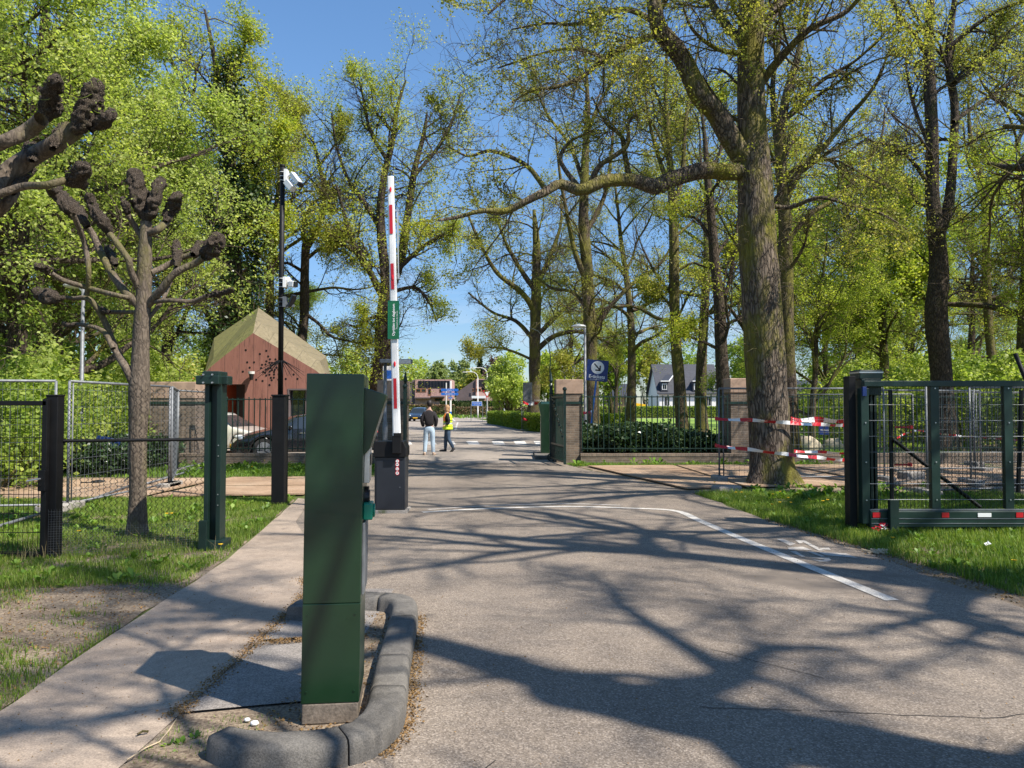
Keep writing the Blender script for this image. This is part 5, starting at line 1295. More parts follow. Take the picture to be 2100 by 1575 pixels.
# ------------------------------------------------------------------ cars
def car(name, label, paint, L=4.4, W=1.8, H=1.45, kind='hatch', cat='car', group=None, plate=True):
    """car along +X (nose at +X), base centre at origin"""
    r = empty(name, (0, 0, 0), label, cat, group)
    hw = W/2; n = 56
    def ip(x, tab):
        for (a, b), (c, d) in zip(tab[:-1], tab[1:]):
            if x <= c:
                f = (x-a)/(c-a); f = f*f*(3-2*f) if False else f; return b+(d-b)*f
        return tab[-1][1]
    belt = [(0, .86), (.05, .94), (.3, .96), (.62, .93), (.70, .90), (.9, .74), (.97, .62), (1, .45)]
    if kind == 'hatch': roof = [(0, .87), (.04, .98), (.15, 1.28), (.28, H), (.45, H), (.56, H-.05), (.73, .93), (.9, .755), (.97, .63), (1, .46)]
    else: roof = [(0, .87), (.04, .97), (.12, 1.0), (.25, 1.30), (.36, H-.01), (.48, H), (.58, H-.07), (.75, .91), (.9, .75), (.97, .63), (1, .46)]
    wa = (.20, .80); wr = .325
    S = []
    xs_ = [i/n for i in range(n+1)]
    for u in xs_:
        x = (u-.5)*L; b = ip(u, belt); t = max(ip(u, roof), b+.004); k = 1-.30*max(0, (u-.80)/.20)**2.2-.16*max(0, (.12-u)/.12)**2
        zl = .20+.06*abs(u-.5)
        for w in wa:
            dx = (u-w)*L
            if abs(dx) < wr+.04: zl = max(zl, wr-.02+math.sqrt(max(0, (wr+.04)**2-dx*dx)))
        g = max(0, (t-b)/.5); rw = hw*(.94-.20*min(1, g))*k
        zm = min(zl+.14, b-.12) if zl < .4 else max(min(zl+.04, b-.08), zl)
        S.append([(x, hw*.90*k, zl), (x, hw*1.0*k, max(zm, zl+.004)), (x, hw*1.0*k, (max(zm, zl)+b)/2+.02), (x, hw*.955*k, b), (x, rw*1.0, b+(t-b)*.86), (x, rw*.82, b+(t-b)*.975), (x, 0, t)])
    body = MB(); gl = MB(); kk = 7
    for sgn in (1, -1):
        vs = [(p[0], p[1]*sgn, p[2]) for s in S for p in s]
        bf, gf = [], []
        for i in range(n):
            u = (xs_[i]+xs_[i+1])/2
            for j in range(kk-1):
                q = (i*kk+j, (i+1)*kk+j, (i+1)*kk+j+1, i*kk+j+1); q = q if sgn < 0 else q[::-1]
                g = S[i][6][2]-S[i][3][2]
                side = j == 3 and .10 < u < .70 and g > .14 and abs(u-.40) > .014
                ws = j >= 4 and (.585 < u < .725) or (kind == 'hatch' and j >= 4 and .045 < u < .14) or (kind != 'hatch' and j >= 4 and .13 < u < .25)
                (gf if (side or ws) else bf).append(q)
        body.add(vs, bf); gl.add(vs, gf)
    bd = body.build('body', paint, r, smooth=True, world=False)
    for o in (bd, gl.build('windows', m['glass_car'], r, smooth=True, world=False)):
        bm = bmesh.new(); bm.from_mesh(o.data); bmesh.ops.remove_doubles(bm, verts=bm.verts, dist=.0008); bmesh.ops.recalc_face_normals(bm, faces=bm.faces)
        bmesh.ops.delete(bm, geom=[v for v in bm.verts if not v.link_faces], context='VERTS'); bm.to_mesh(o.data); bm.free()
    u_ = MB(); u_.box((0, 0, .33), (L*.94, W*.80, .24)); u_.build('underbody', m['rubber'], r, world=False)
    for w in wa:
        for s in (-1, 1):
            x = (w-.5)*L; y = s*(hw-.12)
            q = MB(); q.cyl((x, y, wr), wr, .21, 28, 0, 'Y'); ty = q.build('wheel', m['rubber'], r, world=False)
            q = MB(); yy = y+s*.107; q.cyl((x, yy, wr), wr*.66, .02, 24, 0, 'Y')
            for k in range(5): a = k*1.2566; q.bar((x, yy+s*.012, wr), (x+math.cos(a)*wr*.6, yy+s*.012, wr+math.sin(a)*wr*.6), .05, .02)
            q.build('rim', m['galv'], ty, world=False)
    for s in (-1, 1):
        q = MB(); q.ball((L*.435, s*hw*.70, .655), .13, 12, 0, (1.35, 1.1, .55)); q.build('headlight', m['headlamp'], r, smooth=True, world=False)
        q = MB(); q.ball((-L*.478, s*hw*.72, .80), .11, 12, 0, (.5, 1.3, .8)); q.build('tail_light', m['redlamp'], r, smooth=True, world=False)
        q = MB(); q.ball((L*.13, s*(hw+.08), .98), .09, 10, 0, (.8, 1.1, .75)); q.build('mirror', paint, r, smooth=True, world=False)
        for hxx in (-.02, .16) if kind != 'hatch' else (.0,): q = MB(); q.box((-L*hxx+L*.03, s*(hw+.004), .80), (.16, .03, .03)); q.build('door_handle', m['chrome'], r, world=False)
    q = MB(); q.box((L*.488, 0, .44), (.05, W*.58, .16)); q.build('grille', m['blackplastic'], r, world=False)
    q = MB(); q.box((L*.505, 0, .40), (.02, .52, .11)); q.build('number_plate', m['plate'], r, world=False)
    return r
c = car('parked_car', 'black parked car with yellow number plate behind the left railing', m['carblack'], 4.5, 1.8, 1.40, 'sedan', group='cars parked by the pavilion')
c.location = (-6.62, 24.3, 0); c.rotation_euler = (0, 0, R_(180+23))
c = car('parked_car', 'pale silver parked car half hidden by the green steel gate post', m['carsilver'], 4.5, 1.85, 1.46, 'hatch', group='cars parked by the pavilion')
c.location = (-10.35, 26.6, 0); c.rotation_euler = (0, 0, R_(-10))
c = car('approaching_car', 'dark blue car driving toward the gate on the far road', m['carblue'], 4.4, 1.85, 1.55, 'hatch')
c.location = (at(855, 84), 86, .015); c.rotation_euler = (0, 0, R_(-90-4))
c = car('parked_car', 'small dark red car behind the far hedge', m['carred'], 4.2, 1.75, 1.5, 'hatch'); c.location = (at(899, 140), 140, 0); c.rotation_euler = (0, 0, R_(180))
c = car('parked_car', 'white car parked before the black-roofed house', m['white'], 4.4, 1.8, 1.6, 'hatch', group='cars by the far house'); c.location = (at(1325, 118), 118, 0); c.rotation_euler = (0, 0, R_(20))
c = car('parked_car', 'dark car parked left of the black-roofed house', m['carblack'], 4.4, 1.8, 1.55, 'hatch', group='cars by the far house'); c.location = (at(1298, 116), 116, 0); c.rotation_euler = (0, 0, R_(160))
mb = MB(); c0 = P(1278, 826, 114); mb.prism([(c0.x-2.6, 1.5), (c0.x-2.0, 2.3), (c0.x+.5, 2.4), (c0.x+3.2, 2.0), (c0.x+3.2, 1.5)], 113, 115, 'XZ'); mb.box((c0.x, 114, .7), (4, 1.6, 1.2), 1)
o = mb.build('covered_trailer', [m['dandelion'], m['galv_dk']]); tag(o, 'trailer under a yellow cover behind the trimmed hedge', 'trailer')

# ------------------------------------------------------------------ people
def skin(name, V, E, Rd, mat, parent, sub=2, root=0):
    me = bpy.data.meshes.new(name); me.from_pydata([Vector(v) for v in V], E, [])
    o = bpy.data.objects.new('tmp', me); COL.objects.link(o)
    md = o.modifiers.new('s', 'SKIN'); md.use_smooth_shade = True
    lay = me.skin_vertices[0].data if me.skin_vertices else None
    if lay is None:
        me.skin_vertices  # layer comes with the modifier
    bpy.context.view_layer.update()
    if not me.skin_vertices:
        bm = bmesh.new(); bm.from_mesh(me); bm.verts.layers.skin.verify(); bm.to_mesh(me); bm.free()
    for i, s in enumerate(me.skin_vertices[0].data): s.radius = (Rd[i], Rd[i]) if not isinstance(Rd[i], tuple) else Rd[i]; s.use_root = (i == root)
    ms = o.modifiers.new('u', 'SUBSURF'); ms.levels = sub; ms.render_levels = sub
    dg = bpy.context.evaluated_depsgraph_get(); dg.update()
    out = bpy.data.meshes.new_from_object(o.evaluated_get(dg)); out.name = name
    bpy.data.objects.remove(o); out.materials.clear(); out.materials.append(mat)
    for p in out.polygons: p.use_smooth = True
    q = bpy.data.objects.new(name, out); COL.objects.link(q); q.parent = parent; return q
def chains(*cs):
    V, E, Rd = [], [], []; idx = {}
    for c in cs:
        prev = None
        for p, r in c:
            k = tuple(round(x, 4) for x in p)
            if k not in idx: idx[k] = len(V); V.append(p); Rd.append(r)
            if prev is not None and prev != idx[k]: E.append((prev, idx[k]))
            prev = idx[k]
    return V, E, Rd
def shoe(par, x, y, yaw, mat, pitch=0, z=0):
    q = MB(); q.ball((0, .06, .045), .09, 12, 0, (.55, 1.55, .5)); q.ball((0, -.02, .08), .06, 10, 0, (.8, 1, .8))
    T = Matrix.Translation((x, y, z)) @ Matrix.Rotation(yaw, 4, 'Z') @ Matrix.Rotation(pitch, 4, 'X'); q.v = [T @ v for v in q.v]
    q.build('shoe', mat, par, smooth=True, world=False)
def hand(par, w, d, mat, sgn):
    """relaxed curled hand: palm, four fingers, thumb"""
    w = Vector(w); d = Vector(d).normalized(); s = Vector((sgn, 0, 0)); c = []
    k = w+d*.085; f = Vector((0, .55, 0))
    c.append([(tuple(w), .024), (tuple(w+d*.045), .032), (tuple(k), .030)])
    ch = []
    for i, l in enumerate((.034, .038, .036, .028)):
        a = k+Vector((0, (i-1.5)*.02, 0)); b = a+d*l; e = b+(d+s*-.5).normalized()*l*.8
        ch.append([(tuple(k), .030), (tuple(a+d*.01), .011), (tuple(b), .0095), (tuple(e), .008)])
    ch.append([(tuple(w+d*.045), .032), (tuple(w+d*.06+Vector((0, .035, 0))), .012), (tuple(w+d*.10+Vector((0, .045, 0))), .010)])
    V, E, Rd = chains(c[0], *ch); return skin('hand', V, E, Rd, mat, par, 1)
def head(par, c, yaw, hair, long=False):
    c = Vector(c)
    q = MB(); q.ball((0, 0, 0), .1, 20, 0, (.78, .95, 1.18))
    for i, v in enumerate(q.v):
        if v.z < 0: v.x *= 1-.22*(-v.z/.118); v.y *= 1-.08*(-v.z/.118)
    q.ball((0, .100, -.018), .016, 8, 0, (.8, 1.3, 1.3))                     # nose
    for s in (-1, 1): q.ball((s*.078, -.005, -.01), .022, 8, 0, (.4, .8, 1.2))
    T = Matrix.Translation(c) @ Matrix.Rotation(yaw, 4, 'Z')
    q.v = [T @ v for v in q.v]; h = q.build('head', m['skin'], par, smooth=True, world=False)
    e = MB()
    for s in (-1, 1): e.ball((s*.03, .086, .012), .010, 8, 0)
    e.v = [T @ v for v in e.v]; e.build('eyes', m['blackplastic'], h, smooth=True, world=False)
    e = MB(); e.ball((0, .088, -.055), .018, 8, 0, (1.2, .4, .25)); e.v = [T @ v for v in e.v]; e.build('mouth', m['red'], h, smooth=True, world=False)
    q = MB(); q.ball((0, -.016, .022), .112, 20, 0, (.82, .92, 1.08))
    q.v = [v for v in q.v]
    for i, v in enumerate(q.v):
        if v.y > .05 and v.z < .06: v.y = .05
        n = math.sin(v.x*90)*math.sin(v.z*70+v.y*60)*.006; v += Vector((n, n, n))
    if long:
        q.ball((0, -.045, -.075), .085, 16, 0, (1.0, .7, 1.35)); q.ball((0, -.05, -.15), .06, 12, 0, (1.15, .6, 1.1))
        for s in (-1, 1): q.ball((s*.075, .0, -.05), .04, 12, 0, (.6, 1.1, 2.2))
    else:
        for s in (-1, 1): q.ball((s*.07, -.0, -.01), .03, 10, 0, (.4, 1, 1.2))
    q.v = [T @ v for v in q.v]; q.build('hair', hair, par, smooth=True, world=False)
# man seen from behind, hands in the front pockets
g = G(880, 934); r = empty('person', (g.x, g.y, 0), 'standing person seen from behind, black sweater, pale blue jeans, hands in pockets', 'person')
pel = (0, 0, .93); ch = (0, -.01, 1.30); nk = (0, 0, 1.47)
def leg(s, kx, ky, fx, fy, hip=.09): return [((0, 0, .93), .13), ((s*hip, 0, .86), .10), ((s*kx, ky, .48), .065), ((s*fx, fy, .10), .042)]
arm = lambda s: [(nk, .05), ((s*.155, 0, 1.40), .045), ((s*.225, -.04, 1.16), .04), ((s*.20, .05, .96), .036)]
V, E, Rd = chains([(pel, .11), ((0, 0, 1.10), .09), (ch, .09), (nk, .05), ((0, .01, 1.56), .052), ((0, .02, 1.63), .06)], leg(-1, .12, .01, .135, -.02), leg(1, .12, .01, .135, -.02), arm(-1), arm(1))
skin('body', V, E, Rd, m['skin'], r)
V, E, Rd = chains([((0, 0, .95), .165), ((0, 0, 1.10), .175), ((0, -.01, 1.29), .20), ((0, 0, 1.44), .11), ((0, .0, 1.515), .075)], *[[((0, -.01, 1.29), .20), ((s*.175, 0, 1.385), .095), ((s*.245, -.045, 1.17), .072), ((s*.195, .05, .94), .060)] for s in (-1, 1)])
skin('sweater', V, E, Rd, m['sweater'], r)
V, E, Rd = chains([((0, 0, .99), .150), ((0, 0, .93), .155)], *[[((0, 0, .93), .155), ((s*.095, -.01, .83), .112), ((s*.118, .01, .48), .082), ((s*.135, -.02, .26), .070), ((s*.138, -.02, .075), .068)] for s in (-1, 1)])
skin('jeans', V, E, Rd, m['jeans_light'], r)
for s in (-1, 1): shoe(r, s*.15, -.03, -s*.25, m['shoe_tan']); hand(r, (s*.165, .075, .93), (-s*.35, .2, -1), m['skin'], s)
head(r, (0, .02, 1.70), R_(18), m['hair_dark'])
# woman in a high-visibility vest, seen from the side, stepping left
g = G(918, 927); r = empty('person', (g.x, g.y, 0), 'blond person in yellow high-visibility vest and dark jeans, stepping left', 'person')
def legs(k, o): 
    return [[((0, 0, .88), .115*k+o), ((-.02, .05, .80), .09*k+o), ((-.07, .07, .46), .062*k+o), ((-.09, .07, .09), .042*k+o)],
            [((0, 0, .88), .115*k+o), ((.02, -.05, .80), .09*k+o), ((.03, -.07, .47), .062*k+o), ((.22, -.08, .13), .042*k+o)]]
V, E, Rd = chains([((0, 0, .88), .115), ((0, 0, 1.05), .085), ((0, 0, 1.24), .085), ((-.01, 0, 1.38), .05), ((-.03, 0, 1.47), .048)], *legs(1, 0), *[[((-.01, 0, 1.38), .055), ((.0, s*.15, 1.33), .06), ((.07, s*.20, 1.08), .045), ((-.05, s*.20, .97), .035)] for s in (-1, 1)])
skin('body', V, E, Rd, m['skin'], r)
V, E, Rd = chains([((0, 0, .92), .125), ((0, 0, .88), .13)], *legs(1.05, .012)); skin('jeans', V, E, Rd, m['jeans_dark'], r)
V, E, Rd = chains([((0, 0, 1.02), .12), ((0, 0, 1.24), .14), ((-.01, 0, 1.37), .075), ((-.02, 0, 1.42), .06)], *[[((0, 0, 1.24), .14), ((.0, s*.16, 1.33), .075), ((.075, s*.21, 1.08), .060), ((-.04, s*.21, .975), .048)] for s in (-1, 1)])
skin('jacket', V, E, Rd, m['sweater'], r)
vest = MB(); levels_z = [(.80, .185, .175), (.88, .18, .172), (.98, .168, .17), (1.04, .165, .168), (1.10, .165, .17), (1.22, .170, .175), (1.30, .15, .165), (1.37, .10, .14)]
for i in range(len(levels_z)-1):
    (z0, a0, b0), (z1, a1, b1) = levels_z[i:i+2]; k = 24
    for j in range(k):
        t0, t1 = 2*math.pi*j/k, 2*math.pi*(j+1)/k
        if 3 <= i and (abs(abs((t0+t1)/2-math.pi)-math.pi/2) < .42): continue      # arm holes on +Y and -Y sides
        mi = 1 if i in (2,) else (2 if i >= 4 and math.cos((t0+t1)/2) < -.1 else 0)
        vest.add([(a0*math.cos(t0), b0*math.sin(t0), z0), (a0*math.cos(t1), b0*math.sin(t1), z0), (a1*math.cos(t1), b1*math.sin(t1), z1), (a1*math.cos(t0), b1*math.sin(t0), z1)], [(0, 1, 2, 3)], mi)
o = vest.build('safety_vest', [m['hivis'], m['reflect'], m['hivis_o']], r, smooth=True, world=False); sm = o.modifiers.new('t', 'SOLIDIFY'); sm.thickness = .008
shoe(r, -.11, .07, R_(90), m['shoe_dark']); shoe(r, .24, -.08, R_(90), m['shoe_dark'], R_(-42), .06)
for s in (-1, 1): hand(r, (-.06, s*.20, .965), (-.8, 0, -.4), m['skin'], 1)
head(r, (-.035, 0, 1.545), R_(100), m['hair_blond'], True)

# ------------------------------------------------------------------ far houses
def house_modern(label, D, x0, x1, xs, ztop, panel, wins, low):
    """boxy brick house: front x0..x1 (pixels), receding side from xs to x0"""
    r = empty('modern_house', (at(x0, D), D, 0), label, 'house'); X0, X1 = at(x0, D), at(x1, D); Z = P(900, ztop, D).z; dp = 9
    mb = MB(); mb.box(((X0+X1)/2, D+dp/2, Z/2), (X1-X0, dp, Z)); mb.build('wall', m['housebrick'], r)
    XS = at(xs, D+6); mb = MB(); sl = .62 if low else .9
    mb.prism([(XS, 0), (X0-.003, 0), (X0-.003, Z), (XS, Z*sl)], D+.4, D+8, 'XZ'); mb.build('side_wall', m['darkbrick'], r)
    def rc(a, b, c_, d, dy=0): return (at(a, D)+at(c_, D))/2, (P(a, b, D).z+P(a, d, D).z)/2, abs(at(c_, D)-at(a, D)), abs(P(a, b, D).z-P(a, d, D).z)
    x, z, w, h = rc(*panel); mb = MB(); mb.box((x, D-.06, z), (w, .1, h)); o = mb.build('solar_panel', m['solar'], r)
    mb = MB(); n = 10
    for k in range(1, n): mb.box((x-w/2+w*k/n, D-.115, z), (.03, .01, h))
    mb.build('panel_joints', m['darkbrick'], o)
    for q in wins:
        x, z, w, h = rc(*q); mb = MB(); mb.box((x, D-.02, z), (w, .06, h)); o = mb.build('window', m['woodframe'], r)
        mb = MB(); k = max(1, int(w/1.0))
        for j in range(k): mb.box((x-w/2+w*(j+.5)/k, D-.055, z), (w/k*.78, .02, h*.72))
        mb.build('pane', m['glass'], o)
    return r, rc
r, rc = house_modern('left pink-brick modern house with a long solar strip and wood windows', 148, 851, 925, 836, 778, (858, 781, 922, 795), [(853, 797, 874, 804.5), (878, 796, 884, 811), (901, 798, 908, 805), (890, 816.5, 908, 823)], False)
x, z, w, h = rc(852, 815, 884, 817); mb = MB(); mb.box((x, 147.3, z), (w, 1.4, h)); x, z, w, h = rc(884, 812.5, 912, 814.5); mb.box((x, 147.3, z), (w, 1.4, h)); mb.build('canopy', m['darkbrick'], r)
r, rc = house_modern('right pink-brick modern house with steep dark side and solar strip', 150, 976, 1012, 940, 777, (981, 779, 1001, 792), [(968.5, 796.5, 972, 803), (976, 796.5, 999, 803)], True)
x, z, w, h = rc(968, 812, 996, 817); mb = MB(); mb.box((x, 149.3, z), (w, 1.2, h)); mb.build('canopy', m['white'], r)
def barn_house(label, px0, px1, D, ze, zr, wallm, dp=9, ridge=None):
    r = empty('gabled_house', (at((px0+px1)/2, D), D, 0), label, 'house'); X0, X1 = at(px0, D), at(px1, D); E = P(1000, ze, D).z; Rz = P(1000, zr, D).z
    mb = MB(); mb.prism([(D, 0), (D+dp, 0), (D+dp, E), (D+dp/2, Rz-.1), (D, E)], X0, X1, 'YZ'); mb.build('wall', m[wallm], r)
    mb = MB()
    for s in (0, 1):
        y0, y1 = (D-.5, D+dp/2) if s == 0 else (D+dp+.5, D+dp/2); z0 = E-.25
        mb.add([(X0-.4, y0, z0), (X1+.4, y0, z0), (X1+.4, y1, Rz), (X0-.4, y1, Rz), (X0-.4, y0, z0+.2), (X1+.4, y0, z0+.2), (X1+.4, y1, Rz+.2), (X0-.4, y1, Rz+.2)], [(0, 1, 2, 3), (7, 6, 5, 4), (0, 4, 5, 1), (1, 5, 6, 2), (2, 6, 7, 3), (3, 7, 4, 0)])
    rf = mb.build('roof', m['rooftile'], r); return r, rf, E, Rz
D = 125
r, rf, E, Rz = barn_house('white house with a big black tiled roof and three dormers behind the lawn', 1352, 1476, D, 806, 746, 'white', 10)
def roof_y(z): return D-.5+(z-(E-.05))/(Rz+.2-(E-.05))*5.5
for k, (px, w) in enumerate(((1362, 14), (1428, 16), (1468, 14))):
    x0, x1 = at(px-w/2, D), at(px+w/2, D); zb_ = P(1400, 803, D).z; zt_ = P(1400, 783, D).z; mb = MB(); mb.box(((x0+x1)/2, D+1.0, (zb_+zt_)/2), (x1-x0, 2.6, zt_-zb_)); o = mb.build('dormer', m['rooftile'], r)
    mb = MB(); mb.box(((x0+x1)/2, D-.33, (zb_+zt_)/2+.0), ((x1-x0)*.72, .06, (zt_-zb_)*.62)); w_ = mb.build('window', m['white'], o)
    mb = MB(); mb.box(((x0+x1)/2-.13*(x1-x0), D-.37, (zb_+zt_)/2), ((x1-x0)*.24, .03, (zt_-zb_)*.48)); mb.box(((x0+x1)/2+.17*(x1-x0), D-.37, (zb_+zt_)/2), ((x1-x0)*.24, .03, (zt_-zb_)*.48)); mb.build('pane', m['glass'], o)
    mb = MB(); mb.add([(x0-.1, D-.6, zt_+.02), (x1+.1, D-.6, zt_+.02), (x1+1.9, D+3.6, zt_+1.4), (x0+1.7, D+3.6, zt_+1.4), (x0-.1, D-.6, zt_+.14), (x1+.1, D-.6, zt_+.14), (x1+1.9, D+3.6, zt_+1.52), (x0+1.7, D+3.6, zt_+1.52)], [(3, 2, 1, 0), (4, 5, 6, 7), (0, 1, 5, 4), (1, 2, 6, 5), (2, 3, 7, 6), (3, 0, 4, 7)])
    mb.build('dormer_roof', m['rooftile'], o); mb = MB(); mb.bar((x1+.12, D-.62, zt_+.08), (x1+1.92, D+3.58, zt_+1.46), .10, .2); mb.bar((x0-.12, D-.63, zt_+.1), (x1+.1, D-.63, zt_+.1), .06, .16); mb.build('fascia', m['white'], o)
for px in (1368, 1385, 1432, 1452): x = at(px, D); z = P(1400, 823, D).z; mb = MB(); mb.box((x, D-.03, z), (.75, .06, 1.3)); o = mb.build('window', m['glass'], r); mb = MB(); mb.box((x, D-.07, z), (.05, .03, 1.2)); mb.build('glazing_bar', m['white'], o)
r, rf, E, Rz = barn_house('salmon-pink house peeping behind the branches left of the black-roofed house', 1255, 1300, 110, 812, 788, 'housebrick', 9)
for px in (1266, 1290): mb = MB(); mb.box((at(px, 110), 109.97, P(1266, 818, 110).z), (.9, .06, 1.0)); o = mb.build('window', m['white'], r); mb = MB(); mb.box((at(px, 110), 109.93, P(1266, 818, 110).z), (.7, .03, .8)); mb.build('pane', m['glass'], o)
r, rf, E, Rz = barn_house('low dark-roofed bungalow right of the modern houses', 1020, 1072, 135, 820, 806, 'darkbrick', 10)
for px in (1030, 1043, 1056): mb = MB(); mb.box((at(px, 135), 134.97, P(1266, 826, 135).z), (.9, .06, .8)); o = mb.build('window', m['white'], r); mb = MB(); mb.box((at(px, 135), 134.93, P(1266, 826, 135).z), (.7, .03, .6)); mb.build('pane', m['glass'], o)
r, rf, E, Rz = barn_house('white low house far right behind the woods', 1620, 1740, 95, 800, 780, 'white', 10)
# ------------------------------------------------------------------ trees traced from the photograph
def traced(D, base_px, limbs, seed):
    """limbs: [(pixel path, pixel widths, depth drift)], converted to tree-local metres about the base"""
    o = Vector((at(base_px, D), D, 0)); out = []; rg = random.Random(seed)
    for i, lm in enumerate(limbs):
        path, wd = lm[0], lm[1]; dz = lm[2] if len(lm) > 2 else 0; n = len(path)
        pts = []; rr = []
        for k, (x, y) in enumerate(path):
            dd = D+dz*(k/(n-1))+(rg.uniform(-.12, .12) if i and k else 0)
            pts.append(P(x, y, dd)-o)
            w = wd[0]+(wd[1]-wd[0])*k/(n-1) if len(wd) == 2 else wd[k]
            rr.append(w/2/F*dd)
        out.append((pts, rr) + ((lm[3],) if len(lm) > 3 else ()))
    return o, out
def tree(name, D, px, limbs, seed, label, lv, leaf, wood, leafm, cat='tree', **kw):
    o, mains = traced(D, px, limbs, seed)
    return put_tree(grow_tree(name, mains, seed, lv, leaf, m[wood], m[leafm], **kw), name, o, label, cat)
LEAFO = dict(n=3, spread=.07, size=.065, patchy=.1)
# the big oak
oak = [
 ([(1587, 1005), (1583, 960), (1579, 900), (1573, 800), (1566, 700), (1560, 600), (1553, 500), (1549, 400), (1545, 300), (1541, 200), (1540, 100), (1541, 0), (1545, -150), (1555, -350), (1560, -600)],
  [90, 82, 78, 79, 80, 79, 76, 72, 61, 56, 54, 52, 45, 32, 12]),
 ([(1525, 350), (1495, 354), (1440, 350), (1370, 371), (1345, 384), (1300, 370), (1240, 371), (1190, 390), (1150, 377), (1120, 392), (1080, 412), (1040, 432), (990, 432), (940, 445), (900, 452)], [34, 34, 34, 32, 34, 26, 26, 24, 20, 18, 15, 13, 10, 8, 5], -1.5, False),
 ([(1120, 392), (1080, 412), (1040, 432), (990, 432), (940, 445), (900, 452)], [18, 15, 12, 9, 7, 4], -.1),
 ([(1535, 325), (1508, 300), (1470, 235), (1435, 195), (1405, 130), (1375, 88), (1352, 60), (1343, 20), (1335, -40), (1310, -150), (1290, -300)], [60, 46, 41, 40, 39, 37, 35, 31, 28, 20, 8], -1.0, False),
 ([(1335, -40), (1310, -150), (1290, -300)], [26, 19, 7], -.3),
 ([(1348, 70), (1300, 88), (1240, 120), (1190, 160), (1140, 178), (1090, 186), (1050, 210)], [16, 4], -.8),
 ([(1350, 50), (1290, 20), (1230, 30), (1180, 50), (1120, 48), (1050, 60)], [14, 3], .8),
 ([(1190, 388), (1150, 330), (1170, 290), (1215, 270)], [12, 4], .5),
 ([(1210, 380), (1230, 340), (1285, 300), (1290, 250), (1330, 220)], [14, 4], -.5),
 ([(1290, 362), (1280, 310), (1275, 280), (1240, 250), (1215, 200)], [14, 3], .6),
 ([(1120, 392), (1080, 340), (1010, 310), (960, 320), (920, 300)], [12, 3], .6),
 ([(1535, 250), (1500, 240), (1465, 195), (1440, 155)], [10, 4], .3),
 ([(1560, 170), (1600, 120), (1660, 60), (1740, 20), (1800, -60)], [20, 6], -1.5),
 ([(1565, 430), (1600, 395), (1610, 330), (1640, 260)], [12, 4], .5),
 ([(1570, 420), (1620, 425), (1680, 405), (1740, 420), (1810, 440), (1860, 470)], [11, 3], -1.0),
 ([(1560, 60), (1610, 0), (1680, -60), (1740, -170)], [24, 8], 1.0),
 ([(1540, 100), (1480, 40), (1430, -60), (1400, -200)], [22, 8], 1.5),
 ([(1530, 110), (1470, 100), (1420, 60), (1400, 10)], [12, 4], -1.5),
 ([(1545, 40), (1570, -60), (1640, -150), (1700, -250)], [24, 8], 2.0),
 ([(1340, 0), (1290, -60), (1220, -80), (1140, -60), (1060, -20), (1000, 30)], [18, 4], -1.0), ([(1320, -100), (1250, -170), (1150, -190), (1060, -160)], [16, 5], 1.5),
 ([(1345, 40), (1380, -20), (1440, -50), (1480, -120)], [12, 4], -1.0), ([(1543, -60), (1480, -120), (1400, -140)], [16, 5], 1.0), ([(1543, -40), (1620, -30), (1700, -60)], [14, 4], -2.0), ([(1240, 120), (1180, 100), (1110, 110), (1020, 140)], [9, 3], .8),
]
OL = [dict(n=3.3, perlen=True, t0=.12, t1=1, ang=.9, len=1.9, rr=.34, rcap=.05, w=.26, up=.06, sides=5, seg=7),
      dict(n=7, t0=.12, ang=.85, lr=.55, rr=.5, w=.28, up=.03, sides=4, seg=6, rmin=.007),
      dict(n=5, t0=.15, ang=.8, lr=.6, rr=.6, w=.28, up=.02, sides=3, seg=5, rmin=.0038, leafy=3)]
def trunk_limit(mains, t0=.5):
    return mains
o, mains = traced(15.6, 1587, oak, 3)
# the trunk's lower half carries no limbs: split it so that only the upper part grows wood
tp, tr_ = mains[0][0], mains[0][1]
mains[0] = (tp, tr_, False); mains.append((tp[8:], [x*.9 for x in tr_[8:]]))
big = put_tree(grow_tree('big_oak', mains, 3, OL, dict(n=4, spread=.045, size=.05, patchy=.32), m['bark_oak'], m['leaf_oak'], trunk_sides=48, lumpy=.022), 'oak_tree', o,
               'massive furrowed mossy oak trunk with a long level limb reaching left, behind the tape', 'tree')
# short epicormic sprays on the oak trunk
rng = np.random.default_rng(5); S = []; Dd = []
for k in range(90):
    z = rng.uniform(1.3, 8.5); a = rng.uniform(math.pi*.9, math.pi*2.1); f = (z-0)/12; cx = np.interp(z, [p.z for p in tp], [p.x for p in tp]); rr = np.interp(z, [p.z for p in tp], tr_)
    S.append([cx+rr*.9*math.cos(a), rr*.9*math.sin(a), z]); Dd.append([math.cos(a), math.sin(a), .25])
Pp, Rr = grow(np.array(S), np.array(Dd), rng.uniform(.3, .8, 90), np.full(90, .007), 7, .25, -.05, rng); V, q = tubes(Pp, Rr, 4)
s2 = spawn(Pp, Rr, np.full(90, .5), 5, .2, 1, .8, .5, .6, rng); P2, R2 = grow(s2[0], s2[1], s2[2], np.maximum(s2[3], .003), 5, .25, -.02, rng); V2, q2 = tubes(P2, R2, 3)
me = np_mesh('epicormic', np.r_[V, V2], np.r_[q, q2+len(V)], True); me.materials.append(m['bark_plane']); e = bpy.data.objects.new('epicormic_twigs', me); COL.objects.link(e); e.parent = big; e['kind'] = 'stuff'

WL = [dict(n=8, t0=.25, ang=.8, lr=.42, rr=.5, w=.24, up=.06, sides=5, seg=7, rcap=.07, lmax=3.4),
      dict(n=8, t0=.12, ang=.8, lr=.64, rr=.5, w=.26, up=.04, sides=4, seg=6, rmin=.010),
      dict(n=6, t0=.12, ang=.8, lr=.72, rr=.6, w=.28, up=.03, sides=3, seg=5, rmin=.006, leafy=3)]
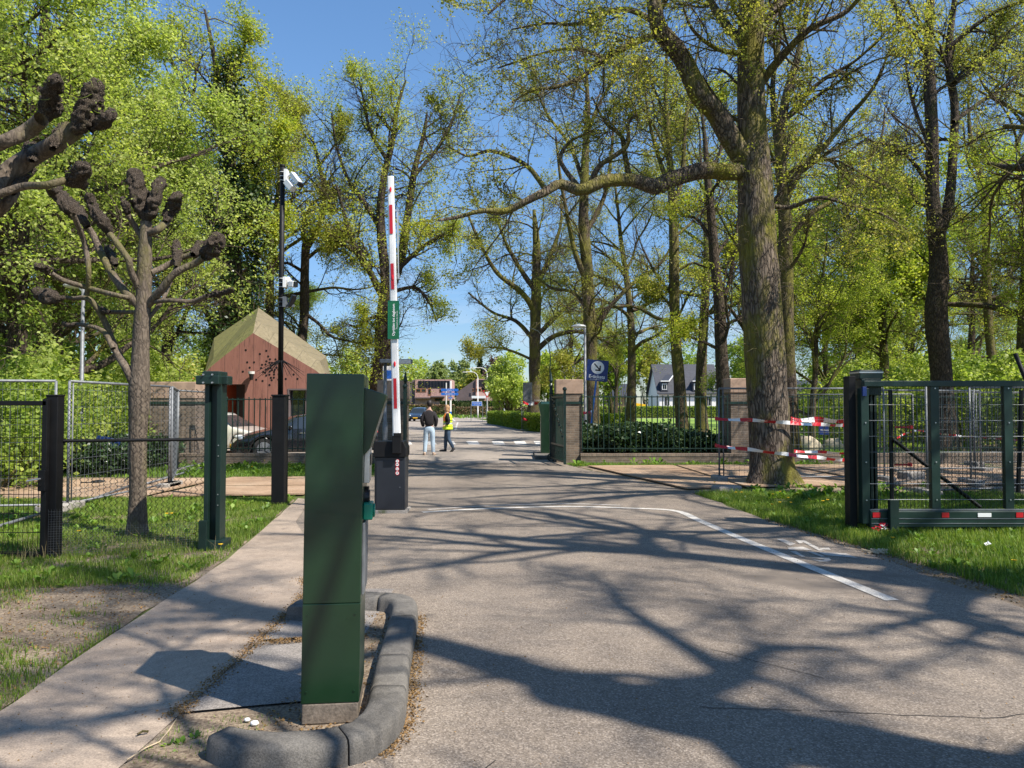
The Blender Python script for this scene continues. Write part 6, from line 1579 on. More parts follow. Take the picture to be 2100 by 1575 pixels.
# tree behind the barrier: two stems
tree('maple_tree', 42, 782, [
 ([(782, 900), (778, 800), (785, 720), (790, 650), (795, 590)], [42, 38, 36, 36, 32]),
 ([(795, 600), (786, 520), (780, 440), (788, 360), (805, 290), (815, 220), (832, 165)], [24, 20, 17, 14, 11, 8, 3]),
 ([(795, 600), (820, 540), (835, 450), (850, 350), (868, 280), (876, 230)], [22, 19, 16, 13, 9, 3], 1.5),
 ([(790, 620), (760, 560), (735, 520), (715, 470), (690, 380)], [16, 14, 12, 9, 4], -1),
 ([(735, 520), (700, 500), (665, 490), (640, 470)], [10, 4], -.5),
 ([(785, 480), (750, 420), (715, 370), (690, 300), (680, 230)], [12, 3], 1),
 ([(800, 640), (755, 655), (735, 670), (715, 665)], [8, 3], -.8),
 ([(808, 560), (850, 520), (890, 490), (930, 470)], [12, 3], -.8),
 ([(795, 330), (760, 270), (745, 200), (735, 160)], [9, 3], -1),
 ([(850, 360), (900, 300), (930, 240), (945, 190)], [9, 3], .5),
 ([(800, 600), (850, 590), (880, 620), (895, 660)], [9, 3], -1),
 ], 11, 'yellow-green twin-stemmed tree behind the white barrier boom', levels(WL, n0=12, lr0=.5, lmax0=3.0), dict(n=3, spread=.16, size=.10, patchy=.28), 'bark_dark', 'leaf_yel')
tree('oak_tree', 44, 625, [
 ([(612, 880), (615, 740), (624, 650), (625, 560), (628, 500)], [26, 20, 19, 18, 17]),
 ([(628, 510), (655, 460), (665, 400), (655, 340), (640, 280)], [14, 12, 10, 8, 3]),
 ([(628, 500), (622, 460), (640, 420), (670, 400)], [10, 3], -1),
 ([(622, 640), (655, 665), (680, 690), (720, 700), (745, 705)], [8, 3], -1),
 ([(630, 530), (660, 510), (700, 515), (740, 540)], [8, 3], .5),
 ([(625, 560), (590, 540), (560, 545)], [8, 3], .5),
 ([(655, 340), (690, 290), (700, 250)], [7, 2]), ([(640, 300), (615, 260), (605, 220)], [7, 2]),
 ], 12, 'slender half-bare tree between the camera mast and the barrier boom', levels(WL, n0=8, lmax0=5.0), dict(n=4, spread=.15, size=.10, patchy=.35), 'bark_dark', 'leaf_oak')
# oaks on the lawn and beyond
tree('oak_tree', 35, 1212, [
 ([(1217, 900), (1213, 790), (1210, 680), (1204, 560), (1197, 450), (1200, 330), (1205, 220), (1200, 110)], [31, 28, 27, 25, 22, 16, 11, 4]),
 ([(1205, 580), (1180, 520), (1165, 450), (1150, 370), (1140, 280)], [14, 4], -1),
 ([(1213, 690), (1250, 630), (1300, 580), (1350, 545), (1380, 500)], [12, 4], -.5),
 ([(1200, 480), (1240, 400), (1255, 300), (1260, 200)], [12, 3], 1),
 ([(1208, 640), (1175, 600), (1130, 590), (1090, 560)], [10, 3], .6),
 ([(1200, 390), (1170, 300), (1120, 230), (1090, 150)], [10, 3], .6),
 ([(1215, 720), (1170, 750), (1130, 760)], [8, 3], -.6),
 ([(1198, 300), (1225, 220), (1270, 140), (1290, 60)], [9, 3], .8),
 ], 13, 'straight oak rising behind the street lamp and e-tickets sign', levels(WL, n0=8), dict(n=4, spread=.12, size=.075, patchy=0.47), 'bark', 'leaf_oak')
tree('oak_tree', 52, 1093, [
 ([(1093, 885), (1096, 800), (1097, 700), (1100, 600), (1100, 500), (1095, 430)], [30, 25, 24, 22, 16, 6]),
 ([(1097, 640), (1070, 600), (1020, 560), (985, 500), (960, 440)], [14, 4], -1),
 ([(1100, 600), (1060, 540), (1030, 480), (1010, 410)], [12, 3], 1),
 ([(1100, 590), (1130, 520), (1150, 460), (1150, 400)], [12, 3], 1),
 ([(1098, 720), (1135, 690), (1180, 680), (1220, 690), (1260, 710)], [12, 4], -1),
 ([(1096, 700), (1060, 660), (1010, 640), (960, 600)], [10, 3], 1),
 ([(1100, 690), (1150, 640), (1200, 600), (1250, 570)], [11, 3], 1),
 ([(1096, 740), (1050, 720), (1010, 712), (970, 716)], [7, 2], -1),
 ], 14, 'broad-limbed oak beyond the gate with a small fence panel at its foot', levels(WL, n0=8, lmax0=5), dict(n=4, spread=.17, size=.11, patchy=0.42), 'bark', 'leaf_oak')
tree('oak_tree', 29, 1390, [
 ([(1402, 915), (1394, 800), (1386, 700), (1383, 600), (1382, 500), (1378, 400), (1372, 300), (1365, 200), (1368, 80)], [28, 24, 23, 21, 20, 17, 12, 9, 4]),
 ([(1382, 430), (1400, 350), (1405, 260), (1420, 160), (1440, 60)], [12, 3], 1),
 ([(1378, 400), (1350, 320), (1330, 240), (1320, 140)], [11, 3], -.5),
 ([(1384, 560), (1420, 540), (1460, 550), (1500, 530)], [7, 2], -.5),
 ([(1386, 640), (1350, 600), (1320, 590)], [7, 2], .5),
 ([(1370, 260), (1340, 180), (1300, 110)], [8, 2], .5),
 ], 15, 'slim mossy oak on the lawn in front of the black-roofed house', levels(WL, n0=7), dict(n=4, spread=.12, size=.075, patchy=0.52), 'bark', 'leaf_oak')
tree('oak_tree', 27, 1478, [
 ([(1490, 920), (1484, 800), (1478, 700), (1476, 620), (1466, 540), (1460, 460), (1452, 380), (1445, 280), (1430, 160)], [30, 27, 25, 23, 21, 18, 14, 9, 3]),
 ([(1478, 640), (1500, 560), (1510, 480), (1520, 400)], [9, 3], 1),
 ([(1480, 720), (1440, 700), (1400, 690), (1360, 705)], [8, 2], -1),
 ([(1464, 500), (1430, 450), (1400, 440), (1370, 400)], [9, 2], .6),
 ([(1450, 360), (1480, 300), (1490, 200)], [9, 2], .6),
 ], 16, 'dark oak standing directly left of the massive oak', levels(WL, n0=8), dict(n=4, spread=.12, size=.075, patchy=0.47), 'bark_dark', 'leaf_yel')
tree('oak_tree', 22, 1615, [
 ([(1622, 930), (1618, 800), (1614, 650), (1611, 500), (1606, 400), (1600, 300), (1612, 200), (1640, 100), (1660, -20)], [34, 30, 27, 26, 25, 22, 17, 13, 8]),
 ([(1608, 420), (1640, 350), (1690, 300), (1740, 240), (1790, 180), (1830, 90)], [16, 14, 12, 9, 7, 3], -1),
 ([(1603, 340), (1590, 260), (1585, 170), (1600, 60), (1590, -60)], [17, 5], 1),
 ([(1612, 500), (1660, 440), (1720, 400), (1800, 300), (1815, 220)], [12, 3], 1),
 ([(1614, 560), (1650, 500), (1660, 430)], [8, 3], -1),
 ([(1615, 240), (1680, 170), (1760, 120), (1840, 40)], [11, 3], -1.2),
 ], 17, 'forking oak close behind the right side of the massive oak', levels(WL, n0=8), dict(n=4, spread=.09, size=.065, patchy=0.47), 'bark', 'leaf_oak')
tree('oak_tree', 27, 1930, [
 ([(1938, 930), (1934, 840), (1928, 740), (1920, 640), (1926, 560), (1920, 480), (1912, 400), (1912, 300), (1908, 200), (1904, 100), (1908, 0), (1915, -150)], [54, 44, 42, 42, 38, 33, 26, 25, 24, 20, 16, 10]),
 ([(1925, 490), (1945, 420), (1953, 330), (1958, 220), (1945, 130), (1955, 20), (1975, -100)], [20, 20, 18, 16, 14, 12, 8], .8),
 ([(1908, 120), (1880, 80), (1850, 40), (1830, 0), (1815, -60)], [14, 6], -1),
 ([(1945, 100), (1990, 60), (2050, 20), (2110, 0)], [11, 5], -1),
 ([(1958, 170), (2010, 130), (2060, 70), (2120, 30)], [12, 5], .8),
 ([(1902, 290), (1875, 220), (1860, 150), (1855, 80)], [9, 3], 1),
 ([(1905, 380), (1870, 330), (1830, 300), (1790, 290), (1760, 270)], [9, 3], -1),
 ([(1955, 250), (2010, 210), (2070, 170), (2130, 100)], [10, 4], 1.5),
 ([(1920, 640), (1960, 600), (2010, 600)], [5, 2], 1),
 ], 18, 'tall dark double-stemmed oak rising behind the sliding gate', levels(WL, n0=7), dict(n=4, spread=.09, size=.065, patchy=0.62), 'bark_dark', 'leaf_oak')
tree('oak_tree', 38, 2030, [
 ([(2040, 900), (2034, 760), (2026, 640), (2022, 520), (2020, 430), (2010, 360), (1990, 280), (1985, 180)], [22, 18, 16, 16, 14, 12, 9, 3]),
 ([(2020, 430), (2050, 370), (2085, 300), (2110, 220)], [10, 3], 1), ([(2022, 480), (2070, 430), (2120, 380)], [8, 3], -1), ([(2015, 400), (1985, 330), (1975, 250)], [7, 3], 1), ([(2024, 560), (1990, 500), (1970, 440)], [6, 2], 1),
 ], 19, 'thin oak near the right edge beyond the double-stemmed one', levels(WL, n0=8), dict(n=4, spread=.12, size=.075, patchy=0.57), 'bark', 'leaf_oak')
tree('maple_tree', 33, 1812, [
 ([(1818, 920), (1814, 760), (1808, 640), (1800, 520), (1795, 400), (1790, 330)], [20, 17, 15, 12, 8, 3]),
 ([(1805, 620), (1770, 560), (1740, 500), (1720, 430)], [8, 3], -1), ([(1808, 640), (1850, 590), (1880, 540)], [7, 3], -1), ([(1812, 700), (1770, 670), (1730, 650)], [6, 2], -1), ([(1800, 540), (1840, 470), (1850, 400)], [6, 2], 1),
 ], 20, 'bright green young maple between the two big right-hand oaks', levels(WL, n0=9, lr0=.7, leafy2=4), dict(n=5, spread=.16, size=.13, patchy=.1), 'bark', 'leaf_maple')
# ivy-clad tree at left
tree('ivy_tree', 38, 485, [
 ([(492, 930), (488, 760), (482, 600), (478, 460), (470, 340), (455, 230), (440, 120), (420, 20)], [40, 34, 32, 30, 24, 18, 10, 4]),
 ([(480, 480), (420, 420), (360, 380), (310, 360)], [12, 4], -1), ([(475, 420), (510, 340), (530, 260), (545, 170)], [13, 3], .5),
 ([(462, 280), (400, 200), (350, 120), (330, 40)], [12, 3], 1), ([(450, 200), (490, 130), (510, 60)], [10, 3]), ([(472, 350), (540, 320), (580, 270)], [9, 3], -1), ([(480, 520), (530, 480), (580, 470)], [8, 3], -1)],
 21, 'ivy-wrapped tree with yellow young leaves behind the camera mast', levels(WL, n0=10), dict(n=4, spread=.17, size=.12, patchy=.1, zfade=.5), 'bark_dark', 'leaf_yel')
iv = leafcloud('ivy', [((0, 0, 2.2), (1.0, .9, 2.6)), ((-.2, 0, 6.2), (.9, .9, 2.4)), ((-.25, -.2, 8.3), (1.35, 1.1, 1.1)), ((.5, 0, 7.8), (.8, .8, 1.3)), ((-.2, 0, 10.5), (.7, .7, 2.2)), ((-.6, 0, 12.5), (.5, .5, 1.6))], 15000, .13, 5, m['leaf_ivy'])
put_plant(iv, 'ivy_growth', (at(490, 37.6), 37.6, 0), 'dark ivy mass wrapped round the trunk behind the camera mast', 'ivy', sc=1.38)

# ------------------------------------------------------------------ pollarded planes
def knobbly(name, D, base_px, limbs, knobs, seed, label, group='pollarded plane trees'):
    o, mains = traced(D, base_px, limbs, seed); W = Wood()
    for i, mn in enumerate(mains):
        p, r, L = resample(mn[0], mn[1], 48 if i == 0 else 30); sd = 28 if i == 0 else 14
        V, q = tubes(p[None], r[None], sd); ax = np.repeat(p, sd, 0); k = 1+lump(V, .035, 6, seed+i)
        if i == 0: k = k*.92+.22*np.exp(-(V[:, 2]-p[0, 2])/.16)
        W.add(ax+(V-ax)*k[:, None], q)
    r = empty(name, o, label, 'tree', group)
    wm = W.mesh('pollard_wood'); wm.materials.append(m['bark_plane']); t = bpy.data.objects.new('trunk', wm); COL.objects.link(t); t.parent = r
    o2, km = traced(D, base_px, [(k[0], k[1], k[2] if len(k) > 2 else 0) for k in knobs], seed)
    for i, mn in enumerate(km):
        p, rr, L = resample(mn[0], mn[1], 52); sd = 40; V, q = tubes(p[None], rr[None], sd); ax = np.repeat(p, sd, 0); rng = np.random.default_rng(seed+i)
        f = 1/max(rr); k = .70+lump(V, .12, 1.1*f, seed+i*3)+rng.normal(size=len(V))*.04
        ce = V[rng.integers(0, len(V), 130)]; ro = max(rr)*(.16+.34*rng.random(130)**1.5); dd = np.linalg.norm(V[:, None]-ce[None], axis=2)/ro[None]
        k = k+np.sqrt(np.clip(1-dd**2, 0, 1)).max(1)*.30
        # rounded end
        t = np.repeat(np.linspace(0, 1, 53), sd); st_ = np.clip(t/.3, 0, 1); k = k*(.58+.42*st_*st_*(3-2*st_))*np.where(t > .86, np.sqrt(np.clip(1-((t-.86)/.142)**2, .01, 1)), 1)
        V = ax+(V-ax)*k[:, None]; me = np_mesh('knob', V, q, True); me.materials.append(m['bark_knob']); kk = bpy.data.objects.new('pollard_knob', me); COL.objects.link(kk); kk.parent = r
        # a few young shoots with fresh leaves
        S = V[rng.integers(len(V)//2, len(V), 9)]; Pq, Rq = grow(S, nrm(rng.normal(size=(9, 3))+[0, 0, .6]), rng.uniform(.05, .16, 9), np.full(9, .0022), 4, .2, .1, rng)
        Vs, qs = tubes(Pq, Rq, 3); Vl, ql = leaves(Pq[:5, -1], 2, .012, .03, rng)
        me = np_mesh('shoots', np.r_[Vs, Vl], np.r_[qs, ql+len(Vs)]); me.materials.append(m['leaf_lime']); s = bpy.data.objects.new('young_shoots', me); COL.objects.link(s); s.parent = kk; s['kind'] = 'stuff'
    return r
PL = [([(280, 1112), (282, 1060), (283, 960), (283, 900), (286, 800), (288, 720), (293, 640), (296, 560), (298, 500), (300, 455)], [44, 40, 36, 37, 44, 38, 34, 31, 28, 26]),
 ([(290, 630), (262, 605), (232, 565), (208, 520), (190, 480), (172, 455)], [18, 12], .3), ([(288, 600), (268, 555), (262, 530), (225, 480)], [14, 12], -.2),
 ([(280, 800), (262, 760), (238, 720), (215, 660), (185, 615), (150, 612), (128, 610)], [20, 18, 15, 13, 11, 9, 8], .2), ([(178, 605), (182, 560), (174, 500), (150, 440)], [10, 11], -.3),
 ([(276, 612), (240, 606), (180, 590), (130, 575), (105, 560)], [10, 10], -.3), ([(232, 715), (212, 680), (180, 668), (150, 665)], [11, 8], .3),
 ([(304, 625), (330, 595), (360, 560), (400, 540), (418, 528)], [16, 14], -.2), ([(308, 560), (335, 548), (370, 530), (400, 520)], [12, 12], .3), ([(306, 620), (350, 616), (395, 618), (425, 606)], [9, 9], -.3),
 ([(300, 480), (325, 470), (345, 450)], [14, 15], .1), ([(298, 500), (280, 470), (262, 440)], [10, 12], -.1), ([(300, 660), (335, 612), (352, 570), (362, 545)], [8, 8], .5), ([(286, 640), (262, 640), (240, 640), (222, 640)], [8, 9], .4)]
KN = [([(300, 460), (292, 430), (285, 395), (272, 345)], [30, 40, 42, 22]), ([(304, 455), (314, 420), (326, 385), (330, 365)], [24, 28, 26, 18], .1), ([(340, 455), (352, 430), (362, 405), (372, 398)], [24, 28, 26, 20], .1),
 ([(265, 445), (258, 420), (252, 405)], [16, 18, 12], -.1), ([(180, 465), (160, 440), (130, 408), (105, 375)], [28, 32, 30, 22], .3), ([(228, 485), (208, 450), (190, 420), (180, 395)], [24, 26, 22, 18], -.2),
 ([(152, 445), (135, 425), (112, 395), (98, 385)], [20, 26, 24, 14], -.3), ([(134, 610), (112, 612), (86, 604), (66, 592)], [14, 28, 34, 22], .2), ([(110, 562), (92, 550), (70, 545)], [16, 20, 14], -.3),
 ([(155, 665), (140, 668), (130, 662)], [10, 12, 8], .3), ([(414, 530), (432, 515), (442, 495), (452, 478)], [22, 34, 38, 26], -.2), ([(396, 522), (405, 515), (412, 500)], [20, 28, 22], .3),
 ([(422, 607), (440, 604), (465, 598), (478, 592)], [10, 16, 14, 9], -.3), ([(362, 548), (364, 520), (362, 495)], [14, 22, 14], .5), ([(226, 640), (214, 638), (205, 632)], [12, 16, 10], .4), ([(238, 545), (226, 520), (218, 505)], [16, 20, 14], .5)]
knobbly('pollard_plane_tree', 9.35, 281, PL, KN, 31, 'pollarded plane tree with gnarled fists growing behind the chain-link fence')
PL2 = [([(-330, 1420), (-325, 1150), (-320, 900), (-300, 700), (-270, 560), (-230, 500)], [110, 95, 90, 88, 80, 60]),
 ([(-240, 520), (-120, 440), (-40, 400), (0, 372), (45, 335), (85, 312), (125, 288), (150, 266)], [50, 46, 42, 42, 40, 36, 36, 40], .1), ([(-240, 480), (-120, 360), (-40, 312), (10, 290), (55, 270), (85, 245)], [40, 36, 30, 28, 30, 32], -.2),
 ([(-120, 450), (-40, 420), (0, 398), (50, 382), (95, 380), (130, 370)], [26, 22, 18, 15, 14, 16], -.2), ([(-240, 560), (-120, 500), (-30, 450), (10, 420), (32, 392)], [38, 34, 28, 24, 18], .3), ([(-280, 640), (-340, 500), (-420, 380)], [50, 30], .5), ([(-290, 620), (-380, 560), (-480, 520)], [44, 30], -.5)]
KN2 = [([(148, 272), (168, 250), (186, 220), (196, 182), (212, 172)], [38, 52, 56, 42, 24]), ([(186, 268), (205, 256), (222, 240), (228, 228)], [26, 32, 28, 18], -.05), ([(80, 250), (98, 225), (104, 195), (118, 160)], [34, 46, 48, 28], -.2),
 ([(134, 374), (152, 368), (168, 350), (182, 335)], [20, 40, 38, 22], -.2), ([(110, 305), (118, 285), (128, 262)], [24, 34, 24], .4), ([(66, 330), (64, 310), (66, 295)], [24, 30, 20], .3), ([(28, 398), (42, 372), (70, 345)], [18, 22, 14], .3)]
knobbly('pollard_plane_tree', 5.4, -330, PL2, KN2, 37, 'nearer pollarded plane whose gnarled limbs enter from the left edge')

# ------------------------------------------------------------------ generic woodland trees
def wood_tree(name, h, r, seed, lv, leaf, wood, leafm, **kw):
    return grow_tree(name, auto_mains(h, r, seed, **kw), seed, lv, leaf, m[wood], m[leafm])
GL = [dict(n=8, t0=.25, ang=.8, lr=.42, rr=.5, w=.24, up=.06, sides=4, seg=6, rcap=.08, lmax=4),
      dict(n=7, t0=.12, ang=.8, lr=.62, rr=.5, w=.26, up=.04, sides=3, seg=5, rmin=.014),
      dict(n=5, t0=.12, ang=.8, lr=.68, rr=.6, w=.28, up=.03, sides=3, seg=4, rmin=.008, leafy=3)]
oakA = wood_tree('woodland_oak', 17, .33, 41, GL, dict(n=4, spread=.14, size=.08, patchy=.45), 'bark', 'leaf_oak', nsc=11, first=.30)
oakB = wood_tree('woodland_oak', 15, .28, 42, GL, dict(n=4, spread=.15, size=.085, patchy=.38), 'bark_dark', 'leaf_yel', nsc=11, first=.25)
oakC = wood_tree('woodland_oak', 14, .22, 43, levels(GL, leafy2=4), dict(n=5, spread=.15, size=.085, patchy=.38), 'bark', 'leaf_maple', nsc=12, first=.15)
linA = wood_tree('lime_tree', 15, .26, 44, levels(GL, leafy2=4, up0=.0, up1=-.03), dict(n=6, spread=.13, size=.08, patchy=.42, droop=.3), 'bark_dark', 'leaf_lime', nsc=13, first=.14, spread=.42)
linB = wood_tree('lime_tree', 13, .2, 45, levels(GL, leafy2=4, up0=.0, up1=-.03), dict(n=5, spread=.13, size=.085, patchy=.36, droop=.3), 'bark', 'leaf_mid', nsc=13, first=.10, spread=.42)
def pl(me, name, px, D, label, rz, sc=1.0, cat='tree'): return put_tree(me, name, (at(px, D), D, -.05), label, cat, None, rz, sc)
for a in [
 (linA, 'lime_tree', 30, 20, 'bright lime-green tree filling the top left corner', .3, 1.12), (linA, 'lime_tree', 80, 29, 'bright lime-green tree behind the top of the pollard plane', 2.1, .98),
 (linB, 'lime_tree', 118, 23, 'mid-green tree whose brown trunk shows left of the galvanised lamp post', 4.0, 1.0), (linA, 'lime_tree', -130, 17, 'lime-green tree hanging in from beyond the left edge', 5.0, 1.0),
 (oakB, 'oak_tree', 335, 41, 'yellow young-leaved oak left of the ivy-wrapped tree', 1.0, 1.25), (linA, 'lime_tree', 215, 50, 'tall lime-green tree far behind the pollard', 3.3, 1.35),
 (linB, 'lime_tree', 180, 42, 'deep background green tree behind the galvanised lamp post', 5.5, 1.35), (linB, 'lime_tree', 20, 34, 'background green tree at the far left', .8, 1.3),
 (oakA, 'oak_tree', 560, 44, 'half-bare tall tree behind the pavilion roof ridge', 1.2, 1.15), (oakB, 'oak_tree', 440, 42, 'yellow-leaved tree behind the ivy-wrapped trunk', 2.2, 1.25), (linB, 'lime_tree', 530, 50, 'low green tree behind the pavilion', 3.1, .9),
 (oakA, 'oak_tree', 1290, 46, 'bare-branched oak behind the lawn, left of the slim mossy oak', 4.6, 1.0), (oakA, 'oak_tree', 1440, 48, 'sparse oak far behind the dark one left of the massive oak', 3.0, 1.25), (oakB, 'oak_tree', 1540, 40, 'yellow-leaved oak mostly hidden by the massive trunk', 1.5, 1.1),
 (oakC, 'maple_tree', 1700, 40, 'bright green maple right of the massive oak', .5, .9), (oakC, 'maple_tree', 1665, 28, 'bright leafy sapling tree just right of the massive trunk', 2.5, .62), (oakC, 'maple_tree', 1870, 46, 'green maple behind the double-stemmed oak', 4.0, .85),
 (oakA, 'oak_tree', 1760, 50, 'sparse oak in the woods above the guide portal cap', 5.2, 1.2), (oakA, 'oak_tree', 2110, 30, 'bare-twigged oak at the right edge', 1.9, 1.05), (oakB, 'oak_tree', 1985, 52, 'yellowish oak between the double-stemmed and the thin right oak', .2, 1.1),
 (oakA, 'oak_tree', 2200, 46, 'outermost sparse oak of the right woods', 2.9, 1.3), (linB, 'lime_tree', 2050, 60, 'deep green background tree at far right', 1.1, 1.0), (linB, 'lime_tree', 1780, 66, 'deep green background tree behind the guide portal', 3.9, .9),
 (oakC, 'maple_tree', 2240, 24, 'maple whose branches overhang the right edge', 5.6, .8), (oakB, 'oak_tree', 1600, 62, 'yellow background oak right behind the massive trunk', 2.7, 1.1), (oakA, 'oak_tree', 1860, 78, 'remote sparse oak on the right skyline', 3.5, 1.5),
 (oakC, 'maple_tree', 1565, 68, 'small green maple in the gap left of the massive oak', 1.0, .6), (oakB, 'oak_tree', 1180, 62, 'yellow-green oak behind the brick gate pillar', 4.4, .8), (oakB, 'oak_tree', 1262, 66, 'yellow-green oak above the salmon-pink house', 2.4, .75)]:
    pl(*a)
# woodland trees beside and behind the viewpoint, which shade the road
_am = auto_mains
def auto_mains(*a, **k):
    o = _am(*a, **k); return [o[0]]+[(p, [x*1.35 for x in r]) for p, r in o[1:]]
shA = wood_tree('tall_oak', 18, .46, 51, [dict(GL[0], n=6, rcap=.11, rr=.62), dict(GL[1], n=6), dict(GL[2], n=4, rmin=.006, leafy=1)], dict(n=2, spread=.1, size=.06, patchy=.5), 'bark', 'leaf_oak', nsc=10, first=.32, spread=.5)
SH = [(10.5, 3.8, 3.1, .95, 'roadside oak right of the sliding gate, outside the view'), (5.6, -9.0, 3.1, .95, 'roadside oak behind and right of the viewpoint'),
      (13.5, 8.8, 1.3, 1.05, 'oak in the woods right of the sliding gate'), (20.5, 12, 2.2, 1.1, 'oak in the woods behind the sliding gate run'),]
_b = Vector((6.6, .5, -.05)); V3 = lambda *a: Vector(a)-_b
_m = [([V3(6.6, .5, -.1), V3(6.55, .5, 3), V3(6.65, .45, 6), V3(6.75, .35, 8), V3(6.85, .25, 9.3)], [.42, .34, .31, .29, .27], False),
 ([V3(6.85, .25, 9.2), V3(7.1, .35, 11), V3(7.2, .1, 13), V3(7.0, .3, 15), V3(7.3, .2, 17)], [.20, .16, .12, .08, .03]),
 ([V3(6.85, .25, 9.1), V3(8.0, -.1, 10.1), V3(9.0, -.25, 11), V3(10.2, -.3, 12.2), V3(11.4, -.7, 13.2)], [.19, .15, .12, .08, .03]),
 ([V3(7.1, .35, 10.8), V3(6.2, .9, 12), V3(5.6, 1.4, 13.6), V3(5.0, 1.6, 15)], [.12, .09, .06, .03]),
 ([V3(7.1, .35, 11), V3(6.8, -.6, 11.7), V3(6.2, -1.6, 12.3), V3(5.6, -2.2, 13.2)], [.10, .075, .05, .02]),
 ([V3(9.0, -.25, 11), V3(9.3, .8, 12), V3(9.9, 1.6, 13)], [.10, .06, .02]), ([V3(6.75, .35, 8.2), V3(7.6, -1.2, 9.2), V3(8.2, -2.6, 10.2)], [.14, .10, .04])]
put_tree(grow_tree('roadside_oak', _m, 77, [dict(GL[0], n=9, lmax=3.2, rr=.45), dict(GL[1], n=7, rmin=.012), dict(GL[2], n=5, rmin=.006, leafy=2)], dict(n=3, spread=.1, size=.05, patchy=.3), m['bark'], m['leaf_oak']), 'oak_tree', _b, 'roadside oak just outside the right of the view', 'tree')
for x, y, rz, sc, lb in SH: put_tree(shA, 'oak_tree', (x, y, -.05), lb, 'tree', None, rz, sc)

# ------------------------------------------------------------------ shrubs, hedges, far trees
bushA = leafcloud('bush', [((0, 0, .9), (1.3, 1.2, 1.0)), ((.9, .2, 1.5), (1.0, .9, .8)), ((-.8, 0, 1.3), (.9, .9, .9)), ((.1, .3, 2.1), (.9, .8, .7))], 7000, .12, 61, m['leaf_mid'])
bushB = leafcloud('bush', [((0, 0, .9), (1.4, 1.1, .9)), ((.8, .2, 1.7), (.8, .8, .8)), ((-.7, 0, 1.9), (.9, .9, .9)), ((.0, .3, 2.6), (.6, .6, .6))], 7000, .12, 62, m['leaf_lime'])
rho = leafcloud('shrub', [((0, 0, .42), (.85, .6, .42)), ((.5, .1, .6), (.6, .5, .38)), ((-.5, .1, .66), (.6, .5, .40))], 5200, .11, 63, m['leaf_shrub'])
def pb(me, name, px, D, label, rz=0, sc=1.0, cat='shrub', group=None): return put_plant(me, name, (at(px, D), D, 0), label, cat, group, rz, sc)
for i, (px, D, k, s) in enumerate([(20, 17.5, 0, 1.0), (110, 19, 1, 1.0), (200, 21.5, 0, .95), (285, 24, 1, 1.1), (360, 27, 0, 1.0), (60, 24, 1, 1.3), (160, 27, 0, 1.4), (270, 31, 1, 1.5), (-60, 20, 1, 1.2), (400, 34, 1, 1.2), (-20, 14.5, 0, .8), (0, 30, 0, 1.6), (690, 60, 1, 1.3)]):
    pb([bushA, bushB][k], 'leafy_bush', px, D, 'green undergrowth bush beneath the trees at left' if i < 12 else 'lime bush at the right corner of the pavilion', i*1.3, s, group='undergrowth bushes at left' if i < 12 else None)
for i, (px, D, k, s) in enumerate([(1760, 30, 1, 1.1), (1830, 33, 0, 1.2), (1900, 36, 1, 1.3), (1985, 33, 0, 1.3), (2060, 30, 1, 1.2), (2130, 27, 0, 1.2), (1715, 40, 1, 1.1), (1800, 44, 1, 1.5), (1880, 50, 0, 1.6), (1960, 48, 1, 1.7), (2040, 44, 0, 1.6), (2120, 40, 1, 1.6), (1660, 48, 0, 1.1)]):
    pb([bushA, bushB][k], 'leafy_bush', px, D, 'green undergrowth bush behind the sliding gate', i*1.1, s, group='undergrowth bushes at right')
for i, (px, D, s) in enumerate([(1222, 22.6, .9), (1262, 22.8, 1.0), (1300, 22.5, 1.1), (1340, 22.9, 1.0), (1378, 22.6, .95), (1415, 22.9, .85), (1450, 23, .75), (1245, 23.6, 1.05), (1320, 23.8, 1.1), (1370, 23.7, .9), (1480, 23.2, .6)]):
    pb(rho, 'dark_shrub', px, D, 'dark glossy evergreen shrub right behind the green iron railing', i*1.7, s, group='evergreen shrubs behind the railing')
for i, (px, D, s, lb) in enumerate([(222, 17.6, .8, 'dark ivy heap behind the pollard, under the fallen blue panel'), (300, 19.5, .9, 'dark ivy heap left of the broad pillar'), (160, 18.5, .9, 'dark ivy heap at the foot of the galvanised lamp post')]): pb(rho, 'ivy_heap', px, D, lb, i, s, 'ivy')
def hedge(name, line, w, h, size, dens, mat, label, seed):
    rng = np.random.default_rng(seed); C = []; r = empty(name, (line[0][0], line[0][1], 0), label, 'hedge'); o0 = np.array([line[0][0], line[0][1], 0])
    for a, b in zip(line[:-1], line[1:]):
        a = np.array(a+(0,), float); b = np.array(b+(0,), float); L = np.linalg.norm(b-a); u = (b-a)/L; n = np.array([-u[1], u[0], 0]); k = int(dens*L)
        s = rng.random(k)*L; side = rng.integers(0, 4, k); t = rng.random(k); jit = rng.normal(size=k)*.02
        off = np.where(side == 0, -w/2+jit, np.where(side == 1, w/2+jit, (t-.5)*w)); z = np.where(side < 2, t*h, h+jit)
        C.append(a+u*s[:, None]+n*off[:, None]+np.array([0, 0, 1])*z[:, None])
    C = np.concatenate(C)-o0; C[:, :2] += rng.normal(size=(len(C), 2))*.02; V, q = leaves(C, 1, .015, size, rng); me = np_mesh(name, V, q); me.materials.append(m[mat]); o = bpy.data.objects.new('foliage', me); COL.objects.link(o); o.parent = r
    mb = MB()
    for a, b in zip(line[:-1], line[1:]): mb.bar((a[0], a[1], h/2-.05), (b[0], b[1], h/2-.05), w-.12, h-.14)
    mb.build('inner_twigs', m['hedgecore'], r); return r
m['hedgecore'] = M('hedge_core', (.05, .07, .012), .9, 0, .4, 8, .5, 20)
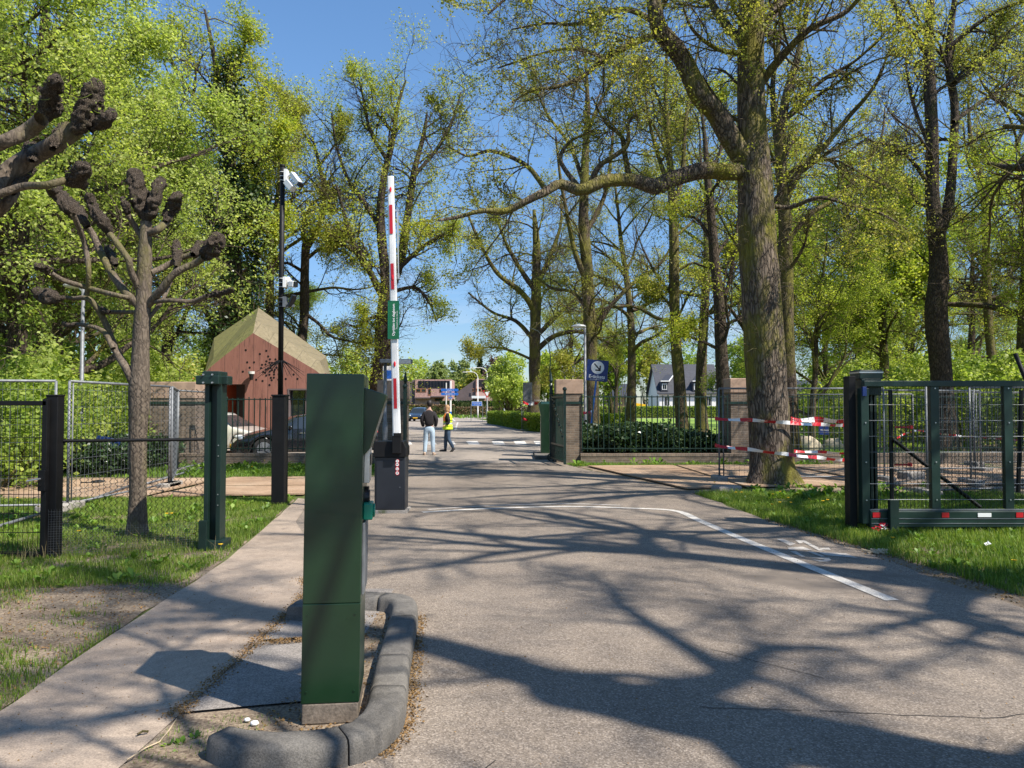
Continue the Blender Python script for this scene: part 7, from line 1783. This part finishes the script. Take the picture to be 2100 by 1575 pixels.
hedge('trimmed_hedge', [(-1.3, 74), (-.2, 67), (2.2, 50.5), (3.0, 47.5)], 2.2, 1.15, .10, 2600, 'leaf_hedge', 'clipped yellow-green hedge curving beside the road beyond the gate', 71)
hedge('trimmed_hedge', [(3.0, 47.3), (3.6, 46), (8, 52)], 1.2, 1.1, .10, 1500, 'leaf_hedge', 'short return of clipped hedge behind the far oak', 72)
hedge('trimmed_hedge', [(11, 110), (52, 110)], 1.4, 1.6, .2, 700, 'leaf_mid', 'clipped green hedge along the back of the lawn', 73)

m['brownhedge'] = leafmat('leaf_brown', (.14, .09, .05), (.20, .13, .07), (.10, .10, .04), .1)
hedge('trimmed_hedge', [(-26, 131), (-10, 131)], 1.5, 1.9, .24, 420, 'brownhedge', 'brown beech hedge before the left modern house', 74)
hedge('trimmed_hedge', [(-9.5, 128), (12, 128)], 1.5, 1.5, .24, 420, 'brownhedge', 'brown beech hedge before the right modern house', 75)
hedge('trimmed_hedge', [(-13, 137), (0, 137)], 1.4, 2.6, .24, 420, 'leaf_ivy', 'dark green hedge between the two modern houses', 76)
# round and spreading far trees
def far_tree(px, D, top_py, wpx, label, mat, seed, shape='round', n=5200):
    x = at(px, D); H = P(px, top_py, D).z; w = wpx/F*D/2; rng = np.random.default_rng(seed)
    if shape == 'round': L = [((0, 0, H-w*.95), (w, w*.9, w*.95)), ((0, 0, H*.42), (w*.85, w*.8, H*.36))]
    elif shape == 'cone': L = [((0, 0, H*f), (w*(1.1-f), w*(1.1-f), H*.16)) for f in (.2, .4, .6, .78, .92)]
    else: L = [((rng.uniform(-.6, .6)*w, rng.uniform(-.5, .5)*w, H*rng.uniform(.35, .8)), (w*rng.uniform(.35, .55), w*.45, H*rng.uniform(.15, .22))) for k in range(9)]+[((0, 0, H*.8), (w*.5, w*.5, H*.2))]
    me = leafcloud('far_tree', L, n, D/F*5.2, seed, m[mat], shell=.25)
    return put_plant(me, 'far_tree', (x, D, 0), label, 'tree', wood='trunk')
far_tree(838, 175, 734, 88, 'dome-shaped clipped lime-green tree above the shaded pillar', 'leaf_lime', 81)
far_tree(722, 80, 706, 100, 'leafy green tree between the pavilion and the barrier boom', 'leaf_lime', 82, 'lumpy', 7000)
far_tree(900, 175, 742, 62, 'pale willow-green tree behind the left modern house', 'leaf_willow', 83, 'lumpy')
far_tree(937, 185, 735, 54, 'tallest pale willow-green tree between the two modern houses', 'leaf_willow', 84, 'lumpy')
far_tree(968, 172, 756, 50, 'yellowish tree behind the right modern house', 'leaf_oak', 85, 'lumpy')
far_tree(985, 190, 736, 26, 'dark conifer tip behind the curved street lamps', 'leaf_dark', 86, 'cone')
far_tree(1020, 118, 730, 52, 'purple-leaved tree left of the big green chestnut', 'leaf_purple', 87, 'lumpy')
far_tree(1050, 80, 722, 108, 'dense green chestnut beyond the yellow hedge', 'leaf_lime', 88, 'lumpy', 11000)
far_tree(1120, 84, 728, 90, 'dense green chestnut right of the far oak trunk', 'leaf_maple', 89, 'lumpy', 9000)
far_tree(1180, 90, 700, 90, 'loose olive-green tree behind the brick gate pillar', 'leaf_oak', 90, 'lumpy', 6000)
far_tree(1260, 78, 690, 110, 'spreading yellow-green tree behind the e-tickets sign', 'leaf_hedge', 91, 'lumpy', 9000)
far_tree(1330, 150, 706, 70, 'olive tree left of the black roof', 'leaf_oak', 92, 'lumpy')
far_tree(1420, 155, 700, 110, 'dark conifer-like tree above the black roof', 'leaf_mid', 93, 'lumpy')
far_tree(1530, 150, 690, 110, 'green tree right of the black-roofed house', 'leaf_mid', 94, 'lumpy')
far_tree(650, 100, 710, 70, 'brownish tree at the right slope of the pavilion roof', 'leaf_oak', 95, 'lumpy')
far_tree(760, 130, 722, 90, 'distant dark conifer stand left of the barrier boom', 'leaf_dark', 96, 'lumpy')
far_tree(790, 110, 735, 60, 'low green tree behind the flat-headed lamp post', 'leaf_mid', 97, 'lumpy')
far_tree(1690, 110, 730, 120, 'green mass of trees far behind the pale boulder', 'leaf_mid', 98, 'lumpy', 7000)
far_tree(1850, 115, 690, 170, 'green mass of trees far behind the sliding gate', 'leaf_oak', 99, 'lumpy', 8000)
far_tree(2020, 105, 680, 170, 'green mass of trees at the far right', 'leaf_mid', 100, 'lumpy', 8000)
far_tree(300, 90, 640, 260, 'green tree mass far behind the pollard', 'leaf_mid', 101, 'lumpy', 9000)
far_tree(60, 80, 600, 260, 'green tree mass far behind the black mesh gate', 'leaf_mid', 102, 'lumpy', 9000)
far_tree(480, 95, 660, 160, 'green tree mass far behind the pavilion', 'leaf_mid', 103, 'lumpy', 7000)

# ------------------------------------------------------------------ camera, sun, sky
cam = bpy.data.cameras.new('camera'); co = bpy.data.objects.new('camera', cam); COL.objects.link(co); scene.camera = co
cam.sensor_fit = 'HORIZONTAL'; cam.sensor_width = 36; cam.lens = F/2100*36; cam.clip_end = 3000; cam.clip_start = .05
co.location = (0, 0, CH); co.rotation_euler = (math.pi/2+PIT, 0, 0)
sd = Vector((1.19, -.74, 1.70)).normalized()
sl = bpy.data.lights.new('sun', 'SUN'); so = bpy.data.objects.new('sun', sl); COL.objects.link(so); sl.energy = 5.0; sl.angle = R_(.53); sl.color = (1, .93, .84)
so.rotation_euler = (-sd).to_track_quat('-Z', 'Y').to_euler(); so.location = (10, -6, 25)
w = bpy.data.worlds.new('World'); scene.world = w; w.use_nodes = True; t = w.node_tree; bg = t.nodes['Background']
sk = t.nodes.new('ShaderNodeTexSky'); sk.sky_type = 'NISHITA'; sk.sun_disc = False; sk.sun_elevation = math.asin(sd.z); sk.sun_rotation = math.atan2(sd.x, sd.y); sk.altitude = 20; sk.air_density = 1.0; sk.dust_density = .1; sk.ozone_density = 2.0
# thin wisps of cirrus low in the sky
tc = t.nodes.new('ShaderNodeTexCoord'); mp = t.nodes.new('ShaderNodeMapping'); mp.inputs['Scale'].default_value = (2.2, 2.2, 12); t.links.new(tc.outputs['Generated'], mp.inputs[0])
cn = noise(t, mp.outputs[0], 2.0, 7, .6, .5); cf = ramp(t, cn, [(.52, (0, 0, 0)), (.75, (.5, .5, .5))])
sp = t.nodes.new('ShaderNodeSeparateXYZ'); t.links.new(tc.outputs['Generated'], sp.inputs[0]); el = ramp(t, sp.outputs[2], [(.0, (1, 1, 1)), (.10, (.8, .8, .8)), (.20, (0, 0, 0))])
mm = t.nodes.new('ShaderNodeMath'); mm.operation = 'MULTIPLY'; t.links.new(cf, mm.inputs[0]); t.links.new(el, mm.inputs[1])
skc = mixc(t, mm.outputs[0], sk.outputs[0], (6.0, 6.4, 6.9)); hs = t.nodes.new('ShaderNodeHueSaturation'); hs.inputs['Saturation'].default_value = 1.15; hs.inputs['Value'].default_value = 1.36
tc0 = t.nodes.new('ShaderNodeTexCoord'); sp0 = t.nodes.new('ShaderNodeSeparateXYZ'); t.links.new(tc0.outputs['Generated'], sp0.inputs[0])
t.links.new(mixc(t, 1.0, sk.outputs[0], ramp(t, sp0.outputs[2], [(0, (.42, .46, .54)), (.12, (.56, .60, .68)), (.35, (.95, .95, .95)), (.5, (1, 1, 1))]), 'MULTIPLY'), hs.inputs['Color'])
skc = mixc(t, mm.outputs[0], hs.outputs[0], (6.0, 6.4, 6.9)); t.links.new(skc, bg.inputs[0]); bg.inputs[1].default_value = .088
scene.view_settings.view_transform = 'Standard'; scene.view_settings.look = 'None'; scene.view_settings.exposure = 0.80
scene.cycles.max_bounces = 6; scene.cycles.transparent_max_bounces = 8; scene.cycles.diffuse_bounces = 3
